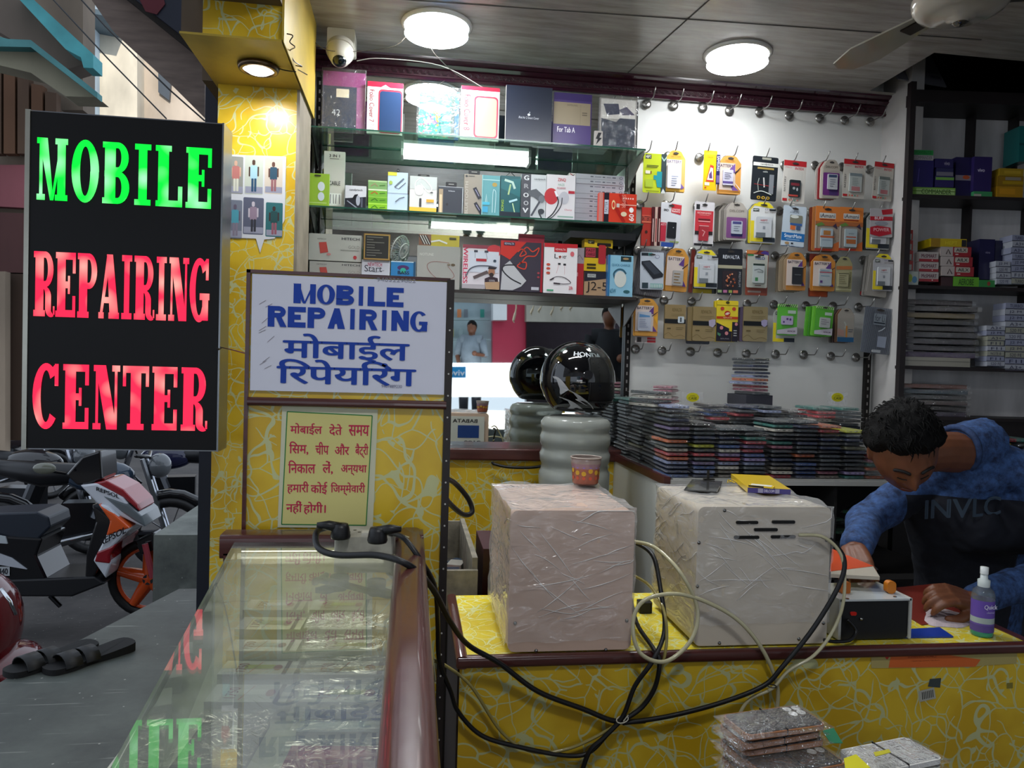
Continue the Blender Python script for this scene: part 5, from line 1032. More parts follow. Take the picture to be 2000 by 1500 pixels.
packet(4, 3, 'black battery card with an orange pattern, in the fourth row', 1402, 486, 1450, 576, 'rect', '#1e2026', [('t', .2, .14, .88, .22, 'REWALTA', '#c8ccd4', 0, .02), ('r', .0, .36, 1, .43, '#a09c84'), ('rr', .2, .48, .8, .86, '#30282c', .03), ('t', .86, .5, .94, .82, 'PREMIUM', '#9a9ca0', 3), ('r', .02, .9, .18, .96, '#8ca070'), ('r', .24, .9, .4, .96, '#b06890'), ('r', .46, .9, .6, .96, '#94a050'), ('r', .64, .9, .84, .96, '#c06a58')]+[('e', .3+.4*random.Random(k).random(), .52+.3*random.Random(k+9).random(), .03, .02, ['#a8542c', '#c88a6c', '#6a4a48'][k % 3]) for k in range(22)], tilt=-.01)
packet(4, 4, 'grey-white battery card with a green mark, in the fourth row', 1459, 497, 1499, 562, 'rect', '#a8a89e', [('t', .35, .07, .85, .15, 'YELO', '#44548c', 0, .03), ('r', 0, 0, .3, .05, '#2c7a48'), ('r', .5, .0, .8, .04, '#2a2a30'), ('r', .4, .92, .7, .94, '#5a3a3a')], item=(.26, .28, .82, .86, '#b4bab8', [('r', 0, 0, 1, .1, '#2c3a34'), ('r', .2, .72, .45, .9, '#3a7a48'), ('l', [(.1, .35), (.5, .28), (.9, .38)], .05, '#5a6264'), ('t', .4, .4, .9, .48, 'POWER', '#3c4446')]), blister=(.16, .18, .9, .92), Y=2.99)
packet(4, 4, 'orange and purple folded card top behind the grey-white battery card', 1457, 489, 1500, 577, 'rect', '#8a3c24', [('p', [(0, 0), (.6, 0), (.3, .08), (0, .08)], '#c07844'), ('p', [(.6, .06), (.8, 0), (1, .03), (1, .1)], '#4a3a84'), ('r', .1, .9, .7, .94, '#a89a90')], hole=0, Y=3.015)
packet(4, 5, 'orange arched card with a black battery, in the fourth row', 1536, 493, 1574, 567, 'arch', '#b87a34', yb(), item=(.28, .38, .8, .84, '#25262a', [('r', .0, .0, 1, .04, '#b0b0ac'), ('r', .2, .44, .8, .49, '#5a5c5e')]), blister=(.04, .3, .84, .92), back=4, dx=-.007, back_col=['#9a8468', '#85745c', '#94846c', '#6e6454'])
packet(4, 6, 'orange arched card with a white red-striped battery, in the fourth row', 1588, 497, 1631, 568, 'arch', '#b87a34', yb(), item=(.26, .40, .82, .86, '#aab0b4', [('r', .0, .18, 1, .24, '#a84858'), ('r', .1, .1, .8, .13, '#5a8a9c'), ('r', .1, .4, .8, .43, '#5a8a9c'), ('r', .05, .7, .25, .84, '#5a3a74')]), blister=(.04, .3, .84, .92), back=1)
packet(4, 6, 'red-edged card hanging behind the orange card with the striped battery', 1580, 496, 1618, 580, 'rect', '#7c3020', [('r', .08, .86, .95, .98, '#a84a24'), ('r', .0, .3, .08, .8, '#b8a898')], hole=0, Y=3.03)
packet(4, 7, 'khaki arched card with a beige battery, second-last in the fourth row', 1633, 501, 1664, 570, 'arch', '#8f8a64', [('p', [(0, .28), (1, .26), (1, .36), (0, .38)], '#a8683c'), ('r', .0, .4, .8, .92, '#9c9674'), ('t', .84, .44, .96, .74, 'battery', '#4a4630', 3), ('r', 0, .92, 1, .96, '#b8b48c')], item=(.1, .48, .74, .86, '#a09a78', [('r', 0, 0, 1, .04, '#3a3828')]+lines(.1, .9, .15, 5, .15, '#7a7454', 11)), blister=(.04, .42, .8, .9))
packet(4, 8, 'white battery card with a yellow edge, last in the fourth row', 1705, 496, 1744, 568, 'arch', '#a8a8ac', hept(), item=HI, blister=(.14, .32, .88, .9), Y=2.985)
for k in range(4):
 packet(4, 8, 'grey pocket card, %s in the fanned bunch behind the last white battery card' % ['first', 'second', 'third', 'fourth'][k], 1690-3.2*k, 497+k, 1732-3.2*k, 577+k*.6, 'rect', ['#8d8880', '#797670', '#94908a', '#5e5a56'][k], [('r', .0, .88, .4, .97, '#98262c')] if k == 3 else [('l', [(.1, .2), (.06, .9)], .02, '#c4c0b8')], tilt=.09, hole=0, Y=2.998+.009*k)
# --- fifth row
packet(5, 0, 'orange and yellow arched battery card, first in the fifth row', 1241, 583, 1285, 656, 'arch', '#c88f3c', yb()+[('p', [(.82, .5), (.98, .42), (.98, .7)], '#d8a02c')], item=(.1, .36, .68, .86, '#b4b8c4', [('p', [(.1, .12), (.9, .2), (.9, .28), (.1, .3)], '#5a8ab8')]+lines(.1, .9, .4, 5, .1, '#8a90a8', 12)), blister=(.04, .26, .78, .92), Y=2.985, back=1)
packet(5, 0, 'white and red printed card under the first orange card', 1241, 600, 1282, 670, 'rect', '#b0a8a4', [('r', .1, .84, .3, .98, '#3c3434'), ('r', .58, .84, .98, .9, '#a83038'), ('r', .58, .92, .98, .98, '#a83038')], hole=0, Y=3.01)
def kraft(k): return [('t', .35, .1, .8, .2, 'REWALTA', '#6a5a38', 0, .02), ('r', .3, .27, .9, .285, '#7a6a44'), ('r', .3, .32, .8, .335, '#7a6a44'), ('r', 0, .42, 1, .55, '#16191c'), ('r', .12, .68, .3, .72, '#5c4e30'), ('r', .55, .66, .9, .675, '#6a5c3c'), ('r', .55, .71, .85, .725, '#6a5c3c'), ('l', [(0, .9), (.2, .82), (.45, .94), (.75, .88), (1, .94)], .012, '#5c4a2c', 1)]
packet(5, 1, 'kraft box with a black band and small white tag, second in the fifth row', 1298, 595, 1339, 662, 'rect', '#8d7850', kraft(0)+[('rr', .62, .34, .92, .53, '#c0c8cc', .05), ('r', .72, .37, .8, .5, '#4a5458')], hole=0, thick=.03)
packet(5, 2, 'kraft battery box with a black band and a star sticker, third in the fifth row', 1353, 599, 1398, 666, 'rect', '#8a774e', kraft(1)+[('p', [(.68, .4), (.84, .36), (.96, .36), (.98, .5), (.86, .6), (.7, .55)], '#a8a0b4')], hole=0, thick=.03, back=1, dx=-.02, back_col='#7c6a44')
packet(5, 2, 'dark box showing below the third kraft box', 1340, 640, 1386, 672, 'rect', '#1c1e2c', [], hole=0, Y=3.03)
packet(5, 3, 'yellow and black box with round red logos, fourth in the fifth row', 1399, 587, 1441, 667, 'rect', '#d8c01e', [('r', 0, .11, 1, .125, '#8a7c18'), ('e', .5, .05, .09, .035, '#4a4418'), ('e', .26, .2, .09, .045, '#b84030'), ('e', .8, .2, .09, .045, '#b84030'), ('e', .5, .32, .14, .07, '#b03424'), ('t', .4, .29, .6, .35, 'dP', '#f0e8d8', 0, .03), ('r', .0, .39, 1, .45, '#b83c1c'), ('t', .3, .4, .72, .44, 'digital power', '#e8d8a8'), ('p', [(0, .54), (.6, .68), (.6, 1), (0, 1)], '#23202c'), ('r', .55, .75, .72, 1, '#23202c'), ('r', .73, .52, 1, 1, '#23202c'), ('e', .24, .67, .08, .045, '#c88084'), ('e', .48, .8, .08, .045, '#c88084'), ('e', .92, .57, .07, .04, '#c88084'), ('p', [(.05, .78), (.22, .82), (.18, .88), (.06, .84)], '#4c8060'), ('r', .8, .72, .95, .74, '#b8b8b8'), ('r', .8, .78, .95, .8, '#b8b8b8'), ('r', .8, .84, .95, .86, '#b8b8b8'), ('t', .2, .92, .6, .95, 'DIGITAL POWER', '#9a98a0')], hole=0, thick=.02, back=1)
packet(5, 4, 'dark olive kraft box with a star sticker, middle of the fifth row', 1452, 599, 1499, 667, 'rect', '#857650', kraft(2)+[('p', [(.72, .4), (.86, .36), (.98, .38), (.98, .52), (.86, .58), (.74, .52)], '#9c94b4')], hole=0, thick=.03, back=1, back_col='#4a3c54', dx=-.012)
def green(): return [('p', [(0, .0), (1, 0), (1, .1), (0, .08)], '#a8c48c')]+[('p', [(.1*j, .0), (.1*j+.05, 0), (.1*j, .09), (.1*j-.05, .09)], '#3c7c28') for j in range(1, 10)]+[('p', [(0, .84), (1, .72), (1, .96), (0, .96)], '#b0acb4'), ('t', .5, .84, .92, .89, 'AMOR', '#5a3a58', 0, .02), ('r', .5, .2, .9, .3, '#a8b8ac')]
packet(5, 5, 'bright green battery card with a purple pattern, in the fifth row', 1518, 594, 1557, 655, 'rect', '#52a82c', green(), item=(.18, .38, .76, .66, '#a89cb8', [('e', .2, .7, .08, .12, '#4a2c6c'), ('e', .5, .35, .1, .12, '#4a2c6c'), ('e', .75, .4, .08, .14, '#4a2c6c')]), hole=.05, Y=2.99)
packet(5, 5, 'yellow-edged white battery card behind the green card', 1510, 598, 1553, 670, 'arch', '#a4a6a0', hept(), Y=3.01)
packet(5, 6, 'bright green battery card with a grey battery, front of a leaning bunch', 1590, 597, 1625, 655, 'rect', '#4e9e2a', green(), item=(.25, .38, .82, .72, '#9ca09c', lines(.1, .9, .2, 3, .2, '#7a707c', 15)), hole=.05, tilt=.06, back=3, dx=-.010, dyz=-.001, back_col=['#6cb83c', '#418a24', '#5aa834'], Y=2.99)
packet(5, 7, 'grey-beige arched card with an orange and blue drawing, in the fifth row', 1636, 602, 1668, 668, 'arch', '#958e84', [('l', [(.4, .4), (.5, .5), (.45, .6)], .08, '#a8a8a0'), ('r', .5, .52, .6, .86, '#b87a38'), ('r', .65, .62, .95, .64, '#50545c'), ('r', .65, .68, .9, .7, '#50545c'), ('p', [(0, .6), (.4, .66), (.4, .84), (0, .8)], '#a88478'), ('r', 0, .86, 1, 1, '#28567c')], blister=(.04, .3, .96, .94), back=3, back_col=['#7a5a44', '#4e3e3a', '#5c5650'], dx=-.007)
packet(5, 8, 'black and white striped sleeve with a small white label, last in the fifth row', 1682, 598, 1738, 688, 'rect', '#8c929c', [('r', .032*j, 0, .032*j+.014, 1, '#30343e') for j in range(31)]+[('r', .3, .14, .72, .38, '#7c848c'), ('t', .34, .16, .68, .3, 'for Li', '#3a4048'), ('r', .32, .32, .7, .35, '#28303a'), ('l', [(.5, .52), (.62, .48), (.72, .42)], .03, '#b8c0c8'), ('r', .5, .62, .8, .86, '#8c94a4'), ('r', .35, .92, .65, .98, '#a4a8ac')], tilt=.08, hole=.06, Y=2.99, cat='screen packet', name='screen_packet')
# ================================================================== STACKS OF WRAPPED PHONE CASES
def objcol_mat():
 m, nt = newmat('phone_case_plastic'); L = nt.links
 out = nd(nt, 'ShaderNodeOutputMaterial'); b = nd(nt, 'ShaderNodeBsdfPrincipled'); L.new(b.outputs[0], out.inputs[0])
 oi = nd(nt, 'ShaderNodeObjectInfo'); at_ = nd(nt, 'ShaderNodeAttribute', attribute_name='Col')
 mx = nd(nt, 'ShaderNodeMix', data_type='RGBA', blend_type='MULTIPLY'); mx.inputs[0].default_value = 1.; L.new(oi.outputs['Color'], mx.inputs[6]); L.new(at_.outputs['Color'], mx.inputs[7])
 L.new(mx.outputs[2], b.inputs['Base Color']); b.inputs['Roughness'].default_value = .3
 return m
M_CASE = objcol_mat()
M_SLV = film_mat('case_sleeve_film', clear=.8, scale=55., strength=1.3, rough=.09, haze=.05)
def case_mesh():
 mb = MB(); mb.rbox(-.038, .038, 0, .155, .0008, .0095, .010, '#ffffff', ax='z', n=3)
 for x in (-.02, .0, .018): mb.box(x-.004, x+.004, -.0004, .001, .0035, .0065, '#3a3a3a')
 for y in (.04, .075): mb.box(-.0385, -.037, y, y+.016, .0035, .0065, '#3a3a3a')
 mb.rbox(-.030, -.008, .115, .148, .0095, .0100, .006, '#555555', n=2)
 return mb
def sleeve_mesh(seed):
 r = random.Random(seed); mb = MB(); nx, ny = 7, 10
 x0, x1, y0, y1 = -.044, .044, -.013, .165
 up, dn = [], []
 for j in range(ny+1):
  for i in range(nx+1):
   u, v = i/nx, j/ny; x = x0+(x1-x0)*u; y = y0+(y1-y0)*v
   e = min(u, 1-u)*8; e2 = min(v*9, (1-v)*12); k = min(1, e, e2)
   jx = r.uniform(-.0015, .0015);
   up.append((x+jx, y+r.uniform(-.002, .002), .0045+.0065*k+r.uniform(-.0012, .0012)*(1 if k < 1 else .4)))
   dn.append((x+jx, y+r.uniform(-.002, .002), .0045-.0040*k+r.uniform(-.001, .001)*(1 if k < 1 else .1)))
 for g in (up, dn):
  mb.add(g, [(j*(nx+1)+i, j*(nx+1)+i+1, (j+1)*(nx+1)+i+1, (j+1)*(nx+1)+i) for j in range(ny) for i in range(nx)])
 return mb
# master case with its sleeve, copied for every other one
_first = [None]; SLEEVES = []
def phone_case(loc, rz, col, label, group, tilt=0., sc=1.):
 if not SLEEVES:
  for s_ in range(5):
   o = sleeve_mesh(s_).build('plastic_sleeve', M_SLV, None, local=True, smooth=True); SLEEVES.append(o.data); bpy.data.objects.remove(o)
  o = case_mesh().build('phone_case', M_CASE, None, local=True); _first.append(o.data); bpy.data.objects.remove(o)
 o = bpy.data.objects.new('phone_case', _first[1]); COL.objects.link(o); o.location = loc; o.rotation_euler = (tilt, 0, rz); o.color = lin(col)
 if sc != 1.: o.scale = (1, 1, sc)
 s_ = bpy.data.objects.new('plastic_sleeve', SLEEVES[random.randrange(5)]); COL.objects.link(s_); s_.parent = o
 return tag(o, label, 'phone case', group)
PAL = dict(n='#1c2a4a', k='#15161a', g='#3a4448', b='#2c4a80', o='#b0582c', r='#a8303a', p='#6a5a84', t='#1f6a60', w='#b8b4a8', y='#b0b428', l='#7a86a8', d='#2a3238', e='#5a5a34', m='#9a5a6c', s='#7a7468', v='#8a7aa8')
PNM = dict(n='navy', k='black', g='slate grey', b='blue', o='orange', r='red', p='purple', t='teal', w='off-white', y='yellow-green', l='pale blue', d='dark grey', e='olive', m='dusty pink', s='beige', v='lilac')
ORD = ['lowest', 'second', 'third', 'fourth', 'fifth', 'sixth', 'seventh', 'eighth', 'ninth', 'tenth', 'eleventh', 'twelfth', 'thirteenth', 'fourteenth', 'fifteenth', 'sixteenth', 'seventeenth', 'eighteenth', 'nineteenth', 'twentieth']
DZ = .0145
def stack(x, y, z, seq, where, rz=0., jit=.004, lean=(0, 0), dz=DZ):
 for i, c in enumerate(seq):
  phone_case((x+random.uniform(-jit, jit)+lean[0]*i, y+random.uniform(-jit, jit)*1.6+lean[1]*i, z+.0005+i*dz), rz+random.uniform(-.07, .07), PAL[c],
       '%s wrapped phone case, %s up in the %s' % (PNM[c], ORD[i], where), 'phone cases in the %s' % where)
fx = [at(x, 930, Y=2.40).x for x in (1318, 1370, 1418, 1467, 1521, 1568, 1614, 1663, 1706)]
FN = ['first', 'second', 'third', 'fourth', 'fifth', 'sixth', 'seventh', 'eighth', 'ninth']
SEQ = ['bnnlorwgogkpkngdl', 'nlbpgrdykngdk', 'sswlrvwbdnkg', 'kdglvbrprtkg', 'rwsknkdmtkdwtd', 'nbnbkodgnkdgnd', 'smkdgdkndnkro', 'tvkgdknedngy', 'ogotmrd']
for i, sq in enumerate(SEQ):
 stack(fx[i]+.004, 2.385, ZQ, sq, '%s front stack from the left' % FN[i], jit=.003)
# second rank behind, resting on cartons
bx_ = [fx[0]+.02, fx[1]+.03, fx[2]+.04, fx[3]+.05, fx[4]+.06, fx[5]+.06, fx[6]+.08, fx[7]+.09]
for i, sq in enumerate([None, 'kwds', 'krbnk', 'gdrdn', 'kndlg', 'ngdk', 'twrrt', 'dkgdt']):
 if sq is None: continue
 hh = .17
 o = MB().box(bx_[i]-.043, bx_[i]+.043, 2.565, 2.71, ZQ+.0005, ZQ+hh, '#2c2e36').build('cardboard_box', M_PAPER)
 tag(o, 'cardboard box under the %s rear pile of phone cases' % FN[i], 'box', 'cartons under the rear piles')
 stack(bx_[i], 2.56, ZQ+hh, sq, '%s rear pile from the left' % FN[i], jit=.008)
# run of stacks along the left edge, toward the mirror
for i, (x, y, sq) in enumerate(((.908, 2.56, 'gkdgkdgekdgkdgek'), (.908, 2.74, 'kgdkegdkgdkgdkgdt'), (.908, 2.925, 'dgkdgkdgkdgkdgktt'))):
 stack(x, y-.02, ZQ, sq, '%s stack back along the left edge' % FN[i], jit=.004)
stack(fx[0]-.01, 2.50, ZQ+.215, 'dwdwd', 'short pile on top at the left', jit=.005, rz=.3)
stack(fx[0]+.08, 2.79, ZQ+.215, 'rrmwmm', 'pink pile by the mirror', jit=.005, rz=-.5)
o = MB().box(fx[0]+.03, fx[0]+.13, 2.79, 2.95, ZQ+.0005, ZQ+.214, '#34343c').build('cardboard_box', M_PAPER); tag(o, 'cardboard box under the pink pile of phone cases', 'box', 'cartons under the rear piles')
# leaning tall heap
h0 = at(1487, 772, Y=2.74)
o = MB().box(h0.x-.06, h0.x+.05, 2.745, 2.92, ZQ+.0005, h0.z, '#34343c').build('cardboard_box', M_PAPER); tag(o, 'cardboard box under the tall leaning heap of phone cases', 'box', 'cartons under the rear piles')
stack(h0.x, 2.75, h0.z, 'dmrlolnkndd', 'tall heap near the wall', jit=.007, rz=.12, dz=.0135)
# round yellow hang tags
for k, (px, py, s_) in enumerate(((1353, 776, 'CASE'), (1636, 776, 'CASE'))):
 p = at(px, py, Y=2.80); t = thing('hang_tag', ['round yellow tag lettered CASE sticking up at the left of the stacks', 'round yellow tag lettered CASE sticking up near the wall corner'][k], 'tag', (p.x, 2.80, p.z-.02), 'yellow case tags')
 MB().prism([(p.x+.026*math.cos(a*PI/10), p.z+.018*math.sin(a*PI/10)) for a in range(20)], 2.80, 2.801, '#c8c020').build('tag_card', M_PAPER, t)
 mb = MB(); mb.text(s_, p.x-.017, p.z-.009, p.x+.017, p.z+.001, 2.7996, '#2a3a14', bold=.02); mb.text('mobile', p.x-.01, p.z+.004, p.x+.01, p.z+.009, 2.7996, '#2a3a14'); mb.build('lettering', M_PAPER, t)
 MB().prism([(p.x-.045, p.z-.075), (p.x+.045, p.z-.075), (p.x+.045, p.z+.02), (p.x-.045, p.z+.022)], 2.802, 2.803, '#ffffff').build('clear_sleeve', M_FILM, t)
# green-tagged packets on the dark shelf below the counter and a grey bundle on the lower one
for i in range(11):
 x = 1.50+random.random()*.13; y = 2.42+random.random()*.08; z = ZQ-.35+.001+i*.021
 phone_case((x, y, z), random.uniform(-.9, .9), ['#0f4a34', '#1a5a3c', '#22302c'][i % 3], 'green-carded packet, %s up in the heap on the shelf under the counter' % ORD[i], 'green packets under the counter', tilt=random.uniform(-.05, .05))
for j in range(2):
 for i in range(9):
  phone_case((1.475+j*.085+random.uniform(-.006, .006), 2.16+random.uniform(-.01, .01), 1.02+i*.0125), random.uniform(-.15, .15), random.choice(['#3a3430', '#4a4440', '#2a2a2c', '#5a3a34']), 'smoky wrapped phone case, %s up in the %s low stack behind the man' % (ORD[i], ['left', 'right'][j]), 'phone cases in low stacks behind the man')
tag(MB().box(1.43, 1.61, 2.14, 2.335, FZ, 1.02, '#2a2422').build('low_stand', M_MATTE), 'dark low stand carrying the smoky phone-case stacks', 'stand')
# ================================================================== DARK PIGEONHOLE SHELVES AT THE RIGHT
CP0 = at(1785, 377, Y=2.88); CP1 = at(2000, 384, Z=CP0.z)
cyaw = math.atan2(CP1.y-CP0.y, CP1.x-CP0.x)
cu = Vector((math.cos(cyaw), math.sin(cyaw), 0)); cn = Vector((-math.sin(cyaw), math.cos(cyaw), 0))
CM = Matrix.Translation((CP0.x, CP0.y, 0)) @ Matrix.Rotation(cyaw, 4, 'Z')
def cub(px, py, dep=0.):
 d = FW + RT*((px-1000)/F) - UP*((py-750)/F)
 t = (Vector((CP0.x, CP0.y, CAMZ))+cn*dep-CAM).dot(cn)/d.dot(cn)
 p = CAM+d*t; q = p-Vector((CP0.x, CP0.y, 0))
 return q.dot(cu), p.z
M_DARKW = mat('dark_cupboard_wood', .5, color='#1d1618', vary=.3); M_BACK = mat('grey_back_board', .7, color='#c4c2c2', vary=.25, vscale=4, stretch=(3, 3, .6))
zs = [cub(1785, 379)[1], cub(1775, 556)[1], cub(1770, 714)[1], cub(1762, 812)[1]]
ztop = cub(1790, 200)[1]
t = thing('pigeonhole_shelves', 'dark wooden pigeonhole shelves filled with boxes at the right', 'shelves', (CP0.x, CP0.y, FZ))
mb = MB(); W = 1.1
mb.box(-.035, -.012, -.01, .02, FZ, CZ-.005, '#ffffff', M=CM); mb.build('post', M_DARKW, t)
mb = MB()
for z in zs: mb.box(-.012, W, .0, .18, z-.014, z, M=CM)
mb.box(-.012, W, -.01, .18, ztop, ztop+.05, M=CM)
mb.build('boards', M_DARKW, t)
mb = MB()
u1 = cub(1907, 300, .10)[0]; u2 = cub(1990, 300, .10)[0]; u3 = cub(1985, 480, .2)[0]
mb.box(u1-.004, u1+.006, .12, .18, zs[1], ztop, M=CM); mb.box(u2, u2+.01, .12, .18, zs[0], ztop, M=CM); mb.box(u3, u3+.01, .12, .18, zs[2], zs[0]-.015, M=CM); mb.build('dividers', M_DARKW, t)
MB().box(-.02, W, .18, .19, FZ, CZ, M=CM).build('back_board', M_BACK, t)
MB().box(-.012, W, .02, .17, FZ, zs[3]-.014, M=CM).build('base', M_DARKW, t)
def cbox(name, label, cat, x0, y0, x1, y1, base, deco=(), dep=.01, depth=.10, zb=None, group=None, side=None, tilt=0.):
 ym = (y0+y1)/2; xm = (x0+x1)/2
 ua = cub(x0, ym, dep)[0]; ub = cub(x1, ym, dep)[0]; zt = cub(xm, y0, dep)[1]; zb = cub(xm, y1, dep)[1] if zb is None else zb
 p = Vector((CP0.x, CP0.y, 0))+cu*ua+cn*dep
 w, h = ub-ua, zt-zb-.0008
 o = thing(name, label, cat, (p.x, p.y, zb+.0006), group, rz=cyaw+tilt)
 mb = MB(); mb.box(0, w, 0, depth, 0, h, base)
 if side: mb.c[-2] = side
 mb.build('box', M_GLOSS, o, local=True)
 if deco: mb = MB(); art(mb, deco, w, h, -.0002); mb.build('printed_front', M_GLOSS, o, local=True)
 return o
G1 = 'cartons on the upper pigeonhole shelf'; G2 = 'cartons on the second pigeonhole shelf'
cbox('carton', 'flat green and white box lying at the bottom left of the upper pigeonhole', 'box', 1783, 366, 1866, 380, '#6f9a40', [('r', .08, .2, .98, .9, '#9ab878'), ('t', .2, .25, .9, .85, 'COMMANDER', '#2a4a1c', 0, .02), ('r', 0, .45, 1, .55, '#4c6a28')], zb=zs[0])
cbox('carton', 'tall purple box stack front at the far left of the upper pigeonhole', 'box', 1783, 313, 1823, 366, '#241f58', [('l', [(.3, .3), (.25, .8)], .02, '#5a54a0')])
cbox('carton', 'white lettered box near the top of the left pile in the upper pigeonhole', 'box', 1783, 303, 1823, 313, '#a09ca0', [('t', .05, .15, .95, .85, 'COMMANDER', '#5a5a5c')])
cbox('carton', 'bright green box topmost of the left pile in the upper pigeonhole', 'box', 1784, 293, 1823, 303, '#2c8c48', [('t', .1, .2, .9, .8, 'POWERLITE', '#1a5a28')])
cbox('carton', 'purple box with a green stripe in the upper pigeonhole, second pile', 'box', 1827, 344, 1863, 366, '#2a2458', [('r', 0, .1, 1, .35, '#6a9a48')])
cbox('carton', 'grey-striped purple box in the middle of the second pile', 'box', 1829, 328, 1862, 344, '#2a2a52', [('r', 0, .5, 1, 1, '#6c6a78')])
cbox('carton', 'dark purple box lettered with a small white mark, top of the second pile', 'box', 1826, 310, 1862, 328, '#262052', [('t', .5, .3, .8, .7, 'vivo', '#b0a8c0')])
cbox('carton', 'large dark purple box with an orange and white strip, third pile', 'box', 1866, 307, 1901, 378, '#221c4c', [('r', .0, .45, 1, .58, '#8a8490'), ('e', .6, .5, .2, .05, '#b8542c')], dep=.03, zb=zs[0])
cbox('carton', 'big upright purple box with a white logo on the upper pigeonhole shelf', 'box', 1902, 306, 1937, 374, '#2c2258', [('t', .2, .34, .6, .44, 'vivo', '#c8c0d8', 0, .03)], dep=.01)
cbox('carton', 'thin green and white strip box under the big upright purple box', 'box', 1902, 374, 1938, 382, '#3c8a58', [('r', .0, .5, .4, 1, '#a8a49c')], zb=zs[0])
cbox('carton', 'orange-yellow box at the bottom of the pile right of the divider', 'box', 1947, 364, 1998, 381, '#a87c1c', [('r', .1, .2, .7, .7, '#c08a20')], zb=zs[0])
cbox('carton', 'dull yellow box with a grey label right of the divider', 'box', 1948, 344, 1999, 364, '#8a6a1c', [('r', .3, .1, .9, .4, '#8c8478'), ('r', .2, .5, 1, .8, '#a88a1c')])
cbox('carton', 'yellow box topmost of the pile right of the divider', 'box', 1952, 329, 1999, 344, '#a08420', [('r', .2, .3, .9, .7, '#b89a30')])
cbox('carton', 'teal box standing at the far right edge of the upper pigeonhole', 'box', 1991, 246, 2010, 316, '#1c6a6a', [('r', 0, .48, 1, .54, '#104a4c')], dep=.05, zb=None)
for i in range(4):
 cbox('carton', '%s red and white box of the narrow pile behind the post' % ['topmost', 'second', 'third', 'lowest'][i], 'box', 1775, 449+i*20, 1783, 468+i*20, '#a8342c', [('r', 0, .4, .7, 1, '#a8a8a0')], dep=.02, group=G2)
cbox('carton', 'small box with green and blue pictures at the left of the second pigeonhole', 'box', 1772, 530, 1794, 549, '#a0a8a0', [('e', .25, .5, .2, .3, '#a0b030'), ('e', .65, .6, .22, .25, '#4a7a9c')], zb=zs[1])
for i in range(3):
 cbox('carton', '%s white box with a red lower stripe in its pile of three' % ['topmost', 'middle', 'lowest'][i], 'box', 1795, 492+i*19.5, 1833, 511.3+i*19.5, '#a49c98', [('r', 0, .72, 1, 1, '#8a2028'), ('t', .12, .22, .9, .6, 'McSMART', '#5a2a3c', 0, .02), ('e', .68, .84, .03, .06, '#d8c8c8')], group=G2)
for i in range(3):
 cbox('carton', '%s half red, half white box in its pile of three' % ['topmost', 'middle', 'lowest'][i], 'box', 1837+i*1, 482+i*19.3, 1897+i*2.5, 501+i*19.3, '#a49a96', [('r', .4, 0, 1, 1, '#8c2028'), ('rr', .44, .06, .88, .6, '#a8a094', .03), ('t', .5, .16, .84, .5, 'AILX', '#2c2a2c', 0, .02), ('r', .48, .74, .58, .84, '#c8b8b4'), ('l', [(.18, .8), (.24, .3), (.32, .8)], .03, '#3a2c2c')], group=G2)
cbox('carton', 'yellow box with a black end lying on the three red and white boxes', 'box', 1818, 466, 1888, 483, '#b09a14', [('r', 0, 0, .26, 1, '#8a6a18'), ('r', .86, .1, .99, .9, '#1c1c20'), ('t', .4, .3, .74, .7, 'HEPT', '#c8b828')], group=G2)
cbox('carton', 'lime box with dark lettering under the three red and white boxes', 'box', 1862, 541, 1912, 557, '#5c9a28', [('t', .2, .2, .8, .85, 'AEROBE', '#2a4a18', 0, .02)], zb=zs[1], group=G2)
cbox('carton', 'dark box end beside the lime box', 'box', 1838, 541, 1861, 556, '#33191c', zb=zs[1])
cbox('carton', 'large dark purple carton with a small white mark on the second shelf', 'box', 1912, 467, 1942, 546, '#1a1840', [('t', .4, .3, .7, .36, 'vivo', '#9a94b0')], dep=.04)
cbox('carton', 'second dark purple carton in shadow on the second shelf', 'box', 1943, 470, 1976, 546, '#17163a', dep=.06)
cbox('carton', 'thin green box under the dark purple cartons', 'box', 1912, 547, 1944, 557, '#2f7a3c', [('e', .6, .5, .1, .3, '#8a3a2c')], zb=zs[1])
WN = ['topmost', 'second', 'third', 'fourth', 'fifth', 'sixth', 'seventh', 'eighth', 'ninth', 'tenth', 'eleventh', 'twelfth']
def whites(x0, x1, y0, y1, n, where, dep=.0, zb=None, cols=('#8a8fa4', '#98998c', '#a0a4ae')):
 for i in range(n):
  a = y0+(y1-y0)*i/n; b = y0+(y1-y0)*(i+1)/n; r_ = random.Random(i*7+x0)
  cbox('carton', '%s small pale box with pen writing in the %s' % (WN[i], where), 'box', x0+r_.uniform(-1.5, 1.5), a, x1+r_.uniform(-1.5, 1.5), b, cols[r_.randrange(3)], [('r', 0, .86, 1, 1, '#4a4c5c'), ('t', .2, .2, .8, .75, r_.choice(['A3+', 'TURBO', 'J2 M', 'S20 FE', 'NOTE 8', 'F11']), '#2a2c48')], dep=dep, depth=.08, group='pale pen-marked boxes in the %s' % where)
whites(1945, 1974, 510, 556, 4, 'left column of the second shelf')
whites(1976, 2004, 459, 556, 8, 'right column of the second shelf')
whites(1928, 1962, 636, 716, 8, 'left column of the third shelf')
whites(1964, 2004, 592, 724, 11, 'right column of the third shelf')
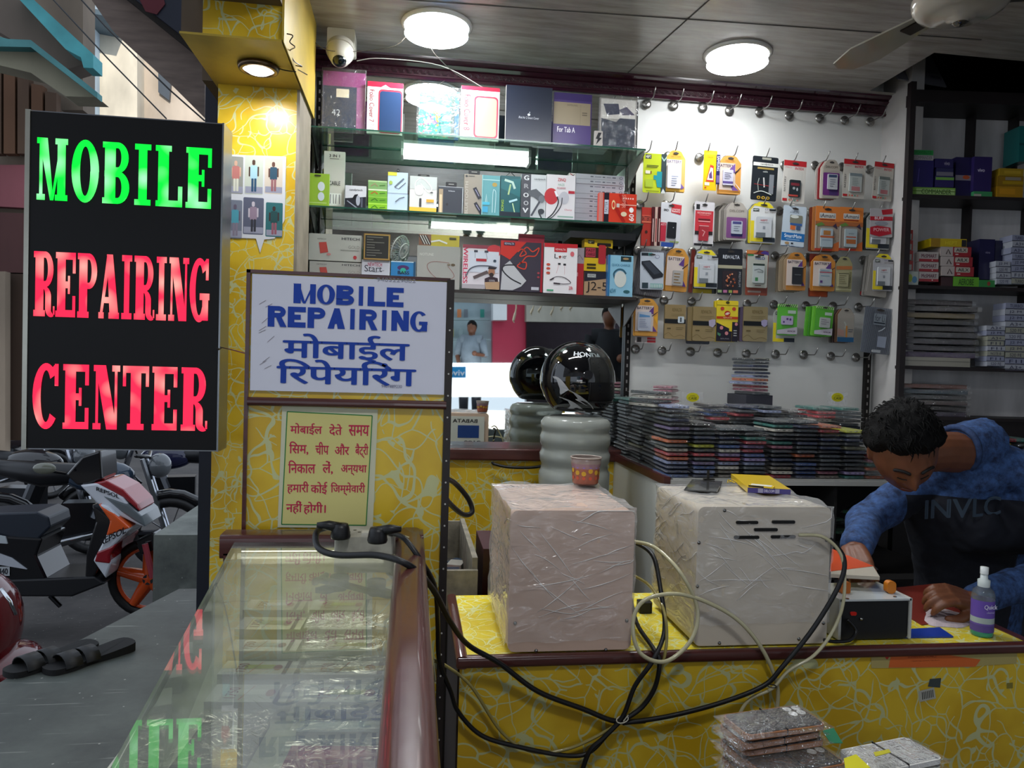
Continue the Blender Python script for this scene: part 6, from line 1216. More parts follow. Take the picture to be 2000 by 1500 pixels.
# wrapped covers lying flat
def sheets(x0, x1, y0, y1, n, where, cols, zb):
 for i in range(n):
  a = y1-(y1-y0)*(i+1)/n; b = y1-(y1-y0)*i/n; r_ = random.Random(i*11+n)
  A = cub(x0, (a+b)/2, .02); B = cub(x1, (a+b)/2, .02); h = cub((x0+x1)/2, a, .02)[1]; z0 = cub((x0+x1)/2, b, .02)[1] if i else zb
  p = Vector((CP0.x, CP0.y, 0))+cu*(A[0]+r_.uniform(-.004, .01))+cn*.02
  o = thing('tablet_cover', '%s tablet cover in clear wrap, %s up on the %s' % (cols[i % len(cols)][1], ORD[i], where), 'tablet cover', (p.x, p.y, z0+.0005), 'wrapped covers on the %s' % where, rz=cyaw+r_.uniform(-.05, .05))
  w = B[0]-A[0]; hh = h-z0-.001
  MB().rbox(0, w, 0, .15, 0, hh*.75, .01, cols[i % len(cols)][0]).build('cover', M_PLAST, o, local=True)
  mb = MB(); N = 12; rows = []
  for (yy, zz) in ((.152, hh*.8), (.0, hh*.85), (-.008, hh*.4), (-.004, 0)):
   rows.append([(-.008+(w+.016)*k/N, yy+r_.uniform(-.003, .003), max(0, zz+r_.uniform(-.0015, .0015))) for k in range(N+1)])
  mb.add([q for r0 in rows for q in r0], [(j*(N+1)+k, j*(N+1)+k+1, (j+1)*(N+1)+k+1, (j+1)*(N+1)+k) for j in range(3) for k in range(N)])
  mb.build('plastic_wrap', M_SLV, o, local=True, smooth=True)
DK = [('#16151a', 'black'), ('#2a1c30', 'dark plum'), ('#1f1d22', 'charcoal'), ('#241e1c', 'dark brown')]
cbox('paper_pad', 'off-white thick pad lying under the plum covers on the third shelf', 'pad', 1768, 698, 1895, 714, '#8c887c', [('r', 0, .4, 1, .45, '#4c4a44')], zb=zs[2], depth=.2)
sheets(1770, 1905, 583, 698, 9, 'third shelf', [('#3a1a4c', 'purple'), ('#2c2630', 'smoky grey'), ('#1f1826', 'dark plum'), ('#26242a', 'charcoal'), ('#4a4442', 'grey'), ('#16151a', 'black'), ('#7a6a44', 'tan'), ('#1c1a1e', 'black'), ('#2e2224', 'dark brown')], cub(1830, 698, .02)[1])
sheets(1764, 1890, 748, 812, 6, 'lowest shelf', [('#2a1438', 'plum'), ('#24201e', 'dark brown'), ('#3a2420', 'maroon'), ('#1c2024', 'black'), ('#1d3c4a', 'dark blue'), ('#6a3420', 'rust')], zs[3])
# bright packets heaped at the right, behind the man's back
sb = cub(1960, 900, -.15)
p = Vector((CP0.x, CP0.y, 0))+cu*sb[0]+cn*(-.15)
tag(MB().box(p.x-.05, p.x+.35, p.y-.03, p.y+.06, FZ, sb[1], '#221c1c').build('side_table', M_MATTE), 'dark side table piled with bright packets behind the man', 'table')
for i, c in enumerate(['p', 'r', 'w', 'm', 'e', 'n', 'y', 'd', 'r', 't']):
 phone_case((p.x+.02+random.uniform(-.02, .02)+.09*(i % 2), p.y-.0, sb[1]+.001+(i//2)*.0135*1.4), random.uniform(-.3, .3), PAL[c], '%s wrapped case, %s up in the pile behind the man\'s back' % (PNM[c], ORD[i]), 'cases piled behind the man', sc=1.3)
# printed flex boards in the open hatch
mb = MB(); q = [at(1765, 128, Z=3.25), at(1862, 104, Z=3.3), at(1845, 178, Z=3.2), at(1762, 160, Z=3.2)]
o = thing('packing_board', 'pale printed board with a red and blue mark lying in the ceiling hatch', 'board', (q[3].x, q[3].y, 3.2))
A_, B_ = at(1750, 172, Y=2.95), at(1845, 180, Y=2.95)
o.location = (2.02, 2.93, 3.115); o.rotation_euler = (-.5, 0, .15)
mb = MB(); mb.box(0, .26, 0, .006, 0, .22, '#6a6a70'); art(mb, [('r', .38, .1, .5, .45, '#8a2028'), ('e', .5, .2, .06, .1, '#22386a'), ('t', .1, .55, .6, .62, 'Fluid in available', '#3a3a44'), ('t', .1, .66, .6, .74, 'Alum. INFLECTION', '#3a3a44', 0, .02), ('t', .7, .6, .95, .68, 'Super Air Coolant', '#3a3a44'), ('t', .72, .75, .95, .83, 'WINDOWS', '#2a2a44', 0, .02)], .26, .22, -.0002)
mb.build('board', M_PAPER, o, local=True)
# ================================================================== MACHINES AND SMALL THINGS ON THE COUNTERS
def shell(x0, x1, y0, y1, z0, z1, seed, amp=.0065, n=12, drop=.0, faces='FLRT', off=.004):
 """loose crinkled film over the top and sides of a box"""
 r = random.Random(seed); mb = MB()
 def nz(p): return noise.noise_vector(Vector(p)*22+Vector((seed, 0, 0)))*amp+noise.noise_vector(Vector(p)*60)*amp*.45
 def grid(o, a, b, nu, nv):
  vs = []
  for j in range(nv+1):
   for i in range(nu+1):
    p = Vector(o)+Vector(a)*(i/nu)+Vector(b)*(j/nv); vs.append(p+nz(p))
  mb.add(vs, [(j*(nu+1)+i, j*(nu+1)+i+1, (j+1)*(nu+1)+i+1, (j+1)*(nu+1)+i) for j in range(nv) for i in range(nu)])
 X0, X1, Y0, Y1, Z1 = x0-off, x1+off, y0-off, y1+off, z1+off
 if 'F' in faces: grid((X0, Y0, z0+drop), (X1-X0, 0, 0), (0, 0, Z1-z0-drop), n*2, n*2)
 if 'L' in faces: grid((X0, Y0, z0+drop*.5), (0, Y1-Y0, 0), (0, 0, Z1-z0-drop*.5), n, n*2)
 if 'R' in faces: grid((X1, Y0, z0+drop), (0, Y1-Y0, 0), (0, 0, Z1-z0-drop), n, n*2)
 if 'T' in faces: grid((X0, Y0, Z1), (X1-X0, 0, 0), (0, Y1-Y0, 0), n*2, n)
 return mb
M_WRAP = film_mat('stretch_film', clear=.95, scale=7., strength=1.6, rough=.2, haze=.13, stretch=(1, 1, 2.6))
def machine(label, x0, x1, y0, y1, z1, col, seed, drop, rivets, slots=()):
 t = thing('repair_machine', label, 'machine', ((x0+x1)/2, (y0+y1)/2, ZC+.003), 'film-wrapped metal machines on the repair counter')
 cas = MB().rbox(x0, x1, y0, y1, ZC+.005, z1, .014, col, ax='y', n=5).build('metal_casing', mat('cream_powder_coat', .42, vary=.05), t, smooth=True, autos=40)
 for k, (px, py) in enumerate(rivets):
  p = at(px, py, Y=y0); MB().ball((p.x, y0-.0005, p.z), (.004, .0025, .004), 10, 6, '#8a8a88').build('screw', M_CHROME, cas, smooth=True)
 for (px, py, w_) in slots:
  p = at(px, py, Y=y0); q = at(px+w_, py, Y=y0)
  MB().rbox(p.x, q.x, y0-.0028, y0+.003, p.z-.0036, p.z+.0032, .003, '#0e0d0c', ax='y').build('vent_slot', M_PLAST, cas)
 fm = shell(x0, x1, y0, y1, ZC+.006, z1, seed, drop=drop); r_ = random.Random(seed)
 for k in range(34):   # film folds whitened to stand for streaks of reflected light
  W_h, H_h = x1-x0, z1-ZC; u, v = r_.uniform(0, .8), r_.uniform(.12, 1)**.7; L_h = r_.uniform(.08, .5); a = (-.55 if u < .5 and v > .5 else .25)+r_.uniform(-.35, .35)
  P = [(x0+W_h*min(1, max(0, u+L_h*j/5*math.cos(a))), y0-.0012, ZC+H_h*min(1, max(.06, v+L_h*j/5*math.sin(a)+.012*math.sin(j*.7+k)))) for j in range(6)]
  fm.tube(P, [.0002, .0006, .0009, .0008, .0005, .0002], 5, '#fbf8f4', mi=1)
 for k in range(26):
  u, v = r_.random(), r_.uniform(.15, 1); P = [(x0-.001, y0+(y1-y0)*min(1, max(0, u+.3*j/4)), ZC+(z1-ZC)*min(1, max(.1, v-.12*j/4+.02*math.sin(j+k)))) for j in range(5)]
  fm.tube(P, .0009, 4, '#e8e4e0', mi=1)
 fm.build('stretch_film', [M_WRAP, mat('crease_highlight', .15, vary=0, alpha=.8)], t, smooth=True)
 for xx in (x0+.02, x1-.02):
  for yy in (y0+.03, y1-.03): MB().cyl((xx, yy, ZC+.0005), (xx, yy, ZC+.006), .008, n=10, col='#15151a').build('foot', M_RUBBER, t)
 return t
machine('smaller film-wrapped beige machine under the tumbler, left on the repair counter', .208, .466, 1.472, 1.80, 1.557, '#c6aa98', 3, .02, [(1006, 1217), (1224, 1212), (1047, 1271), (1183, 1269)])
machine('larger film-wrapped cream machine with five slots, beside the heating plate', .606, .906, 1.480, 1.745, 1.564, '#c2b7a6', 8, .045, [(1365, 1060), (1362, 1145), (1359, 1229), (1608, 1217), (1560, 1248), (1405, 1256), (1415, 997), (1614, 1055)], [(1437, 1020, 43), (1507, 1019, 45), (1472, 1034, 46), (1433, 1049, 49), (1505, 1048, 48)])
# printed plates on the far sides of the machines (seen in the mirror)
t = thing('machine_nameplate', 'white front plate of the larger machine, with a window, facing the mirror', 'plate', (.756, 1.7555, 1.30))
def backart(name, t, x0, x1, z0, z1, y, deco):
 M = Matrix.Translation((x1, y, 0)) @ Matrix.Rotation(PI, 4, 'Z'); mb = MB(); mb.box(0, x1-x0, .0, .003, z0, z1, '#c8c6be', M=M); art(mb, deco, x1-x0, z1-z0, -.0006, M=M, z0=z0); mb.build(name, M_PAPER, t)
backart('plate', t, .62, .89, 1.275, 1.41, 1.7600, [('t', .1, .78, .9, .93, 'BUBBLE REMOVER-V3', '#1c1c22', 0, .02), ('rr', .1, .1, .72, .66, '#34383c', .03), ('rr', .12, .13, .70, .63, '#a8aaa8', .02), ('e', .4, .36, .04, .06, '#3a3a3c')])
backart('screen', t, .70, .84, 1.46, 1.53, 1.7600, [('r', 0, 0, 1, 1, '#2c4a94')])
t = thing('machine_nameplate', 'white front plate of the smaller machine with a blue screen, facing the mirror', 'plate', (.33, 1.8155, 1.30))
backart('plate', t, .23, .44, 1.275, 1.54, 1.8200, [('t', .2, .06, .9, .14, 'BABATA', '#1c1c22', 0, .02), ('r', .15, .2, .75, .48, '#24407c'), ('t', .1, .54, .8, .62, '2100pn', '#1c1c22', 0, .02), ('r', .15, .7, .8, .95, '#24303c')])
# patterned tumbler on the small machine
c = at(1143, 946, Z=1.563)
t = thing('plastic_tumbler', 'flower-patterned plastic tumbler standing on the smaller machine', 'cup', (c.x, c.y, 1.5635))
M_ = Matrix.Translation((c.x, c.y, 1.5640))
M_CUPM = mat('dull_translucent_plastic', .25, vary=.12, vscale=40)
MB().lathe([(.001, 0), (.029, 0), (.0315, .004), (.034, .040), (.0365, .052), (.0375, .066), (.0365, .066), (.0335, .046), (.030, .006), (.001, .004)], 28, '#8a6f68', M=M_, cols=['#6a4a44', '#6a4a44', '#9a5a48', '#8f7078', '#94827c', '#a3948c', '#94857c', '#7a605c', '#6a504c']).build('cup_body', M_CUPM, t, smooth=True)
mb = MB()
for k in range(13):
 a = 2*PI*k/13
 for zz, cc, rr in ((.032+.004*math.sin(k*2), '#c89a30', .006), (.018, '#c0563c', .0045), (.044, '#8a6ab0', .003)):
  n_ = Vector((math.cos(a), math.sin(a), 0)); tt = Vector((-math.sin(a), math.cos(a), 0)); cc0 = M_ @ (n_*(.0325+zz*.05)+Vector((0, 0, zz)))
  mb.poly([cc0+tt*(rr*math.cos(j*PI/4))+Vector((0, 0, rr*math.sin(j*PI/4))) for j in range(8)], cc)
mb.build('flower_print', M_PAPER, t)
MB().tube([(c.x+.0375*math.cos(a*PI/12), c.y+.0375*math.sin(a*PI/12), 1.630) for a in range(24)], .002, 6, '#a3958c', closed=True).build('rim', M_CUPM, t, smooth=True)
# glass plate and yellow box on the big machine
zt = 1.571
q = [at(1336, 958, Z=zt), at(1400, 962, Z=zt), at(1411, 942, Z=zt), at(1352, 938, Z=zt)]
t = thing('phone_screen', 'loose black phone glass with its ribbon lying on the larger machine', 'phone part', q[0])
mb = MB(); mb.add([tuple(v) for v in q]+[(v.x, v.y, v.z+.003) for v in q], [(3, 2, 1, 0), (4, 5, 6, 7), (0, 1, 5, 4), (1, 2, 6, 5), (2, 3, 7, 6), (3, 0, 4, 7)], '#3a3a3a'); mb.build('glass', M_SHINE, t)
p = at(1383, 940, Z=zt); mb = MB(); mb.box(p.x-.012, p.x+.016, p.y-.004, p.y+.004, zt+.0032, zt+.007, '#141416'); mb.box(p.x-.004, p.x+.002, p.y-.002, p.y, zt+.005, zt+.028, '#141416'); mb.build('ribbon', M_PLAST, t)
q = [at(1460, 962, Z=zt), at(1544, 966, Z=zt), at(1536, 932, Z=zt), at(1455, 936, Z=zt)]
t = thing('battery_box', 'yellow box with a violet edge lying on the larger machine', 'box', q[0])
M_ = Matrix.Translation(q[0]) @ Matrix.Rotation(math.atan2(q[1].y-q[0].y, q[1].x-q[0].x), 4, 'Z'); w_ = (q[1]-q[0]).length; d_ = (q[3]-q[0]).length
mb = MB(); mb.box(0, w_, 0, d_, 0, .012, '#c8a81a', M=M_); art(mb, [('r', 0, 0, 1, 1, '#34286c'), ('r', .24, .1, .36, .9, '#8a86a0'), ('r', .64, .1, .74, .9, '#8a86a0'), ('t', .38, .25, .62, .75, 'DELCOM', '#c8c4dc', 0, .02)], w_, .012, -.0002, M=M_); mb.build('box', M_GLOSS, t)
t = thing('battery_card', 'white and yellow battery card on top of the violet-edged box', 'card', q[0]+Vector((0, 0, .0135)))
M2 = M_ @ Matrix.Translation((.004, .012, .0125)) @ Matrix.Rotation(-.35, 4, 'Z'); mb = MB(); mb.box(0, .055, 0, .025, 0, .0035, '#d0b024', M=M2); mb.box(.004, .05, .003, .022, .0035, .0042, '#d0d0cc', M=M2); mb.box(.0, .034, -.0006, 0, 0, .0035, '#1c1a18', M=M2); mb.build('card', M_PAPER, t)
mb = MB(); p = at(1436, 944, Z=zt)
for k in range(5): mb.tube([(p.x-.02+.008*k, p.y+.008*math.sin(k), zt+.002), (p.x-.012+.008*k, p.y+.012+.004*math.cos(k*2), zt+.006+.002*(k % 2)), (p.x-.002+.008*k, p.y-.002, zt+.002)], .0016, 5, '#c8a820')
tag(mb.build('plastic_strapping', M_PLAST), 'curl of yellow packing strap beside the violet-edged box', 'strap')
# ---- small heating plate machine
hx0, hx1, hy = at(1640, 1240, Y=1.50).x, at(1772, 1240, Y=1.50).x, 1.50
hz0, hz1 = ZC+.004, at(1700, 1173, Y=1.50).z
t = thing('heating_plate', 'small black and white heating-plate machine with an orange knob', 'machine', ((hx0+hx1)/2, 1.56, ZC))
hb = MB().rbox(hx0, hx1, hy, 1.62, hz0, hz1, .008, '#121214', ax='y').build('body', M_PLAST, t)
mb = MB(); mb.rbox(hx0-.006, hx0+.000, hy-.004, 1.62, hz0, hz1+.006, .002, '#b8b8b2', ax='y'); mb.rbox(hx1, hx1+.006, hy-.004, 1.62, hz0, hz1+.006, .002, '#b8b8b2', ax='y'); mb.box(hx0-.004, hx1+.004, hy-.004, 1.62, hz1, hz1+.004, '#c0c4c4'); mb.build('white_cover', M_SHINE, t)
def front(px, py, Y=hy): return at(px, py, Y=Y)
p = front(1666, 1198); MB().rbox(p.x-.007, p.x+.007, hy-.003, hy, p.z-.004, p.z+.004, .003, '#c02820', ax='y').build('red_switch', M_SHINE, hb)
p = front(1681, 1208); MB().ball((p.x, hy-.002, p.z), .004, 10, 6, '#b0b0ac').build('screw', M_CHROME, t, smooth=True)
p = at(1738, 1158, Z=hz1+.004); MB().rbox(p.x-.011, p.x+.011, p.y-.006, p.y+.008, hz1+.004, hz1+.032, .009, '#c07018', ax='y', n=5).build('orange_knob', M_PLAST, t)
p = at(1650, 1158, Z=hz1+.004); MB().rbox(p.x-.013, p.x+.010, p.y-.006, p.y+.008, hz1+.004, hz1+.030, .004, '#a85a14', ax='y').build('orange_post', M_PLAST, t)
for a_, b_ in (((1655, 1170), (1655, 1170)), ((1748, 1166), (1748, 1166))):
 p = at(*a_, Z=hz1+.004); MB().cyl((p.x, p.y, hz1+.004), (p.x, p.y, hz1+.0055), .004, n=10, col='#8a8c8c').build('screw', M_CHROME, t)
lz = hz1+.030
qq = [at(1622, 1128, Z=lz), at(1718, 1133, Z=lz), at(1705, 1112, Z=lz), at(1625, 1078, Z=lz)]
mb = MB(); mb.add([tuple(v) for v in qq]+[(v.x, v.y, v.z+.008) for v in qq], [(3, 2, 1, 0), (4, 5, 6, 7), (0, 1, 5, 4), (1, 2, 6, 5), (2, 3, 7, 6), (3, 0, 4, 7)], '#b4ac9c');
mb.add([(qq[3].x, qq[3].y, lz+.0085), (qq[0].x+.01, qq[0].y+.02, lz+.0085), (qq[2].x, qq[2].y-.002, lz+.0085)], [(0, 1, 2)], '#c84a20'); mb.build('clamp_plate', M_PLAST, t)
# cloth, blue pad, red tool mat
def blob(name, pts, z, h, col, m, label, cat):
 w = [at(px, py, Z=z) for px, py in pts]; c_ = sum(w, Vector())/len(w); N = 5; mb = MB(); vs = []
 for k in range(N+1):
  f = k/N
  for p in w:
   q = c_+(p-c_)*(1-f*.97); e = noise.noise(Vector((q.x*60, q.y*60, 1.3)))
   vs.append((q.x, q.y, z+.0008+h*(1-(1-f)**3)*(1+.5*e)))
 n_ = len(w); mb.add(vs, [(k*n_+i, k*n_+(i+1) % n_, (k+1)*n_+(i+1) % n_, (k+1)*n_+i) for k in range(N) for i in range(n_)], col)
 return tag(mb.build(name, m, smooth=True, sub=1), label, cat)
M_CLOTH = mat('soft_cloth', .9, vary=.15, vscale=60, bump=.4, bscale=250)
blob('cleaning_cloth', [(1797, 1214), (1812, 1200), (1800, 1192), (1830, 1190), (1855, 1196), (1880, 1200), (1900, 1204), (1896, 1226), (1866, 1228), (1850, 1224), (1822, 1226)], ZC, .014, '#c3b4b8', M_CLOTH, 'crumpled pinkish-white cleaning cloth beside the spray bottle', 'cloth')
q = [at(1766, 1247, Z=ZC), at(1862, 1246, Z=ZC), at(1835, 1228, Z=ZC), at(1768, 1232, Z=ZC)]
tag(MB().add([tuple(v+Vector((0, 0, .0005))) for v in q]+[(v.x, v.y, v.z+.004) for v in q], [(3, 2, 1, 0), (4, 5, 6, 7), (0, 1, 5, 4), (1, 2, 6, 5), (2, 3, 7, 6), (3, 0, 4, 7)], '#123a9a').build('blue_pad', M_PLAST), 'flat blue plastic pad at the counter edge before the heating plate', 'pad')
q = [at(1690, 1155, Z=ZC), at(1800, 1222, Z=ZC), at(1900, 1206, Z=ZC), at(1840, 1140, Z=ZC)]
tag(MB().add([tuple(v+Vector((0, 0, .0005))) for v in q]+[(v.x, v.y, v.z+.0022) for v in q], [(3, 2, 1, 0), (4, 5, 6, 7), (0, 1, 5, 4), (1, 2, 6, 5), (2, 3, 7, 6), (3, 0, 4, 7)], '#7a2c22').build('work_mat', M_PLAST), 'dull red work mat under the man\'s hands', 'mat')
# spray bottle
c = at(1917, 1240, Z=ZC+.0006); s_ = .158/(at(1920, 1108, Y=c.y).z-ZC); s_ = (at(1920, 1108, Y=c.y).z-ZC)/.158
t = thing('spray_bottle', 'clear spray bottle with a purple label and teal liquid', 'bottle', (c.x, c.y, ZC))
M_ = Matrix.Translation((c.x, c.y, ZC+.0008)) @ Matrix.Scale(s_, 4)
MB().lathe([(.001, 0), (.021, 0), (.0235, .004), (.0235, .038), (.0001, .038)], 28, '#1a8a78', M=M_).build('teal_liquid', M_SHINE, t, smooth=True)
MB().lathe([(.001, .0385), (.0236, .0385), (.0236, .094), (.021, .104), (.012, .112), (.0105, .116)], 28, '#9aa4a0', M=M_).build('bottle_wall', glass_mat('bottle_plastic', '#dfe8e6', 1.3, rough=.05, dirt=.35, mult=1.), t, smooth=True)
MB().lathe([(.0243, .028), (.0243, .032)], 28, '#6a54a0', M=M_).build('label_band', M_PAPER, t, smooth=True)
mb = MB(); mb.lathe([(.0240, .012), (.0241, .028)], 28, '#5a4a8c', M=M_); mb.lathe([(.0240, .045), (.0241, .084)], 28, '#6a50a8', M=M_); mb.lathe([(.0240, .028), (.0240, .045)], 28, '#a8b4b0', M=M_); mb.build('label', M_PAPER, t, smooth=True)
mb = MB(); mb.text('Quick', c.x-.017*s_, ZC+.066*s_, c.x+.016*s_, ZC+.078*s_, c.y-.0246*s_, '#d8d4e8', bold=.03); mb.text('cleaner', c.x-.010*s_, ZC+.058*s_, c.x+.010*s_, ZC+.063*s_, c.y-.0246*s_, '#c0b8dc'); mb.build('lettering', M_PAPER, t)
MB().lathe([(.0125, .113), (.013, .128), (.008, .131), (.0075, .142), (.001, .142)], 24, '#c4ccca', M=M_).build('collar', M_PLAST, t, smooth=True)
mb = MB(); mb.lathe([(.0085, .142), (.0085, .158), (.001, .159)], 20, '#dadedc', M=M_); mb.build('spray_head', M_PLAST, t, smooth=True)
# ---- power strip on the glass counter
A = at(652, 1083, Z=ZG+.001); B = at(770, 1088, Z=ZG+.001)
t = thing('power_strip', 'grimy white four-socket power strip at the far end of the glass counter', 'power strip', ((A.x+B.x)/2, A.y, ZG))
y0, y1 = A.y, min(A.y+.085, 1.338)
MB().rbox(A.x, B.x, y0, y1, ZG+.0006, ZG+.030, .006, '#a39f92', ax='z').build('housing', mat('grimy_plastic', .5, vary=.35, vscale=30), t)
mb = MB()
for k in range(2):
 for j in range(3):
  x = A.x+(B.x-A.x)*(.3+.4*k); a = j*2.1+PI/2; mb.cyl((x+.010*math.cos(a), (y0+y1)/2+.010*math.sin(a), ZG+.0300), (x+.010*math.cos(a), (y0+y1)/2+.010*math.sin(a), ZG+.0304), .003, n=8, col='#1c1a18')
mb.box((A.x+B.x)/2-.006, (A.x+B.x)/2+.006, y0+.012, y0+.032, ZG+.030, ZG+.034, '#c4c0b4'); mb.build('sockets', M_PLAST, t)
def plug(px, py, dx, label):
 p = at(px, py, Z=ZG+.032); t = thing('plug', label, 'plug', (p.x, p.y, ZG+.0306), 'black plugs in the power strip')
 MB().lathe([(.001, 0), (.015, 0), (.0165, .004), (.014, .018), (.012, .024), (.001, .025)], 18, '#17161a', M=Matrix.Translation((p.x, p.y, ZG+.0308))).build('plug_body', M_RUBBER, t, smooth=True)
 MB().tube([(p.x, p.y, ZG+.048), (p.x+dx*.02, p.y-.003, ZG+.053), (p.x+dx*.038, p.y-.006, ZG+.054)], [.009, .008, .0045], 10, '#17161a').build('strain_relief', M_RUBBER, t, smooth=True)
 return p
plug(665, 1050, -1, 'left black plug in the power strip'); plug(737, 1058, 1, 'right black plug in the power strip')
# ---- cables and hoses
M_HOSE = mat('milky_hose', .2, color='#b3ad8c', vary=.1, coat=.3); M_HOSE2 = mat('clear_yellowed_hose', .2, color='#8f834a', vary=.15, coat=.3)
def cable(name, label, pts, r, m, cat='cable', n=7):
 P = []
 for q in pts:
  k = {'Y': q[2]} if len(q) == 3 else {'Z': q[3]}
  P.append(at(q[0], q[1], **k))
 return tag(MB().tube(spline(P, n), r, 8).build(name, m, smooth=True), label, cat)
cable('power_cable', 'thick black cable looping from the left plug down across the yellow front', [(640, 1030, 1.28), (618, 1040, 1.24), (622, 1070, 1.2), (660, 1084, 1.17), (740, 1085, 1.14), (800, 1105, 1.12), (845, 1150, 1.2), (880, 1215, 1.3), (915, 1260, 1.40), (975, 1295, 1.43), (1050, 1350, 1.445), (1140, 1385, 1.45), (1200, 1408, 1.45), (1260, 1408, 1.45)], .0052, M_RUBBER)
cable('power_cable', 'black cable from the right plug running past the panel edge', [(760, 1040, 1.27), (790, 1052, 1.22), (825, 1100, 1.2), (850, 1150, 1.25), (855, 1220, 1.35), (858, 1290, 1.40), (880, 1350, 1.43), (895, 1390, 1.445), (940, 1436, 1.45), (1010, 1458, 1.45), (1100, 1475, 1.45), (1150, 1470, 1.45), (1190, 1430, 1.45), (1216, 1405, 1.445)], .0045, M_RUBBER)
cable('power_cable', 'thick black cable rising from the tied bundle along the larger machine to the right', [(1216, 1412, 1.445), (1300, 1400, 1.445), (1400, 1375, 1.445), (1490, 1340, 1.445), (1530, 1300, 1.44), (1590, 1225, 1.44), (1640, 1140, 1.44), (1648, 1090, 1.45), (1620, 1052, 1.47)], .0050, M_RUBBER)
cable('power_cable', 'black cable dropping between the two machines into the tied bundle', [(1242, 1060, 1.62), (1275, 1085, 1.56), (1290, 1150, 1.50), (1298, 1230, 1.46), (1275, 1290, 1.435), (1240, 1340, 1.44), (1216, 1400, 1.44), (1180, 1440, 1.44), (1150, 1470, 1.44), (1130, 1530, 1.44)], .0050, M_RUBBER)
cable('power_cable', 'shorter black cable lying between the machines on the counter', [(1232, 1170, 1.66), (1245, 1220, 1.56), (1275, 1265, 1.46), (1288, 1290, 1.435), (1280, 1340, 1.435), (1255, 1380, 1.44), (1220, 1405, 1.44)], .0048, M_RUBBER)
cable('power_cable', 'black cord curling from the back of the heating plate', [(1655, 1210, 1.49), (1672, 1232, 1.485), (1660, 1250, 1.475), (1630, 1253, 1.47), (1610, 1250, 1.465)], .0040, M_RUBBER)
cable('air_hose', 'milky hose making a full loop in front of the larger machine', [(1240, 1058, 1.60), (1280, 1070, 1.54), (1330, 1120, 1.465), (1362, 1190, 1.455), (1350, 1250, 1.44), (1300, 1292, 1.43), (1250, 1275, 1.43), (1236, 1220, 1.44), (1255, 1175, 1.45), (1310, 1160, 1.455), (1370, 1172, 1.455), (1440, 1210, 1.45), (1490, 1270, 1.445), (1518, 1340, 1.45), (1516, 1400, 1.455), (1514, 1430, 1.457)], .0043, M_HOSE, 'hose')
cable('air_hose', 'second milky hose hanging from the smaller machine into the bundle', [(1240, 1125, 1.62), (1270, 1145, 1.55), (1296, 1190, 1.47), (1302, 1250, 1.445), (1290, 1310, 1.44), (1262, 1360, 1.445), (1225, 1400, 1.45), (1180, 1430, 1.45), (1110, 1462, 1.452), (1040, 1468, 1.452), (980, 1430, 1.452), (920, 1340, 1.445), (870, 1300, 1.43), (845, 1290, 1.40)], .0034, M_HOSE2, 'hose')
cable('air_hose', 'clear hose curving round the right end of the larger machine', [(1560, 1045, 1.47), (1610, 1050, 1.46), (1645, 1090, 1.45), (1648, 1170, 1.44), (1628, 1230, 1.44), (1590, 1280, 1.44), (1540, 1310, 1.445), (1508, 1345, 1.445), (1460, 1370, 1.452), (1430, 1430, 1.452), (1400, 1520, 1.452)], .0036, M_HOSE, 'hose')
cable('power_cable', 'pale grey cord running round the rail corner behind the power strip', [(770, 1046, 1.33), (800, 1052, 1.32), (822, 1085, 1.31), (830, 1140, 1.30), (832, 1220, 1.28), (845, 1290, 1.3), (850, 1330, 1.33)], .0022, M_HOSE)
cable('power_cable', 'dark bent cable loop behind the framed panel on its right edge', [(868, 932, 1.50), (890, 945, 1.55), (915, 975, 1.58), (922, 1000, 1.58), (905, 1005, 1.56), (880, 985, 1.52), (866, 965, 1.48)], .0055, M_RUBBER)
p = at(1215, 1404, Y=1.438); mb = MB(); mb.tube([(p.x+.012*math.cos(a*PI/6), p.y+.010*math.sin(a*PI/6)-.002, p.z+.004*math.sin(a*PI/6+1)) for a in range(12)], .0012, 5, '#c8c4b4', closed=True); mb.tube([(p.x, p.y-.01, p.z), (p.x+.008, p.y-.014, p.z+.014)], .0012, 5, '#c8c4b4')
tag(mb.build('cable_tie', M_PLAST), 'white tie round the black cable bundle on the yellow front', 'cable tie')
p = at(1508, 1340, Y=1.438); tag(MB().tube([(p.x+.009*math.cos(a*PI/6), p.y+.008*math.sin(a*PI/6), p.z) for a in range(12)], .0012, 5, '#2a2622', closed=True).build('cable_tie', M_PLAST), 'dark tie where hoses meet the cable at the right', 'cable tie')
# black inverter plug between machines
p = at(1256, 1195, Z=ZC+.001); tag(MB().rbox(p.x-.012, p.x+.02, p.y-.012, p.y+.02, ZC+.0006, ZC+.026, .006, '#101012', ax='z').build('power_adapter', M_RUBBER), 'small black adapter lying between the two machines', 'adapter')
q = [at(1245, 1160, Z=ZC), at(1258, 1172, Z=ZC), at(1285, 1165, Z=ZC), at(1262, 1150, Z=ZC)]
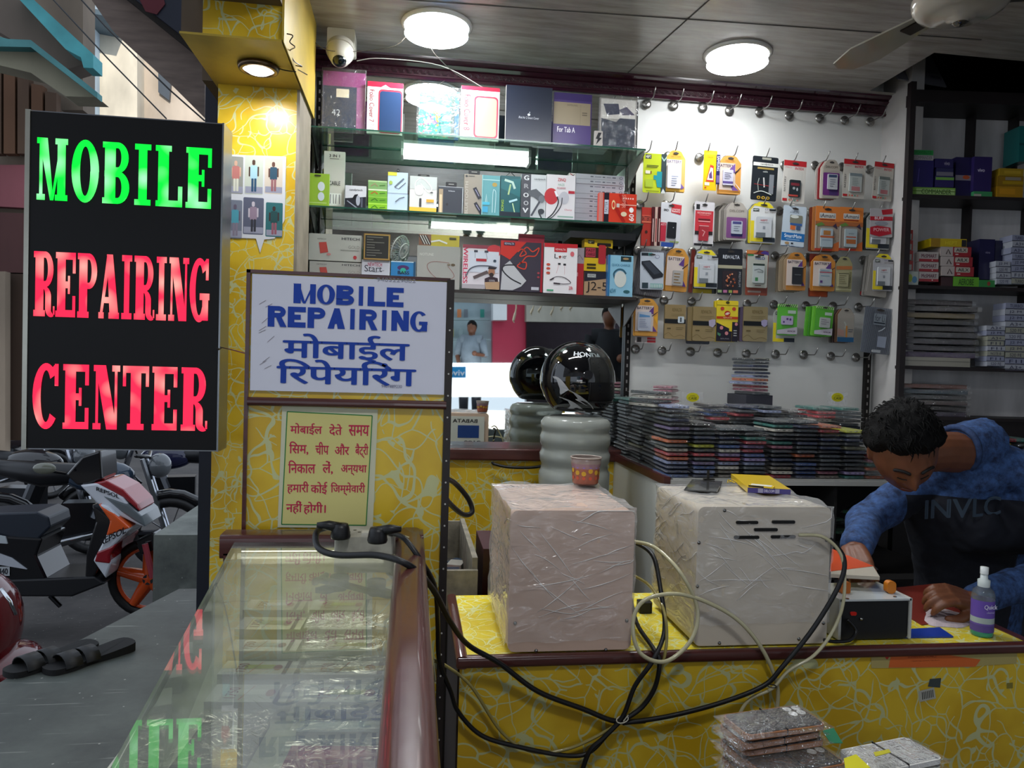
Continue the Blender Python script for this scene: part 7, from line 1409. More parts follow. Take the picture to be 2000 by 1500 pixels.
# ---- wooden crate at the left end, behind the counter
cx0, cx1, cy0, cy1 = .075, .185, 1.90, 2.42; cz0, cz1 = 1.215, 1.335
t = thing('wooden_crate', 'grimy wooden tray of scraps behind the left end of the repair counter', 'crate', ((cx0+cx1)/2, 2.1, cz0))
M_OLDW = mat('grimy_old_wood', .8, vary=.4, vscale=25, bump=.4, bscale=80)
for a in ((cx0, cx1, cy0, cy0+.014, cz0, cz1-.02), (cx0, cx1, cy1-.012, cy1, cz0, cz1), (cx0, cx0+.012, cy0+.014, cy1-.012, cz0, cz1), (cx1-.014, cx1, cy0+.014, cy1-.012, cz0, cz1+.01)):
 MB().box(*a, '#7a7466').build('crate_board', M_OLDW, t)
MB().box(cx0, cx1, cy0, cy1, cz0-.01, cz0, '#4a463e').build('crate_bottom', M_OLDW, t)
rs = random.Random(5)
for k, (cc, lab) in enumerate((('#c8b82c', 'yellow scrap of plastic in the wooden tray'), ('#b8bcc0', 'silver scrap of foil in the wooden tray'), ('#2c3444', 'dark phone part in the wooden tray'), ('#8a3a44', 'red scrap in the wooden tray'), ('#a8a49c', 'white scrap of paper in the wooden tray'), ('#3c4a5c', 'blue-grey phone part in the wooden tray'))):
 x = cx0+.03+rs.random()*.03; y = cy0+.05+k*.065; mb = MB(); M_ = Matrix.Translation((x, y, cz0+.004)) @ Matrix.Rotation(rs.uniform(-.6, .6), 4, 'Z'); mb.box(0, .045, 0, .06, 0, .012+.03*rs.random(), cc, M=M_)
 tag(mb.build('scrap', M_SHINE), lab, 'scrap', 'scraps in the wooden tray')
tag(MB().box(.06, .20, 1.895, 2.44, FZ, cz0-.0105, '#1c1816').build('low_stand', M_MATTE), 'dark stand under the wooden tray of scraps', 'stand')
p = at(955, 1125, Y=1.98); tag(MB().box(.206, .30, 1.98, 2.2, FZ, at(950, 1072, Y=1.98).z, '#3a1018').build('crimson_stool', M_PLAST), 'dark crimson box stool behind the smaller machine', 'stool')
# ---- water jar and helmet
jc = at(1122, 900, Y=2.66); jr = (at(1190, 900, Y=2.66).x-at(1055, 900, Y=2.66).x)/2
zt_ = at(1122, 812, Y=2.66).z; jb = zt_-.40
t = thing('water_jar', 'large ribbed translucent water jar standing upside down under the helmet', 'water jar', (jc.x, 2.66, jb))
M_JAR = mat('frosted_jar_plastic', .22, color='#a7aba4', vary=.08, trans=.35, ior=1.2, coat=.3)
prof = [(.001, .0)]; H = .40
for z, r in ((.0, .9), (.02, .97), (.06, 1), (.12, .99), (.17, 1), (.195, 1), (.205, .95), (.225, .94), (.237, .99), (.262, 1.0), (.274, .95), (.288, .945), (.30, .99), (.325, 1.), (.337, .96), (.348, .95), (.358, .985), (.378, .98), (.392, .9), (.40, .72), (.401, .001)):
 prof.append((jr*r, z))
MB().lathe(prof, 40, '#a7aba4', M=Matrix.Translation((jc.x, 2.66, jb))).build('jar_body', M_JAR, t, smooth=True)
tag(MB().box(jc.x-.15, jc.x+.13, 2.52, 2.80, FZ, jb-.0006, '#2c2624').build('wooden_stool', M_MATTE), 'dark stool hidden behind the machines, carrying the water jar', 'stool')
# helmet: front faces right
hc = at(1126, 742, Y=2.66); hr = .138
t = thing('motorcycle_helmet', 'glossy black full-face helmet with silver graphics and a raised clear visor, on the water jar', 'helmet', (hc.x, 2.66, zt_))
HC = Vector((hc.x, 2.66, hc.z))
def hfn(p, d):
 # p on a sphere: local x = front (right), z = up
 x, y, z = p
 if z < 0: z *= .98
 if x > 0 and z < .0: x *= 1+.20*min(1, -z/hr*1.6)
 if z < -.80*hr: z = -.80*hr+(z+.80*hr)*.1
 if x < -.3*hr and z < -.3*hr: x *= .97
 return Vector((x*.98, y*.84, z*1.03))
M_HEL = mat('helmet_gloss_black', .07, color='#08090c', vary=0, coat=1.)
M_HEL2 = mat('helmet_colours', .15, vary=.02, coat=.4)
hs = MB().ball(HC, hr, 40, 28, '#0a0b0e', fn=hfn).build('shell', M_HEL, t, smooth=True)
def onshell(a_deg, e_deg, s=1.004):
 a = math.radians(a_deg); e = math.radians(e_deg)   # a: 0 = front(right), -90 = toward camera
 d = Vector((math.cos(e)*math.cos(a), math.cos(e)*math.sin(a), math.sin(e)))
 return HC+hfn(d*hr, d)*s
def patch(a0, a1, e0, e1, s, n=12):
 vs = [onshell(a0(v)+(a1(v)-a0(v))*i/n, e0+(e1-e0)*v, s) for v in [k/n for k in range(n+1)] for i in range(n+1)]
 return vs, [(j*(n+1)+i, j*(n+1)+i+1, (j+1)*(n+1)+i+1, (j+1)*(n+1)+i) for j in range(n) for i in range(n)]
mb = MB(); vs, fs = patch(lambda v: -78-6*math.sin(PI*v), lambda v: 78, -32, 34, 1.006); mb.add(vs, fs, '#030304'); mb.build('face_opening', mat('helmet_lining', .5, color='#030304', vary=0), t, smooth=True)
mb = MB(); vs, fs = patch(lambda v: -84+10*v, lambda v: 84-10*v, -2, 62, 1.055); mb.add(vs, fs, '#c8d0d0'); mb.build('clear_visor', glass_mat('visor_clear', '#cfd6d4', 1.45, dirt=.06, mult=1.), t, smooth=True)
mb = MB()
for A_, B_, C_ in (((-128, -8), (-60, -50), (-100, -30)), ((-132, -25), (-75, -56), (-118, -48)), ((-140, 5), (-112, -14), (-128, -22))):
 pts = []; N = 10
 for i in range(N+1): u = i/N; pts.append(onshell(A_[0]+(B_[0]-A_[0])*u, A_[1]+(B_[1]-A_[1])*u+6*math.sin(PI*u), 1.008))
 low = [onshell(B_[0]+(C_[0]-B_[0])*i/6, B_[1]+(C_[1]-B_[1])*i/6, 1.008) for i in range(1, 7)]
 c_ = onshell((A_[0]+B_[0]+C_[0])/3, (A_[1]+B_[1]+C_[1])/3, 1.008); L_ = pts+low
 mb.add([c_]+L_, [(0, i+1, i+2) for i in range(len(L_)-1)]+[(0, len(L_), 1)], '#a8aaae')
mb.build('silver_graphics', M_HEL2, hs, smooth=True)
mb = MB(); V, Fs = glyphs('HONDA', .03); xa = min(v[0] for v in V); xb = max(v[0] for v in V)
mb.add([onshell(-108+58*(v[0]-xa)/(xb-xa), 37+12*v[1]-3*(v[0]-xa)/(xb-xa), 1.012) for v in V], Fs, '#c8ccd0'); mb.build('lettering', M_HEL2, hs)
p = onshell(-84, 8, 1.03); mb = MB(); mb.cyl(p+Vector((0, .004, 0)), p-Vector((0, .006, 0)), .016, n=18, col='#17181c'); mb.build('visor_pivot', M_HEL2, t)
mb = MB(); mb.tube([onshell(-80, e, 1.012) for e in range(-32, 36, 4)]+[onshell(a, 35, 1.012) for a in range(-76, 80, 8)]+[onshell(80, e, 1.012) for e in range(32, -36, -4)]+[onshell(a, -33, 1.012) for a in range(76, -80, -8)], .0035, 6, '#2c2e32', closed=True); mb.build('opening_trim', M_RUBBER, t, smooth=True)
mb = MB(); mb.tube([onshell(a, -48, 1.01) for a in range(-150, 151, 15)], .004, 6, '#1c1c20'); mb.build('chin_trim', M_RUBBER, hs, smooth=True)
# ================================================================== THE MAN BENT OVER HIS WORK
def frame(o, f, u):
 f = Vector(f).normalized(); u = Vector(u); s = f.cross(u).normalized(); u = s.cross(f).normalized()
 return Matrix(((s.x, f.x, u.x, o[0]), (s.y, f.y, u.y, o[1]), (s.z, f.z, u.z, o[2]), (0, 0, 0, 1)))   # local x = his right side, y = forward, z = up
G = lambda x, c, w: math.exp(-((x-c)/w)**2)
def headfn(p, d, grow=0.):
 sx, fy, uz = d; p = Vector((sx*.076, fy*.096, uz*.118))
 if uz < 0:
  p.x *= 1-.30*(-uz)**1.5
  if fy < 0: p.y *= 1-.45*min(1, max(0, (-uz-.1)*1.3))
  if fy > 0: p.y *= 1-.10*(-uz)
 if fy > 0:
  nose = .026*G(sx, 0, .13)*(G(uz, -.20, .12) if uz < -.20 else G(uz, -.20, .26))
  nose += .007*(G(sx, .15, .07)+G(sx, -.15, .07))*G(uz, -.24, .07)
  p.y += nose+.005*G(uz, .20, .09)*G(abs(sx), .3, .3)-.010*G(abs(sx), .36, .15)*G(uz, .04, .11)+.006*G(abs(sx), .36, .10)*G(uz, .02, .06)
  p.y += .004*G(abs(sx), .52, .16)*G(uz, -.18, .16)+.008*G(sx, 0, .24)*G(uz, -.42, .05)+.007*G(sx, 0, .20)*G(uz, -.53, .05)-.004*G(sx, 0, .25)*G(uz, -.475, .018)
  p.y += .010*G(sx, 0, .25)*G(uz, -.80, .14)
 return p
HCEN = at(1764, 878, Y=1.74)
HM = frame(HCEN, (-.16, -.70, -.68), (-.30, -.55, .62))
def hp(x, y, z): return HM @ Vector((x, y, z))
skin = MB(); ck = '#6a4230'
skin.ball((0, 0, 0), 1, 64, 48, ck, M=HM, fn=lambda p, d: headfn(p, d)-Vector((0, 0, 0)))
for s_ in (-1, 1):
 skin.ball((s_*.074, -.010, -.008), (.009, .019, .031), 14, 12, ck, M=HM)
 skin.tube([HM @ Vector((s_*(.079+.003*math.sin(a*.5)), -.012+.016*math.cos(a*.6-.4), -.006+.028*math.sin(a*.6-.4))) for a in range(-1, 7)], .0045, 8, ck)
C7 = at(1905, 872, Y=1.93); SHL = at(2010, 930, Y=1.90); SHR = at(1800, 945, Y=2.03)
CH = Vector(((SHL.x+SHR.x)/2+.02, 2.02, SHL.z-.10)); PEL = Vector((1.80, 2.14, 1.06))
skin.tube([hp(0, -.035, -.05), hp(0, -.06, -.10), (C7+hp(0, -.05, -.09))/2+Vector((0, 0, .0)), C7-Vector((0, 0, .02))], [.052, .054, .056, .062], 16, ck)
def torso(mb, g, col):
 mb.tube([C7-Vector((0, 0, .04)), CH+Vector((-.03, 0, .02)), (CH+PEL)/2, PEL], [.085+g, .125+g, .125+g, .135+g], 18, col)
 mb.tube([CH+Vector((-.11, .0, .02)), (CH+PEL)/2+Vector((-.07, 0, 0)), PEL+Vector((-.06, 0, 0))], [.085+g, .085+g, .10+g], 14, col)
 mb.tube([CH+Vector((.11, .0, .0)), (CH+PEL)/2+Vector((.07, 0, 0)), PEL+Vector((.06, 0, 0))], [.085+g, .085+g, .10+g], 14, col)
 mb.tube([SHR, C7-Vector((.04, .0, .05)), C7-Vector((-.04, 0, .05)), SHL], [.06+g, .068+g, .068+g, .062+g], 14, col)
ELR = at(1694, 1015, Y=1.98); WRR = at(1668, 1078, Y=1.76); ELL = at(2062, 1115, Y=1.74); WRL = at(1893, 1176, Y=1.635)
def arms(mb, g, col, cut=0.):
 a = WRR+(ELR-WRR)*cut; b = WRL+(ELL-WRL)*cut
 mb.tube(spline([SHR, (SHR+ELR)/2+Vector((-.01, -.01, 0)), ELR, (ELR+a)/2, a], 4), [(.058, .057, .055, .053, .051, .050, .049, .047, .046, .044, .042, .040, .038, .036, .034, .032, .030)[i]+g for i in range(17)], 14, col)
 mb.tube(spline([SHL, (SHL+ELL)/2+Vector((.03, 0, .02)), ELL, (ELL+b)/2, b], 4), [(.060, .058, .056, .054, .052, .050, .049, .047, .046, .044, .042, .040, .038, .036, .034, .032, .029)[i]+g for i in range(17)], 14, col)
torso(skin, -.015, ck); arms(skin, -.006, ck)
KN = Vector((2.16, 2.02, 1.04))
skin.tube([PEL+Vector((0, -.02, -.02)), KN], [.085, .06], 14, ck); skin.tube([KN, KN+Vector((.02, .03, -.42))], [.056, .036], 12, ck)
skin.tube([PEL+Vector((.05, .08, -.02)), KN+Vector((.05, .16, 0))], [.085, .06], 14, ck); skin.tube([KN+Vector((.05, .16, 0)), KN+Vector((.07, .2, -.42))], [.056, .036], 12, ck)
for dx, dy in ((.02, .03), (.07, .2)): skin.tube([KN+Vector((dx, dy, -.44)), KN+Vector((dx+.10, dy-.05, -.465))], [.036, .024], 12, ck)
# hands: wrist frame, x towards fingertips, y thumb side, z back of the hand
def hand(mb, o, fx_, up_, thumb, curls, spread=.10, scale=1.):
 X = Vector(fx_).normalized(); Z = Vector(up_); Z = (Z-X*Z.dot(X)).normalized(); Yv = Z.cross(X)*thumb
 M = Matrix(((X.x, Yv.x, Z.x, o[0]), (X.y, Yv.y, Z.y, o[1]), (X.z, Yv.z, Z.z, o[2]), (0, 0, 0, 1))) @ Matrix.Scale(scale, 4)
 T = lambda x, y, z: M @ Vector((x, y, z))
 for k, y in enumerate((.026, .009, -.009, -.026)):
  mb.tube([T(-.02, y*.62, 0), T(.03, y*.85, .002), T(.085-.004*abs(k-1), y, .003)], [.017, .016, .0125], 10, ck)
 tips = []
 for k, (y, L_) in enumerate(((.027, .072), (.009, .080), (-.009, .074), (-.026, .058))):
  c = curls[k]; p = Vector((.085-.004*abs(k-1), y, .003)); a = c*.35; P = [T(*p)]; ang = a
  for j, f in enumerate((.44, .31, .25)):
   p = p+Vector((math.cos(ang), spread*(y/.027)*(1-j*.4), -math.sin(ang)))*L_*f; P.append(T(*p)); ang += c*(.75 if j == 0 else .55)
  mb.tube(spline(P, 3), [.0098, .0097, .0095, .0096, .0088, .0086, .0088, .0080, .0074, .0062], 10, ck); mb.ball(P[-1], .0066*scale, 8, 6, ck); tips.append(P)
 P = [T(.015, .022, -.004), T(.045, .046, -.014), T(.072, .054, -.026), T(.095, .050, -.034)]
 mb.tube(spline(P, 3), [.016, .0155, .0145, .013, .012, .0115, .0108, .0102, .0095, .0075], 10, ck); mb.ball(P[-1], .0078*scale, 8, 6, ck)
 return tips
tipsL = hand(skin, WRL, at(1802, 1148, Y=1.60)-WRL, (.1, -.5, .9), 1, (.95, 1.1, 1.15, 1.2), scale=.95)
tipsR = hand(skin, WRR, Vector((-.035, -.10, -.04)), (-.5, -.4, .7), -1, (.9, 1., 1.1, 1.2), scale=.88)
body = thing('person', 'man in a blue marled sweatshirt, head bent low over his work at the counter', 'person', (PEL.x, PEL.y, FZ))
M_SKIN = mat('brown_skin', .45, color='#70452f', vary=.12, vscale=25, bump=.08, bscale=300, sss=.08)
b = skin.build('body', M_SKIN, body, smooth=True)
md = b.modifiers.new('remesh', 'REMESH'); md.mode = 'VOXEL'; md.voxel_size = .0032; md.use_smooth_shade = True
md = b.modifiers.new('smooth', 'SMOOTH'); md.factor = .5; md.iterations = 2
# face details
mb = MB()
for s_ in (-1, 1):
 P = [hp(s_*x, headfn(None, Vector((s_*x/.076, math.sqrt(max(0, 1-(x/.076)**2-(z/.118)**2)), z/.118)).normalized()).y+.003, z) for x, z in ((.012, .024), (.024, .029), (.036, .028), (.046, .021))]
 mb.tube(spline(P, 4), [.0022]+[.0040]*11+[.0018], 6, '#100c0b')
mb.build('eyebrows', mat('eyebrow_hair', .7, color='#0e0b0a', vary=.2), body, smooth=True)
mb = MB()
for s_ in (-1, 1):
 P = [hp(s_*x, headfn(None, Vector((s_*x/.076, math.sqrt(max(0, 1-(x/.076)**2-(z/.118)**2)), z/.118)).normalized()).y+.0015, z) for x, z in ((.016, -.004), (.026, -.007), (.036, -.004))]
 mb.tube(spline(P, 4), .0013, 6, '#0c0909')
mb.build('eyelashes', M_RUBBER, body, smooth=True)
mb = MB()
for z, c_ in ((-.052, '#5a2f28'), (-.061, '#63332c')):
 P = [hp(x, headfn(None, Vector((x/.076, math.sqrt(max(0, 1-(x/.076)**2-(z/.118)**2)), z/.118)).normalized()).y+.0005, z) for x in (-.021, -.010, 0, .010, .021)]
 mb.tube(spline(P, 3), [.001]+[.0034]*11+[.001], 6, c_)
mb.build('lips', mat('lips_skin', .4, vary=.05), body, smooth=True)
# hair
def hairfn(p, d):
 sx, fy, uz = d; q = headfn(p, d)
 line = .34+.16*min(1, fy*2) if fy > .0 else .34-1.15*(-fy)          # hairline drops toward the nape
 line += .10*G(sx, 0, .3)*(fy > 0)-.25*max(0, abs(sx)-.72)*4*(fy > -.2)
 k = max(0, min(1, (uz-line)/.16))
 n_ = noise.noise(Vector((sx*7, fy*7, uz*5)))*.006+noise.noise(Vector((sx*22, fy*16, uz*16)))*.004
 g = -.012+(.028+.010*max(0, uz)+n_)*(k**.5)
 q = q+d*g
 return q
hr_ = MB(); hr_.ball((0, 0, 0), 1, 72, 56, '#0a0909', M=HM, fn=hairfn)
rh = random.Random(2)
for k in range(420):
 a = rh.uniform(0, 2*PI); e = rh.uniform(.05, 1.35); d = Vector((math.cos(e)*math.cos(a), math.cos(e)*math.sin(a), math.sin(e)))
 if d.z < (.66 if d.y > .15 else .42 if d.y > 0 else .42+1.0*d.y): continue
 p0 = hairfn(None, d); tdir = Vector((rh.uniform(-.4, .4), .8, .1)) if d.y > -.2 else Vector((rh.uniform(-.3, .3), -.3, -.9))
 tdir = (tdir-d*tdir.dot(d)*.85).normalized()
 hr_.tube([HM @ (p0-d*.004), HM @ (p0+tdir*.012+d*.003), HM @ (p0+tdir*.026+d*rh.uniform(-.002, .004))], [.0022, .0016, .0004], 4, '#0a0909', caps=False)
M_HAIR = mat('black_hair', .75, spec=.2, color='#060505', vary=.2, vscale=80, bump=.8, bscale=160, stretch=(3, .5, 3))
hr_.build('hair', M_HAIR, body, smooth=True)
# sweatshirt
def cloth_mat(name, c1, c2, panel=None):
 m, nt = newmat(name); L = nt.links
 out = nd(nt, 'ShaderNodeOutputMaterial'); b_ = nd(nt, 'ShaderNodeBsdfPrincipled'); L.new(b_.outputs[0], out.inputs[0])
 tc = nd(nt, 'ShaderNodeTexCoord'); n = nd(nt, 'ShaderNodeTexNoise'); n.inputs['Scale'].default_value = 45; n.inputs['Detail'].default_value = 6; n.inputs['Roughness'].default_value = .7; L.new(tc.outputs['Object'], n.inputs['Vector'])
 cr = nd(nt, 'ShaderNodeValToRGB'); e = cr.color_ramp.elements; e[0].position = .35; e[0].color = lin(c1); e[1].position = .68; e[1].color = lin(c2); L.new(n.outputs[0], cr.inputs[0]); L.new(cr.outputs[0], b_.inputs['Base Color'])
 b_.inputs['Roughness'].default_value = .85
 if panel:   # darker knitted front panel below the lettering
  g_ = nd(nt, 'ShaderNodeNewGeometry'); sp = nd(nt, 'ShaderNodeSeparateXYZ'); L.new(g_.outputs['Position'], sp.inputs[0]); acc = None
  for ax_, op, v_ in (('Z', 'LESS_THAN', panel[0]), ('X', 'GREATER_THAN', panel[1]), ('X', 'LESS_THAN', panel[2]), ('Y', 'GREATER_THAN', panel[3])):
   q_ = nd(nt, 'ShaderNodeMath', operation=op); L.new(sp.outputs[ax_], q_.inputs[0]); q_.inputs[1].default_value = v_
   if acc is None: acc = q_
   else: m_ = nd(nt, 'ShaderNodeMath', operation='MULTIPLY'); L.new(acc.outputs[0], m_.inputs[0]); L.new(q_.outputs[0], m_.inputs[1]); acc = m_
  mx = nd(nt, 'ShaderNodeMix', data_type='RGBA'); L.new(acc.outputs[0], mx.inputs[0]); L.new(cr.outputs[0], mx.inputs[6]); mx.inputs[7].default_value = lin('#0b0f1c'); L.new(mx.outputs[2], b_.inputs['Base Color'])
 n2 = nd(nt, 'ShaderNodeTexNoise'); n2.inputs['Scale'].default_value = 9; n2.inputs['Detail'].default_value = 3; L.new(tc.outputs['Object'], n2.inputs['Vector'])
 bp = nd(nt, 'ShaderNodeBump'); bp.inputs['Strength'].default_value = .8; bp.inputs['Distance'].default_value = .02; L.new(n2.outputs[0], bp.inputs['Height']); L.new(bp.outputs[0], b_.inputs['Normal'])
 return m
sw = MB(); torso(sw, .008, '#26406c'); axn = (hp(0, -.05, -.1)-C7).normalized(); sw.tube([C7-axn*.04, C7+axn*.078], [.085, .066], 16); arms(sw, .007, '#26406c', .04)
sw.tube([SHR+Vector((.02, -.03, -.03)), CH+Vector((-.03, -.07, -.04)), CH+Vector((.08, -.07, -.05)), SHL+Vector((-.03, -.02, -.05))], [.07, .10, .10, .07], 14)
s_o = sw.build('sweatshirt', cloth_mat('marled_blue_knit', '#152444', '#3a5c92', (at(1850, 975, Y=1.88).z, 1.42, CH.x+.13, 1.80)), body, smooth=True)
md = s_o.modifiers.new('remesh', 'REMESH'); md.mode = 'VOXEL'; md.voxel_size = .007; md.use_smooth_shade = True
md = s_o.modifiers.new('smooth', 'SMOOTH'); md.factor = .6; md.iterations = 8
tx = bpy.data.textures.new('folds', 'CLOUDS'); tx.noise_scale = .07; tx.noise_depth = 2
md = s_o.modifiers.new('folds', 'DISPLACE'); md.texture = tx; md.strength = .014; md.mid_level = .5; md.texture_coords = 'GLOBAL'
mb = MB(); cc = C7+Vector((-.035, -.035, .0)); ax = (hp(0, -.05, -.1)-C7).normalized(); u1_ = ax.orthogonal().normalized(); u2_ = ax.cross(u1_)
cq = C7+ax*.078
mb.tube([cq+u1_*(.064*math.cos(a*PI/12))+u2_*(.064*math.sin(a*PI/12)) for a in range(24)], .009, 8, '#1e3560', closed=True); mb.build('collar', cloth_mat('ribbed_collar', '#152444', '#2a4470'), body, smooth=True)
# grey chest lettering
mb = MB(); V, Fs = glyphs('INVLC', .02); xa = min(v[0] for v in V); xb = max(v[0] for v in V)
a_ = at(1800, 1012, Y=1.875); b_ = at(1950, 1002, Y=1.875)
mb.add([(a_.x+(b_.x-a_.x)*(v[0]-xa)/(xb-xa), 1.862+.006*math.sin(v[0]*3), a_.z+.075*v[1]+.012*(v[0]-xa)/(xb-xa)) for v in V], Fs, '#3c4a58'); mb.build('chest_lettering', M_PAPER, body)
tr = MB(); tr.tube([PEL+Vector((0, -.02, -.02)), KN], [.095, .07], 14); tr.tube([KN, KN+Vector((.02, .03, -.40))], [.066, .05], 12); tr.tube([PEL+Vector((.05, .08, -.02)), KN+Vector((.05, .16, 0))], [.095, .07], 14); tr.tube([KN+Vector((.05, .16, 0)), KN+Vector((.07, .2, -.40))], [.066, .05], 12)
tr.build('trousers', mat('dark_denim', .8, color='#161a24', vary=.2), body, smooth=True)
t = thing('work_stool', 'stool under the bent man, hidden behind the repair counter', 'stool', (PEL.x, PEL.y+.03, FZ))
MB().cyl((PEL.x, PEL.y+.03, PEL.z-.17), (PEL.x, PEL.y+.03, PEL.z-.13), .15, n=24, col='#2a1d18').build('seat', M_PLAST, t)
for a in range(4):
 q = Vector((PEL.x+.10*math.cos(a*PI/2+.7), PEL.y+.03+.10*math.sin(a*PI/2+.7), PEL.z-.17)); MB().cyl(q, (q.x+.02*math.cos(a*PI/2+.7), q.y+.02*math.sin(a*PI/2+.7), FZ), .014, n=10, col='#4a4a4c').build('leg', M_METAL, t)
# ================================================================== STREET SIDE
def slab(name, pts, Y, th, col, m=M_MATTE, parent=None, tagd=None, st=False):
 P = [at(x, y, Y=Y) for x, y in pts]
 if sum(P[i].x*P[(i+1) % len(P)].z-P[(i+1) % len(P)].x*P[i].z for i in range(len(P))) < 0: P = P[::-1]
 o = MB().prism([(p.x, p.z) for p in P], Y, Y+th, col).build(name, m, parent)
 if tagd: tag(o, *tagd)
 if st: struct(o)
 return o
M_PLASTER = mat('stained_plaster', .85, vary=.4, vscale=1.3, stretch=(1, 1, .4)); M_TEAL = mat('faded_teal_paint', .7, vary=.3, vscale=3)
t = thing('bright_building', 'tall pale cream building closing the lane behind the sign', 'building', at(270, 700, Y=16))
slab('wall', [(100, -120), (268, -140), (268, 700), (100, 720)], 16, 3, '#e2d8c4', M_PLASTER, t); slab('wall', [(268, -120), (420, -120), (420, 700), (268, 700)], 16.4, 3, '#c2b4a4', M_PLASTER, t); slab('side_wall', [(100, -100), (178, -100), (178, 700), (100, 700)], 15.6, .4, '#b9cbd8', M_PLASTER, t); slab('window', [(309, 142), (333, 160), (330, 196), (309, 180)], 16.3, .1, '#3c4650', M_PLAST, t)
slab('roof_slab', [(135, 8), (200, 20), (200, 30), (137, 18)], 15, 1.5, '#5a6a74', M_PLASTER, t)
t = thing('side_building', 'grimy building at the left with teal-edged slabs and brown shutters', 'building', at(60, 700, Y=8))
slab('wall', [(-260, -160), (162, -160), (162, 215), (120, 215), (118, 720), (-260, 720)], 8.4, .3, '#7d6f60', M_PLASTER, t)
slab('upper_slab', [(-40, -60), (30, -20), (165, 125), (125, 137), (-40, 40)], 7.4, .25, '#70645a', M_PLASTER, t); slab('teal_edge', [(20, -20), (45, -20), (182, 106), (182, 133), (163, 132), (158, 112), (128, 96)], 7.2, .2, '#4a9aa0', M_TEAL, t)
slab('lower_slab', [(-40, 85), (62, 88), (190, 190), (128, 188), (60, 142), (-40, 118)], 6.8, .25, '#8b8672', M_PLASTER, t); slab('teal_edge', [(-40, 60), (15, 76), (60, 78), (190, 180), (190, 192), (60, 92), (-40, 90)], 6.7, .1, '#4f8a8c', M_TEAL, t)
for k in range(5): slab('shutter', [(-20+27*k, 118+15*k), (2+27*k, 122+15*k), (2+27*k, 300), (-20+27*k, 300)], 8.2, .1, ['#5c4636', '#6a4a34'][k % 2], M_PLASTER, t)
slab('pink_band', [(-60, 322), (120, 322), (120, 410), (-60, 400)], 8.3, .1, '#9a5a60', M_PLASTER, t); slab('dado', [(-60, 412), (120, 420), (120, 535), (-60, 530)], 8.3, .1, '#5c3a38', M_PLASTER, t)
slab('rolling_shutter', [(-60, 535), (120, 535), (120, 860), (-60, 860)], 8.25, .1, '#4c3a2e', M_PLASTER, t); slab('doorway', [(-20, 530), (10, 530), (10, 900), (-20, 900)], 8.1, .1, '#a08f7c', M_PLASTER, t)
t = thing('canopy', 'weathered grey-brown canopy fascia slanting over the lane beside a navy panel', 'canopy', at(330, 120, Y=3.3))
slab('fascia_board', [(165, -20), (228, -20), (400, 116), (400, 230), (336, 166), (222, 62)], 3.3, .03, '#75665e', mat('weathered_ply', .8, vary=.3, vscale=6, stretch=(1, 1, 6)), t); slab('fascia_edge', [(226, -20), (246, -20), (402, 104), (402, 122)], 3.27, .03, '#2e2926', M_MATTE, t)
slab('navy_panel', [(240, -20), (432, -20), (428, 238), (402, 238), (402, 106)], 3.24, .02, '#141d33', M_NAVY, t); slab('flower_print', [(268, -10), (318, -10), (322, 8), (306, 28), (284, 22)], 3.235, .004, '#5a1f28', M_MATTE, t)
for k, (a, b, y) in enumerate((((95, -10), (325, 232), 6.), ((150, -10), (262, 108), 5.5), ((262, 108), (400, 236), 5.5))):
 tag(MB().tube([at(*a, Y=y), at((a[0]+b[0])/2, (a[1]+b[1])/2+3, Y=y), at(*b, Y=y)], .006, 5, '#2a2622').build('overhead_wire', M_RUBBER), 'thin dark overhead wire, %s across the lane' % ['longest one', 'upper short one', 'lower short one'][k], 'wire', 'overhead wires')
# scooter
SYY = 5.2; t = thing('scooter', 'white, orange and red scooter with a blue-black seat and orange front wheel', 'scooter', at(150, 1200, Y=SYY))
def sp(name, pts, col, w=.12, m=M_SHINE, dy=0.):
 P = [at(x, y, Y=SYY-w/2+dy) for x, y in pts]
 if sum(P[i].x*P[(i+1) % len(P)].z-P[(i+1) % len(P)].x*P[i].z for i in range(len(P))) < 0: P = P[::-1]
 return MB().prism([(p.x, p.z) for p in P], SYY-w/2+dy, SYY+w/2+dy, col).build(name, m, t, bevel=.012 if w > .05 else 0)
def wheel(par, c, r, rim, yw=.05, tyre='#141416'):
 mb = MB(); mb.tube([(c.x+(r-yw*.6)*math.cos(a*PI/16), c.y, c.z+(r-yw*.6)*math.sin(a*PI/16)) for a in range(32)], yw*.62, 10, tyre, closed=True); ty = mb.build('tyre', M_RUBBER, par, smooth=True)
 mb = MB(); mb.tube([(c.x+(r-yw*1.3)*math.cos(a*PI/16), c.y, c.z+(r-yw*1.3)*math.sin(a*PI/16)) for a in range(32)], yw*.28, 8, rim, closed=True)
 for a in range(5): mb.tube([c, (c.x+(r-yw*1.3)*math.cos(a*1.257+.4), c.y, c.z+(r-yw*1.3)*math.sin(a*1.257+.4))], [.055, .032], 8, rim)
 mb.cyl((c.x, c.y-.05, c.z), (c.x, c.y+.05, c.z), .035, n=14, col='#2a2a2c'); mb.build('rim', M_SHINE, ty, smooth=True, autos=50)
wheel(t, at(294, 1128, Y=SYY), .27, '#c84a14'); wheel(t, at(-130, 1128, Y=SYY), .27, '#c84a14')
sp('front_mudguard', [(262, 1058), (300, 1040), (322, 1062), (326, 1100), (300, 1075), (275, 1085)], '#101012', .14)
MB().tube([at(283, 1062, Y=SYY-.1), at(298, 1128, Y=SYY-.1)], .02, 8, '#9a3a44').build('fork', M_SHINE, t)
sp('apron', [(178, 985), (225, 1020), (215, 1060), (184, 1128), (165, 1130), (168, 1080), (186, 1020)], '#0e0e12', .34)
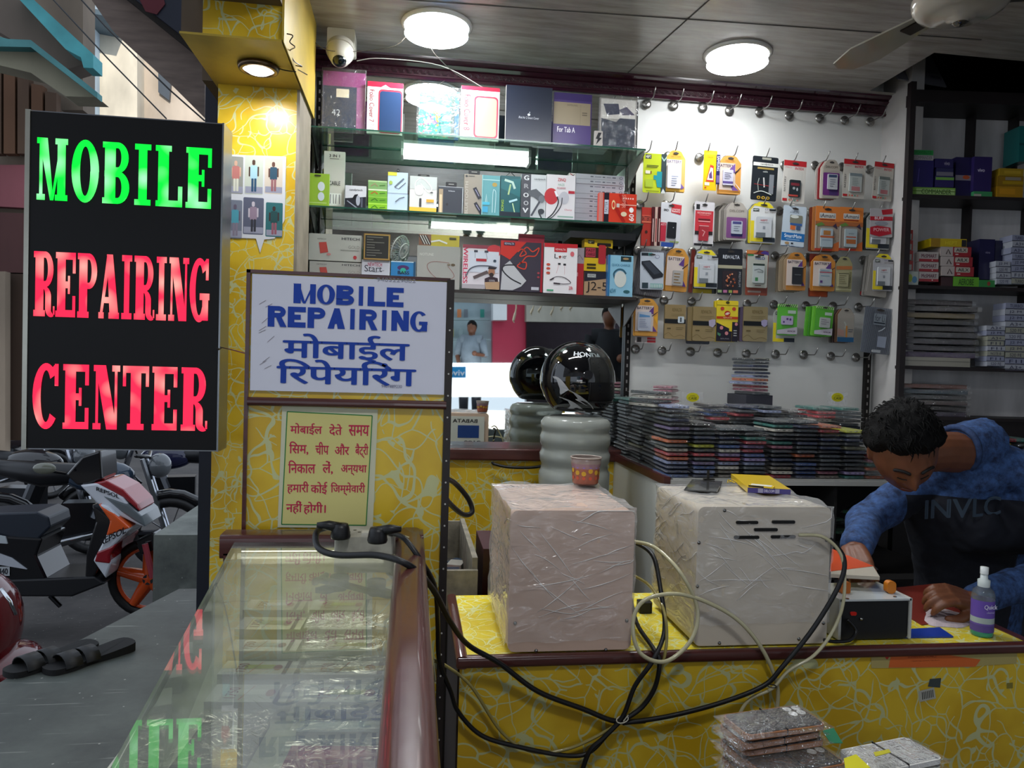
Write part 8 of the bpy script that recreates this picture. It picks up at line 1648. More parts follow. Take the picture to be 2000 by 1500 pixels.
sp('side_panel', [(190, 985), (216, 1020), (205, 1050), (181, 1095), (206, 1131), (217, 1100), (212, 1085), (218, 1070), (254, 1034), (222, 1002), (210, 990)], '#c8ccd4', .40, dy=0)
sp('orange_panel', [(190, 984), (214, 1018), (206, 1048), (254, 1032), (220, 1002)], '#d0521c', .41)
sp('red_panel', [(189, 1078), (228, 1062), (214, 1085), (215, 1102), (183, 1098)], '#8a1420', .41)
sp('nose', [(155, 948), (188, 944), (240, 972), (284, 1030), (270, 1026), (228, 1006), (190, 984)], '#c6cad2', .32)
sp('red_nose_top', [(180, 944), (206, 938), (240, 956), (268, 985), (272, 1000), (240, 972), (196, 950)], '#8c1822', .30)
sp('headlamp', [(196, 966), (250, 985), (276, 1008), (284, 1030), (262, 1018), (236, 1000)], '#5c6468', .33)
sp('handlebar_cowl', [(128, 928), (160, 892), (196, 880), (200, 936), (172, 946), (150, 948)], '#101014', .26); sp('red_cowl', [(182, 900), (200, 890), (204, 938), (186, 940)], '#8a2418', .2)
sp('seat', [(-60, 1006), (10, 1002), (72, 1000), (94, 1010), (98, 1030), (72, 1056), (-60, 1066)], '#1c2430', .30, M_PLAST)
sp('body', [(-120, 1040), (82, 1052), (70, 1085), (92, 1132), (-120, 1140)], '#0f1014', .34); sp('white_graphic', [(-20, 1075), (22, 1090), (52, 1112), (-20, 1100)], '#b4b8c0', .01, dy=-.176); sp('white_graphic', [(-20, 1042), (10, 1048), (14, 1062), (-20, 1060)], '#b4bcc0', .01, dy=-.176)
sp('floorboard', [(-40, 1134), (92, 1130), (184, 1126), (206, 1140), (140, 1166), (-40, 1166)], '#15161a', .36, M_PLAST)
MB().tube([at(98, 1164, Y=SYY-.1), at(118, 1184, Y=SYY-.12)], .014, 8, '#1a1a1c').build('side_stand', M_METAL, t)
c_ = at(87, 915, Y=SYY-.3); MB().ball(c_, (.068, .02, .036), 20, 10, '#6a6c60').build('mirror', M_SHINE, t, smooth=True); MB().tube([c_+Vector((.03, .02, -.02)), at(128, 925, Y=SYY-.2)], .008, 6, '#141416').build('mirror_stem', M_METAL, t)
mb = MB()
for s_, a, b in (('REPSOL', (196, 1066), (246, 1040)), ('REPSOL', (188, 958), (233, 974))):
 y = SYY-.215 if a[1] > 1000 else SYY-.165; p = at(a[0], a[1], Y=y); q = at(b[0], b[1], Y=y); d = (q-p); V, Fs = glyphs(s_, .03); xa = min(v[0] for v in V); xb = max(v[0] for v in V); h = .06 if a[1] > 1000 else .035
 mb.add([(p.x+d.x*(v[0]-xa)/(xb-xa), y-v[2], p.z+d.z*(v[0]-xa)/(xb-xa)+h*v[1]) for v in V], Fs, '#14161c')
p = at(-4, 1122, Y=SYY-.18); q = at(15, 1110, Y=SYY-.18); mb.poly([(p.x-.1, SYY-.1765, p.z-.01), (q.x+.01, SYY-.1765, p.z-.01), (q.x+.01, SYY-.1765, q.z+.01), (p.x-.1, SYY-.1765, q.z+.01)], '#b0b4b8'); mb.text('440', p.x, p.z, q.x, q.z, SYY-.1785, '#1c1e24', bold=.02)
mb.build('lettering', M_PAPER, t)
# motorcycles further back
def bike(px, py, Y, s, flip, label, tank, yaw=0.):
 o = at(px, py, Y=Y); t = thing('motorcycle', label, 'motorcycle', (o.x, o.y, 0), 'motorcycles parked behind the scooter', rz=yaw); k = s*flip
 mb = lambda: MB()
 for x in (-.62, .62):
  c = Vector((x*k, 0, .30*s)); m_ = MB(); m_.tube([(c.x+.26*s*math.cos(a*PI/14), 0, c.z+.26*s*math.sin(a*PI/14)) for a in range(28)], .045*s, 8, '#121214', closed=True); m_.build('tyre', M_RUBBER, t, local=True, smooth=True)
  m_ = MB(); m_.cyl((c.x, -.04, c.z), (c.x, .04, c.z), .05*s, n=12, col='#7a7c80')
  for a in range(10): m_.tube([c, (c.x+.23*s*math.cos(a*PI/5), 0, c.z+.23*s*math.sin(a*PI/5))], .006, 4, '#8a8c90')
  m_.build('spokes', M_METAL, t, local=True)
  m_ = MB(); m_.tube([(c.x+.33*s*math.cos(a), 0, c.z+.33*s*math.sin(a)) for a in [PI*(.2+.1*i) for i in range(7)]], .04*s, 8, '#16171a'); m_.build('mudguard', M_SHINE, t, local=True, smooth=True)
 m_ = MB(); m_.tube([(.60*k, -.05, .32*s), (.42*k, -.05, .92*s)], .024*s, 8, '#a8acb4'); m_.tube([(.60*k, .05, .32*s), (.42*k, .05, .92*s)], .024*s, 8, '#a8acb4'); m_.build('fork', M_CHROME, t, local=True)
 m_ = MB(); m_.ball((.10*k, 0, .78*s), (.26*s, .12*s, .13*s), 18, 12, tank); m_.build('fuel_tank', M_SHINE, t, local=True, smooth=True)
 m_ = MB(); m_.tube([(-.02*k, 0, .80*s), (-.3*k, 0, .80*s), (-.62*k, 0, .86*s)], [.08*s, .10*s, .06*s], 10, '#15161a'); m_.build('seat', M_PLAST, t, local=True, smooth=True)
 m_ = MB(); m_.box(-.14*s, .18*s, -.09, .09, .28*s, .58*s, '#3c3e42'); m_.cyl((.12*k, -.06, .45*s), (.2*k, -.06, .66*s), .08*s, n=12, col='#4a4c50'); m_.tube([(.62*k, 0, .3*s), (.1*k, 0, .3*s), (-.6*k, 0, .3*s)], .03*s, 8, '#26272b'); m_.build('engine', M_METAL, t, local=True)
 m_ = MB(); m_.tube([(.15*k, -.1, .35*s), (-.2*k, -.13, .26*s), (-.72*k, -.14, .36*s)], [.02*s, .035*s, .04*s], 10, '#8c8e92'); m_.build('exhaust', M_CHROME, t, local=True, smooth=True)
 m_ = MB(); m_.tube([(.42*k, -.32*s, .98*s), (.46*k, 0, .93*s), (.42*k, .32*s, .98*s)], .016*s, 8, '#1a1a1c'); m_.ball((.54*k, 0, .86*s), (.09*s, .09*s, .10*s), 14, 10, '#5c6064'); m_.tube([(.42*k, -.26*s, .98*s), (.38*k, -.3*s, 1.12*s)], .008*s, 6, '#1a1a1c'); m_.ball((.38*k, -.3*s, 1.15*s), (.06*s, .015*s, .035*s), 12, 8, '#5a5c58'); m_.build('handlebar', M_SHINE, t, local=True, smooth=True)
 return t
bike(165, 1100, 6.6, 1.05, 1, 'black motorcycle with a chrome fork standing close behind the scooter', '#2a3a4c', .15)
bike(40, 1040, 7.3, 1.05, 1, 'black motorcycle with a bulky seat behind the scooter, at the left', '#1c1c20', -.1)
bike(345, 1000, 8.2, 1., -1, 'dark motorcycle beside the grey step, right of the others', '#1b1e3c', .2)
bike(-10, 980, 9.5, 1., 1, 'motorcycle far back at the left edge, under the doorway', '#2c2226', .9)
t = thing('red_vehicle', 'dark red rounded mudguard of a vehicle cut by the lower left edge', 'vehicle', at(-60, 1300, Y=3.6)); c_ = at(-52, 1235, Y=3.6)
MB().ball(c_, (.16, .3, .27), 24, 16, '#5a0c12').build('mudguard', M_SHINE, t, smooth=True); q_ = at(-2, 1292, Y=3.55); MB().ball(q_+Vector((-.06, .1, -.06)), (.17, .25, .09), 20, 12, '#5a0c12').build('lower_panel', M_SHINE, t, smooth=True)
MB().tube([at(2, 1150, Y=3.4), at(20, 1175, Y=3.38), at(30, 1200, Y=3.4)], .008, 8, '#c8ccd0').build('chrome_strip', M_CHROME, t, smooth=True)
# slippers on the plinth
def slipper(px, py, rz, label):
 o = at(px, py, Z=.8705); t = thing('slipper', label, 'slipper', (o.x, o.y, .8705), 'pair of slippers', rz=rz)
 pts = [(-.035, -.12), (.035, -.12), (.045, -.05), (.042, .04), (.050, .09), (.035, .135), (0, .145), (-.034, .13), (-.044, .08), (-.036, .02), (-.042, -.05)]
 P = [(v.x, v.y) for v in spline([(a, b, 0) for a, b in pts], 4, closed=True)]; n = len(P)
 MB().add([(a, b, 0) for a, b in P]+[(a, b, .018+.01*max(0, -b/.12)) for a, b in P], [tuple(range(n))[::-1], tuple(range(n, 2*n))]+[(i, (i+1) % n, n+(i+1) % n, n+i) for i in range(n)], '#08080a').build('sole', M_MATTE, t, local=True)
 for y0, y1 in ((.0, .045), (.055, .105)):
  mb = MB(); vs = [(.047*math.cos(a*PI/8), y, .014+.036*math.sin(a*PI/8)) for y in (y0, y1) for a in range(9)]; vs += [(x*.93, y, z-.004) for x, y, z in vs]
  mb.add(vs, [(i, i+1, 10+i, 9+i) for i in range(8)]+[(18+i, 27+i, 28+i, 19+i) for i in range(8)]+[(i, 18+i, 19+i, i+1) for i in range(8)]+[(9+i, 10+i, 28+i, 27+i) for i in range(8)], '#08080a'); mb.build('strap', mat('worn_leather', .55, vary=.3, vscale=40), t, local=True, smooth=True)
slipper(108, 1292, 2.5, 'left one of the two black slippers on the stone plinth'); slipper(182, 1288, 2.45, 'right one of the two black slippers, nearest the glass counter')
# ================================================================== UNDER THE GLASS, WALL BITS, CEILING BITS
zi = ZG-.1015
def gpack(pts, h, col, deco, label, cat='flat box', wrap=True):
 P = [at(x, y, Z=zi+h) for x, y in pts]
 a, b, c, d = P; w = (b-a).length; dd = (d-a).length
 o = thing('screen_guard_box', label, cat, (a.x, a.y, zi+.0005), 'flat boxes under the counter glass', rz=math.atan2(b.y-a.y, b.x-a.x))
 MB().box(0, w, 0, dd, 0, h, col).build('box', M_GLOSS, o, local=True)
 mb = MB(); M_ = Matrix.Translation((0, 0, h)) @ Matrix.Rotation(-PI/2, 4, 'X'); art(mb, deco, w, dd, -.0002, M=M_); mb.v = [Vector((v.x, v.y, h+.0004)) for v in mb.v]; mb.build('printed_top', M_PAPER, o, local=True)
 if wrap:
  mb = MB(); N = 8; mb.add([(-.006+(w+.012)*i/N, -.006+(dd+.012)*j/N, h+.003+.004*random.random()) for j in range(N+1) for i in range(N+1)], [(j*(N+1)+i, j*(N+1)+i+1, (j+1)*(N+1)+i+1, (j+1)*(N+1)+i) for j in range(N) for i in range(N)]); mb.build('plastic_wrap', M_FILM, o, local=True, smooth=True)
GW, GY = '#b9b9b2', '#8f9a34'
rows = [(1172, 1192, 478, 592, 608, 730), (1206, 1230, 462, 588, 606, 750), (1250, 1272, 446, 580, 600, 765), (1292, 1318, 428, 574, 590, 765), (1338, 1372, 402, 560, 582, 765)]
cs = [('#a8a88e', '#9c9a80'), (GY, '#b4b4ac'), (GW, '#a8aaa4'), ('#b0b2ae', '#bcbcb8'), ('#a9aaa8', '#c0c2c0')]
PN = ['farthest', 'second', 'third', 'fourth', 'fifth']
for k, (y1, y0, xa, xb, xc, xd) in enumerate(rows):
 for j, (u, v) in enumerate(((xa, xb), (xc, xd))):
  sl = 10-2*j*4
  gpack([(u-4, y0), (v-2, y0), (v+4-2*j*2, y1), (u+sl, y1)], .02, cs[k][j], [('r', 0, 0, .16, 1, '#c4c4c0'), ('r', .84, 0, .9, 1, '#3c3a34'), ('r', .3, .3, .7, .6, ['#c8c8c4', '#a8b050'][(k+j) % 2]), ('l', [(.4, .9), (.5, .1)], .01, '#b84a34'), ('t', .2, .2, .34, .8, '1750', '#7a2a34', 1), ('e', .75, .5, .06, .2, '#8a4a44')], '%s pale flat box of the %s row under the counter glass' % (PN[k], ['left', 'right'][j]), wrap=j == 1 and k > 0)
gpack([(330, 1500), (470, 1500), (500, 1400), (390, 1400)], .012, '#2f3438', [('r', .1, .1, .5, .4, '#3c4246'), ('r', .5, .2, .58, .35, '#9a9c98')], 'dark smoky tablet cover at the near left under the glass'); gpack([(578, 1430), (768, 1430), (768, 1385), (590, 1385)], .014, '#8f98a0', [('r', .05, .05, .95, .5, '#34446a'), ('r', .1, .6, .9, .9, '#b8c0c4')], 'grey-blue flat box near the front under the glass'); gpack([(520, 1560), (768, 1560), (768, 1458), (545, 1458)], .02, '#9a2a44', [('r', .1, .1, .9, .3, '#b84a60'), ('r', .1, .5, .8, .6, '#c07a84')], 'crimson flat box nearest the viewer under the glass')
# photo print poster on the pillar
PYY = 2.5585; q = [at(451, 302, Y=PYY), at(559, 306, Y=PYY), at(556, 430, Y=PYY), at(536, 466, Y=PYY), at(516, 468, Y=PYY), at(508, 494, Y=PYY), at(500, 466, Y=PYY), at(446, 464, Y=PYY)]
t = thing('poster', 'torn pale poster of six phone-back photographs on the yellow pillar', 'poster', q[6]); MB().prism([(p.x, p.z) for p in q[::-1]], PYY-.001, PYY, '#c6c8cc').build('sheet', M_PAPER, t)
mb = MB()
def pp(x0, y0, x1, y1, col, k=1, rad=.004): a = at(x0, (y0+y1)/2, Y=PYY); b = at(x1, (y0+y1)/2, Y=PYY); mb.poly([(x, PYY-.001-.0002*k, z) for x, z in rrect(a.x, at(x0, y1, Y=PYY).z, b.x, at(x0, y0, Y=PYY).z, rad)], col, 0)
for x0, y0, x1, y1, bg, sh, tr, hd in ((447, 305, 475, 378, '#8a8c84', '#b0706a', '#c8c8b8', '#c09a84'), (478, 303, 514, 379, '#b6bcae', '#9cc0cc', '#2c4c68', '#4a3428'), (517, 308, 552, 378, '#c4b8a8', '#2c4a5c', '#8c5c60', '#5a3c30'), (446, 390, 473, 465, '#6c7280', '#4a90a0', '#7c7484', '#5c5464'), (475, 385, 515, 457, '#565a6c', '#8a7888', '#34343c', '#b8b0b8'), (519, 395, 552, 462, '#2c6468', '#24484a', '#8a5460', '#3c2c2c')):
 c = (x0+x1)/2; h = y1-y0; pp(x0, y0, x1, y1, bg); pp(x0+1, y1-h*.2, x1-1, y1-2, '#8e90a0', 2, .001); pp(c-7, y0+h*.26, c+7, y0+h*.62, sh, 3, .005); pp(c-5, y0+h*.6, c-.6, y0+h*.94, tr, 4, .002); pp(c+.6, y0+h*.6, c+5, y0+h*.94, tr, 4, .002); pp(c-3, y0+h*.12, c+3, y0+h*.26, hd, 4, .005); pp(c-10, y0+h*.3, c-7, y0+h*.55, hd, 3, .002); pp(c+7, y0+h*.3, c+10, y0+h*.55, hd, 3, .002)
mb.build('photographs', M_PAPER, t)
# CCTV camera
c = at(665, 92, Y=2.9); t = thing('security_camera', 'white dome security camera on a square white junction box under the ceiling', 'camera', (c.x, 2.9, c.z))
a, b = at(640, 70, Y=2.88), at(693, 100, Y=2.88); MB().rbox(a.x, b.x, 2.86, 2.96, b.z, CZ-.0005, .006, '#c9c6b8', ax='y').build('junction_box', M_PLAST, t)
M_ = Matrix.Translation(at(665, 102, Y=2.86)) @ Matrix.Rotation(math.radians(-34), 4, 'X'); MB().lathe([(.05, .03), (.05, .0), (.046, -.018), (.04, -.03), (.034, -.046), (.024, -.056), (.001, -.058)], 28, '#cbc8bc', M=M_).build('dome_shell', M_PLAST, t, smooth=True)
MB().ball(M_ @ Vector((0, .0, -.046)), .027, 20, 14, '#0d1418').build('lens', M_SHINE, t, smooth=True)
MB().tube([M_ @ Vector((.051*math.cos(a*PI/12), .051*math.sin(a*PI/12), .004)) for a in range(24)], .003, 6, '#b8b4a8', closed=True).build('ring', M_PLAST, t, smooth=True)
# wires near the ceiling
for pts, r, col, lab in (([(610, 78, 2.85), (640, 98, 2.8), (700, 100, 2.85), (770, 90, 2.8), (800, 62, 2.78)], .0014, '#5a544c', 'thin wire from the moulding corner to the left ceiling lamp'), ([(697, 119, 2.95), (745, 114, 2.95), (860, 128, 3.0), (945, 172, 3.0)], .0016, '#b8b0ac', 'pale wire drooping along the crown moulding'), ([(838, 88, 2.85), (855, 112, 2.9), (900, 150, 3.0), (985, 188, 3.0)], .0012, '#4a4440', 'thin dark wire hanging from the left ceiling lamp'), ([(560, 66, 2.2), (572, 70, 2.2), (566, 82, 2.2), (576, 92, 2.2), (566, 100, 2.3), (575, 120, 2.35), (590, 130, 2.4), (570, 128, 2.4), (600, 146, 2.5)], .0018, '#2a241c', 'tangled dark wires curling down the soffit edge'), ([(541, 133, 2.38), (560, 138, 2.38), (578, 140, 2.4)], .0018, '#2a241c', 'short dark wire beside the soffit downlight'), ([(820, 158, 3.0), (850, 166, 3.0), (868, 158, 3.0)], .0012, '#4a4440', 'short loose wire over the flower-garden cover')):
 tag(MB().tube(spline([at(x, y, Y=Y) for x, y, Y in pts], 6), r, 5, col).build('loose_wire', M_PLAST), lab, 'wire')
# ceiling fan
c = at(1876, 20, Z=2.90); t = thing('ceiling_fan', 'cream ceiling fan, one blade reaching left toward the lamp', 'fan', (c.x, c.y, 2.88)); M_ = Matrix.Translation((c.x, c.y, 2.885))
MB().lathe([(.001, -.022), (.018, -.02), (.022, -.012), (.036, -.010), (.04, -.004), (.085, .0), (.112, .012), (.125, .028), (.128, .05), (.118, .07), (.08, .085), (.03, .09), (.02, .205)], 40, '#b6aea0', M=M_).build('motor_housing', M_SHINE, t, smooth=True, autos=60)
MB().lathe([(.02, -.021), (.014, -.027), (.001, -.03)], 20, '#8d8a84', M=M_).build('hub_cap', M_CHROME, t, smooth=True)
tip = at(1636, 138, Z=2.915); base = Vector((c.x, c.y, 2.915)); ang = math.atan2(tip.y-c.y, tip.x-c.x); Lb = (Vector((tip.x, tip.y, 0))-Vector((c.x, c.y, 0))).length
for k in range(3):
 R_m = Matrix.Translation((c.x, c.y, 2.925)) @ Matrix.Rotation(ang+k*2*PI/3, 4, 'Z') @ Matrix.Rotation(.16, 4, 'X'); w0, w1 = .035, .062
 P = [(.13, -w0), (Lb*.75, -w1), (Lb*.95, -w1*.7), (Lb, 0), (Lb*.97, w1*.5), (Lb*.75, w1*.9), (.13, w0)]; n = len(P)
 bl = MB().add([(x, y, -.003) for x, y in P]+[(x, y, .003) for x, y in P], [tuple(range(n))[::-1], tuple(range(n, 2*n))]+[(i, (i+1) % n, n+(i+1) % n, n+i) for i in range(n)], '#8f8b80', M=R_m).build('blade', M_SHINE, t)
 MB().box(.06, .2, -.02, .02, -.008, .0, '#3c3834', M=R_m).build('blade_arm', M_METAL, t)
# ================================================================== WHAT THE MIRROR SEES: THE LANE BEHIND THE VIEWER
MYp = WY-.006
def vat(px, py, Yr): p = at(px, py, Y=2*MYp-Yr); return Vector((p.x, Yr, p.z))
def vslab(name, pts, Yr, th, col, m=M_MATTE, parent=None):
 P = [vat(x, y, Yr) for x, y in pts]
 return MB().prism([(p.x, p.z) for p in P], Yr-th, Yr, col).build(name, m, parent)
t = thing('opposite_shop', 'pale-shelved phone shop with a pink wall across the lane, seen in the mirror', 'shop', vat(950, 700, -7))
vslab('display_wall', [(780, 540), (965, 540), (965, 730), (780, 730)], -6.9, .1, '#a9bcc2', M_PLAST, t); vslab('blue_strip', [(860, 577), (964, 577), (964, 586), (860, 586)], -6.8, .05, '#2f7ab8', M_PLAST, t)
for y in (623, 663): vslab('shelf', [(860, y), (958, y), (958, y+2), (860, y+2)], -6.6, .2, '#8a9a9c', M_PLAST, t)
for k, (x, y, c_) in enumerate(((882, 612, '#3a4a48'), (897, 612, '#c87a48'), (910, 612, '#6a7078'), (942, 612, '#2c8a7c'), (882, 650, '#b8a838'), (900, 650, '#8a9a9c'), (922, 650, '#c8b8a0'), (880, 687, '#8a2030'))): vslab('hanging_pack', [(x-4, y-8), (x+4, y-8), (x+4, y+8), (x-4, y+8)], -6.78, .02, c_, M_PLAST, t)
vslab('white_pillar', [(963, 560), (990, 560), (990, 625), (963, 625)], -6.4, .3, '#e4e4e6', M_PLAST, t); vslab('pink_wall', [(962, 600), (1030, 560), (1030, 730), (962, 730)], -6.7, .2, '#b8304c', M_PLAST, t); vslab('cream_wall', [(1028, 540), (1290, 540), (1290, 632), (1028, 628)], -6.5, .3, '#a8a296', M_PLASTER, t); vslab('rolling_shutter', [(1028, 628), (1290, 632), (1290, 800), (1028, 800)], -6.6, .2, '#332c30', M_METAL, t); MB().box(-9, 9, -7.4, -7.1, vat(950, 560, -6.8).z, 12.5, '#8f8a86').build('sun_blocking_upper_wall', M_PLASTER, t)  # opposite upper wall raised out of view to block the low sun
t = thing('glare_counter', 'white display counter, its glare added as glow, with a small blue sign, in the mirror', 'counter', vat(940, 790, -5)); M_GLARE = mat('glare_glow_white', .4, color='#ffffff', vary=0, emis='#f4f8ff', estr=2.2)
vslab('glare_glow_front', [(780, 709), (1040, 709), (1040, 775), (780, 775)], -5.1, .3, '#ffffff', M_GLARE, t); vslab('blue_sign', [(869, 716), (910, 716), (910, 738), (869, 738)], -5.08, .02, '#1c9ad8', M_PLAST, t)  # white front given its own glow in place of sun glare
a_, b_ = vat(908, 734, -5.05), vat(874, 722, -5.05); mb = MB(); M_ = Matrix.Translation((0, -5.05, 0)) @ Matrix.Rotation(PI, 4, 'Z'); mb.text('vivo', -a_.x, a_.z, -b_.x, b_.z, 0, '#f0f4f8', bold=.02, M=M_); mb.build('lettering', M_PAPER, t)
def figure(px, py_top, Yr, zf, shirt, label, rz, text=None, hair='#14110f'):
 p = vat(px, py_top, Yr); z0 = zf; hgt = p.z-zf; t = thing('person', label, 'person', (p.x, p.y, z0), rz=rz); s = hgt/1.7; S = lambda *a: [Vector(v)*s for v in a]
 mb = MB(); mb.ball((0, 0, 1.58*s), (.078*s, .095*s, .115*s), 20, 16); mb.tube(S((0, -.01, 1.5), (0, -.01, 1.40)), .055*s, 12); mb.tube(S((0, 0, 1.40), (0, 0, 1.2), (0, 0, .95)), [.12*s, .15*s, .14*s], 16); mb.tube(S((-.17, 0, 1.38), (.17, 0, 1.38)), .07*s, 12)
 for k in (-1, 1):
  mb.tube(S((k*.18, 0, 1.37), (k*.24, .0, 1.12), (k*.14, .22, 1.14 if k > 0 else .95)), [.055*s, .045*s, .032*s], 12); mb.ball(Vector((k*.13, .27, 1.15 if k > 0 else .93))*s, .045*s, 10, 8); mb.tube(S((k*.09, 0, .95), (k*.11, .01, .5), (k*.11, -.02, .08)), [.10*s, .065*s, .05*s], 12); mb.tube(S((k*.11, -.03, .05), (k*.12, .16, .03)), [.05*s, .035*s], 10)
 b = mb.build('body', M_SKIN, t, local=True, smooth=True); md = b.modifiers.new('remesh', 'REMESH'); md.mode = 'VOXEL'; md.voxel_size = .012; md.use_smooth_shade = True
 MB().ball((0, -.012*s, 1.605*s), (.085*s, .10*s, .105*s), 20, 14, hair, fn=lambda p, d: p*(1 if d.z > -.35+.6*d.y else .8)).build('hair', M_HAIR, t, local=True, smooth=True)
 mb = MB(); mb.tube(S((0, 0, 1.42), (0, 0, 1.2), (0, 0, .90)), [.13*s, .17*s, .17*s], 18, shirt); mb.tube(S((-.18, 0, 1.38), (.18, 0, 1.38)), .08*s, 14, shirt)
 for k in (-1, 1): mb.tube(S((k*.18, 0, 1.38), (k*.245, .0, 1.10)), [.07*s, .06*s], 12, shirt)
 mb.build('shirt', mat('woven_cotton', .85, vary=.15), t, local=True, smooth=True)
 mb = MB()
 for k in (-1, 1): mb.tube(S((k*.09, 0, .97), (k*.11, .01, .5), (k*.11, -.02, .1)), [.12*s, .085*s, .07*s], 12, '#1f232e')
 mb.build('trousers', mat('dark_denim', .8), t, local=True, smooth=True)
 if text: mb = MB(); mb.text(text, -.13*s, 1.22*s, .13*s, 1.29*s, -.172*s, '#8a3020', bold=.03); mb.build('shirt_lettering', M_PAPER, t, local=True)
figure(922, 626, -5.9, .9, '#7d8790', 'person in a grey lettered T-shirt holding a phone, seen in the mirror', .35, 'Redmi'); figure(1192, 596, -.75, .87, '#16181e', 'grey-haired person in a dark jacket seen from behind in the mirror', .3, None, '#55575c')
# lintel with torn paper streamers at the shop front
s_box('trim_13', -1.2, 3.6, -.42, -.35, 2.78, 3.14, mat('grey_lintel', .6, color='#77706a', vary=.2))
for k, (x, y0, y1) in enumerate(((1006, 582, 630), (1040, 586, 616), (1055, 588, 612), (1079, 590, 618), (1098, 592, 608), (1116, 590, 608))):
 a = vat(x, y0, -.38); b = vat(x-1, y1, -.38); a.z = 2.78 if a.z > 2.7 else a.z; mb = MB(); mb.tube(spline([a, a*.6+b*.4+Vector((.012, 0, 0)), b+Vector((-.01, 0, .02)), b], 4), [.007]*6+[.012]*3+[.005]*4, 6, '#c4b8a4'); mb.tube([a, (a.x, a.y, 2.779)], .002, 4, '#c4b8a4')
 tag(mb.build('paper_streamer', M_PAPER), 'torn pale paper streamer at the shop front, %s from the left in the mirror' % FN[k], 'streamer', 'paper streamers')
# unseen tube light added on the ceiling for general brightness
t = thing('added_tube_light', 'long tube light added out of view on the ceiling between the viewer and the glass shelves', 'ceiling lamp', (.4, 1.95, 3.04)); MB().box(-.02, .85, 1.93, 1.98, 3.05, CZ, '#d8d8d4').build('batten', M_PLAST, t); MB().cyl((0, 1.955, 3.035), (.83, 1.955, 3.035), .014, n=14, col='#ffffff').build('tube', mat('added_tube_glow', .5, color='#ffffff', vary=0, emis='#f6fbff', estr=9.), t, smooth=True)
l = bpy.data.lights.new('added_tube_lamp', 'AREA'); l.shape = 'RECTANGLE'; l.size = .8; l.size_y = .04; l.energy = 9; l.color = (.95, .98, 1.); lo = bpy.data.objects.new('added_tube_lamp', l); COL.objects.link(lo); lo.location = (.41, 1.955, 3.015)
for k, (xa, xb, ya, yb, lab) in enumerate(((788, 1032, 291, 312, 'glowing white bar added for a light reflected in the mirror under the top glass shelf'), (842, 1028, 432, 446, 'glowing white bar added for a light reflected in the mirror under the middle glass shelf'))):  # glowing bars added in place of light reflected below the shelves
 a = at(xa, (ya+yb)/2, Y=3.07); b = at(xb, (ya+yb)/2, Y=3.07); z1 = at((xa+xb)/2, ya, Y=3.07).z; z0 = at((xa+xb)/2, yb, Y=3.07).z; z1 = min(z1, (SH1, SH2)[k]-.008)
 t = thing('added_tube_light', lab, 'added glow bar', ((a.x+b.x)/2, 3.07, z0)); MB().rbox(a.x, b.x, 3.06, 3.085, z0, z1, .008, '#ffffff', ax='x').build('tube', mat('added_bar_glow', .5, color='#ffffff', vary=0, emis='#fbfdff', estr=2.6), t); MB().box(a.x-.01, a.x, 3.055, 3.09, z0-.002, z1+.002, '#c8c8c4').build('end_cap', M_PLAST, t); MB().box(b.x, b.x+.01, 3.055, 3.09, z0-.002, z1+.002, '#c8c8c4').build('end_cap', M_PLAST, t)
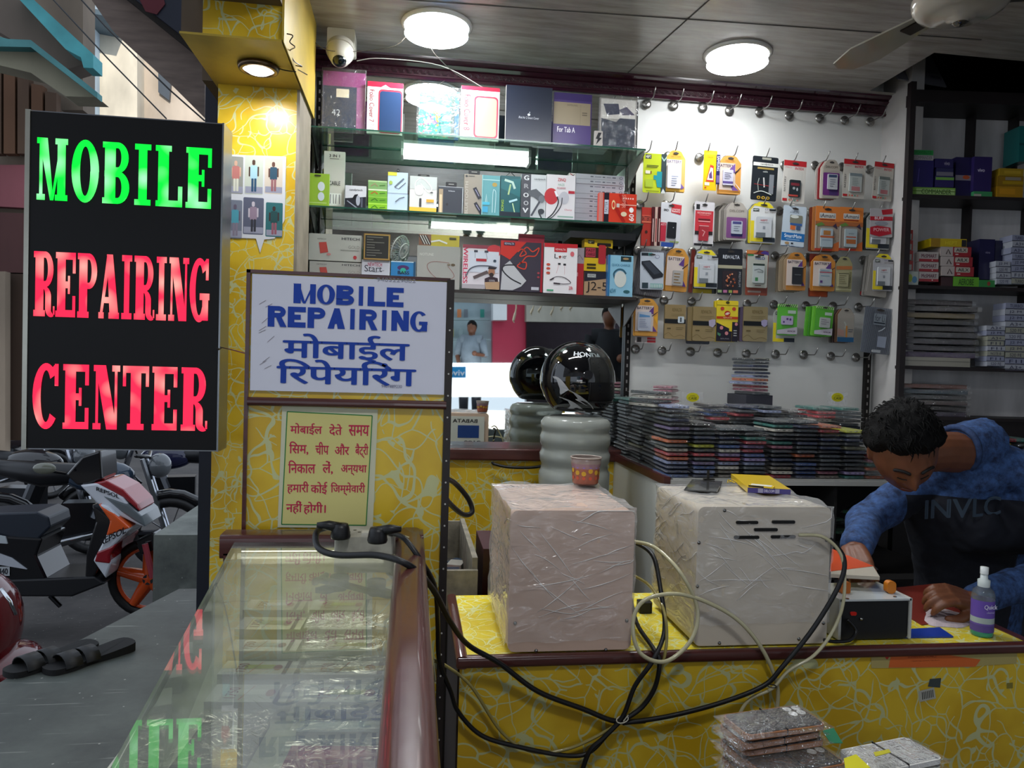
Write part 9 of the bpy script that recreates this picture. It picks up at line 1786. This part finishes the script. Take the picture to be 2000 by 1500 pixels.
# ---- near stacks of wrapped cases at the lower right, on a low front display counter
o = MB().rbox(.62, 1.06, .90, 1.20, FZ, 1.100, .01, '#3a2a20', ax='z').build('front_display_counter', M_WOOD)
tag(o, 'low brown display counter just below the picture, carrying the near case stacks', 'counter')
def bigcase(px, z, lab, base='#1d1712', rim='#8a5a38', island=True, band=True):
 P = [at(x, y, Z=z) for x, y in px]; a = P[3]; ex = P[2]-P[3]; ey = P[0]-P[3]; w = .152; h = .074
 t = thing('phone_case', lab, 'phone case', (a.x, a.y, z-.010), 'near stacks of wrapped phone cases', rz=math.atan2(ex.y, ex.x))
 b_ = MB().rbox(0, w, 0, h, .001, .0095, .011, rim, n=4).build('case_rim', M_SHINE, t, local=True)
 MB().rbox(.003, w-.003, .003, h-.003, .0095, .0102, .009, base, n=4).build('case_back', mat('dark_marble', .12, vary=.5, vscale=25, coat=.5) if base[1] < '5' else M_SHINE, t, local=True)
 if island:
  p = MB().rbox(w-.042, w-.006, h-.040, h-.006, .0102, .0118, .009, '#3a2c20', n=4).build('camera_plate', M_SHINE, t, local=True)
  for u, v in ((w-.033, h-.015), (w-.015, h-.015), (w-.033, h-.031), (w-.016, h-.030)): MB().cyl((u, v, .0118), (u, v, .0124), .0075, n=18, col='#c4c4c0').build('lens_hole', M_PAPER, p, local=True)
 if band: MB().box(.075, .0762, -.0005, h+.0005, .0, .0126, '#5a3020').build('rubber_band', M_RUBBER, t, local=True)
 mb = MB(); N = 10; r_ = random.Random(len(lab)); mb.add([(-.012+(w+.024)*i/N, -.006+(h+.012)*j/6, .012+r_.uniform(0, .0025)-(.008 if i in (0, N) or j in (0, 6) else 0)) for j in range(7) for i in range(N+1)], [(j*(N+1)+i, j*(N+1)+i+1, (j+1)*(N+1)+i+1, (j+1)*(N+1)+i) for j in range(6) for i in range(N)])
 mb.build('plastic_sleeve', M_SLV, t, local=True, smooth=True); return t
zt0 = 1.275
top = bigcase([(1431, 1399), (1571, 1378), (1602, 1417), (1460, 1437)], zt0, 'marbled brown case with a copper rim, topmost of the near left stack')
for k in range(12):
 dup(top, (top.location.x+random.uniform(-.004, .004), top.location.y+random.uniform(-.004, .004), top.location.z-.0135*(k+1)), 'wrapped dark phone case, %s under the topmost of the near left stack' % ORD[k].replace('lowest', 'first'), None, (0, 0, top.rotation_euler.z+random.uniform(-.08, .08)))
z2 = 1.235; tp = bigcase([(1475, 1488), (1610, 1462), (1650, 1492), (1500, 1520)], z2, 'dark case with white lens rings, top of the near middle stack')
for k in range(9): dup(tp, (tp.location.x, tp.location.y, tp.location.z-.0135*(k+1)), 'wrapped dark phone case, %s under the top of the near middle stack' % ORD[k].replace('lowest', 'first'))
z3 = 1.225; wc = bigcase([(1668, 1478), (1762, 1461), (1808, 1488), (1705, 1510)], z3, 'plain white wrapped case, top of the near right stack', '#c8c8c4', '#d4d4d0', False)
for k in range(8): dup(wc, (wc.location.x, wc.location.y, wc.location.z-.0135*(k+1)), 'white wrapped phone case, %s under the top of the near right stack' % ORD[k].replace('lowest', 'first'))
for nm, px, c, lab in (('hang_tag', [(1606, 1428), (1628, 1422), (1646, 1452), (1622, 1452)], '#1c6a4a', 'green paper tag sticking out of the near left stack'), ('hang_tag', [(1648, 1482), (1672, 1474), (1700, 1500), (1652, 1510)], '#c8c020', 'yellow paper tag between the near middle and right stacks'), ('hang_tag', [(1706, 1470), (1736, 1464), (1740, 1470), (1710, 1478)], '#b8b030', 'small yellow tag on the white case')):
 P = [at(x, y, Z=1.242) for x, y in px]; tag(MB().add([tuple(p) for p in P]+[(p.x, p.y, p.z+.0008) for p in P], [(3, 2, 1, 0), (4, 5, 6, 7), (0, 1, 5, 4), (1, 2, 6, 5), (2, 3, 7, 6), (3, 0, 4, 7)], c).build(nm, M_PAPER), lab, 'tag')
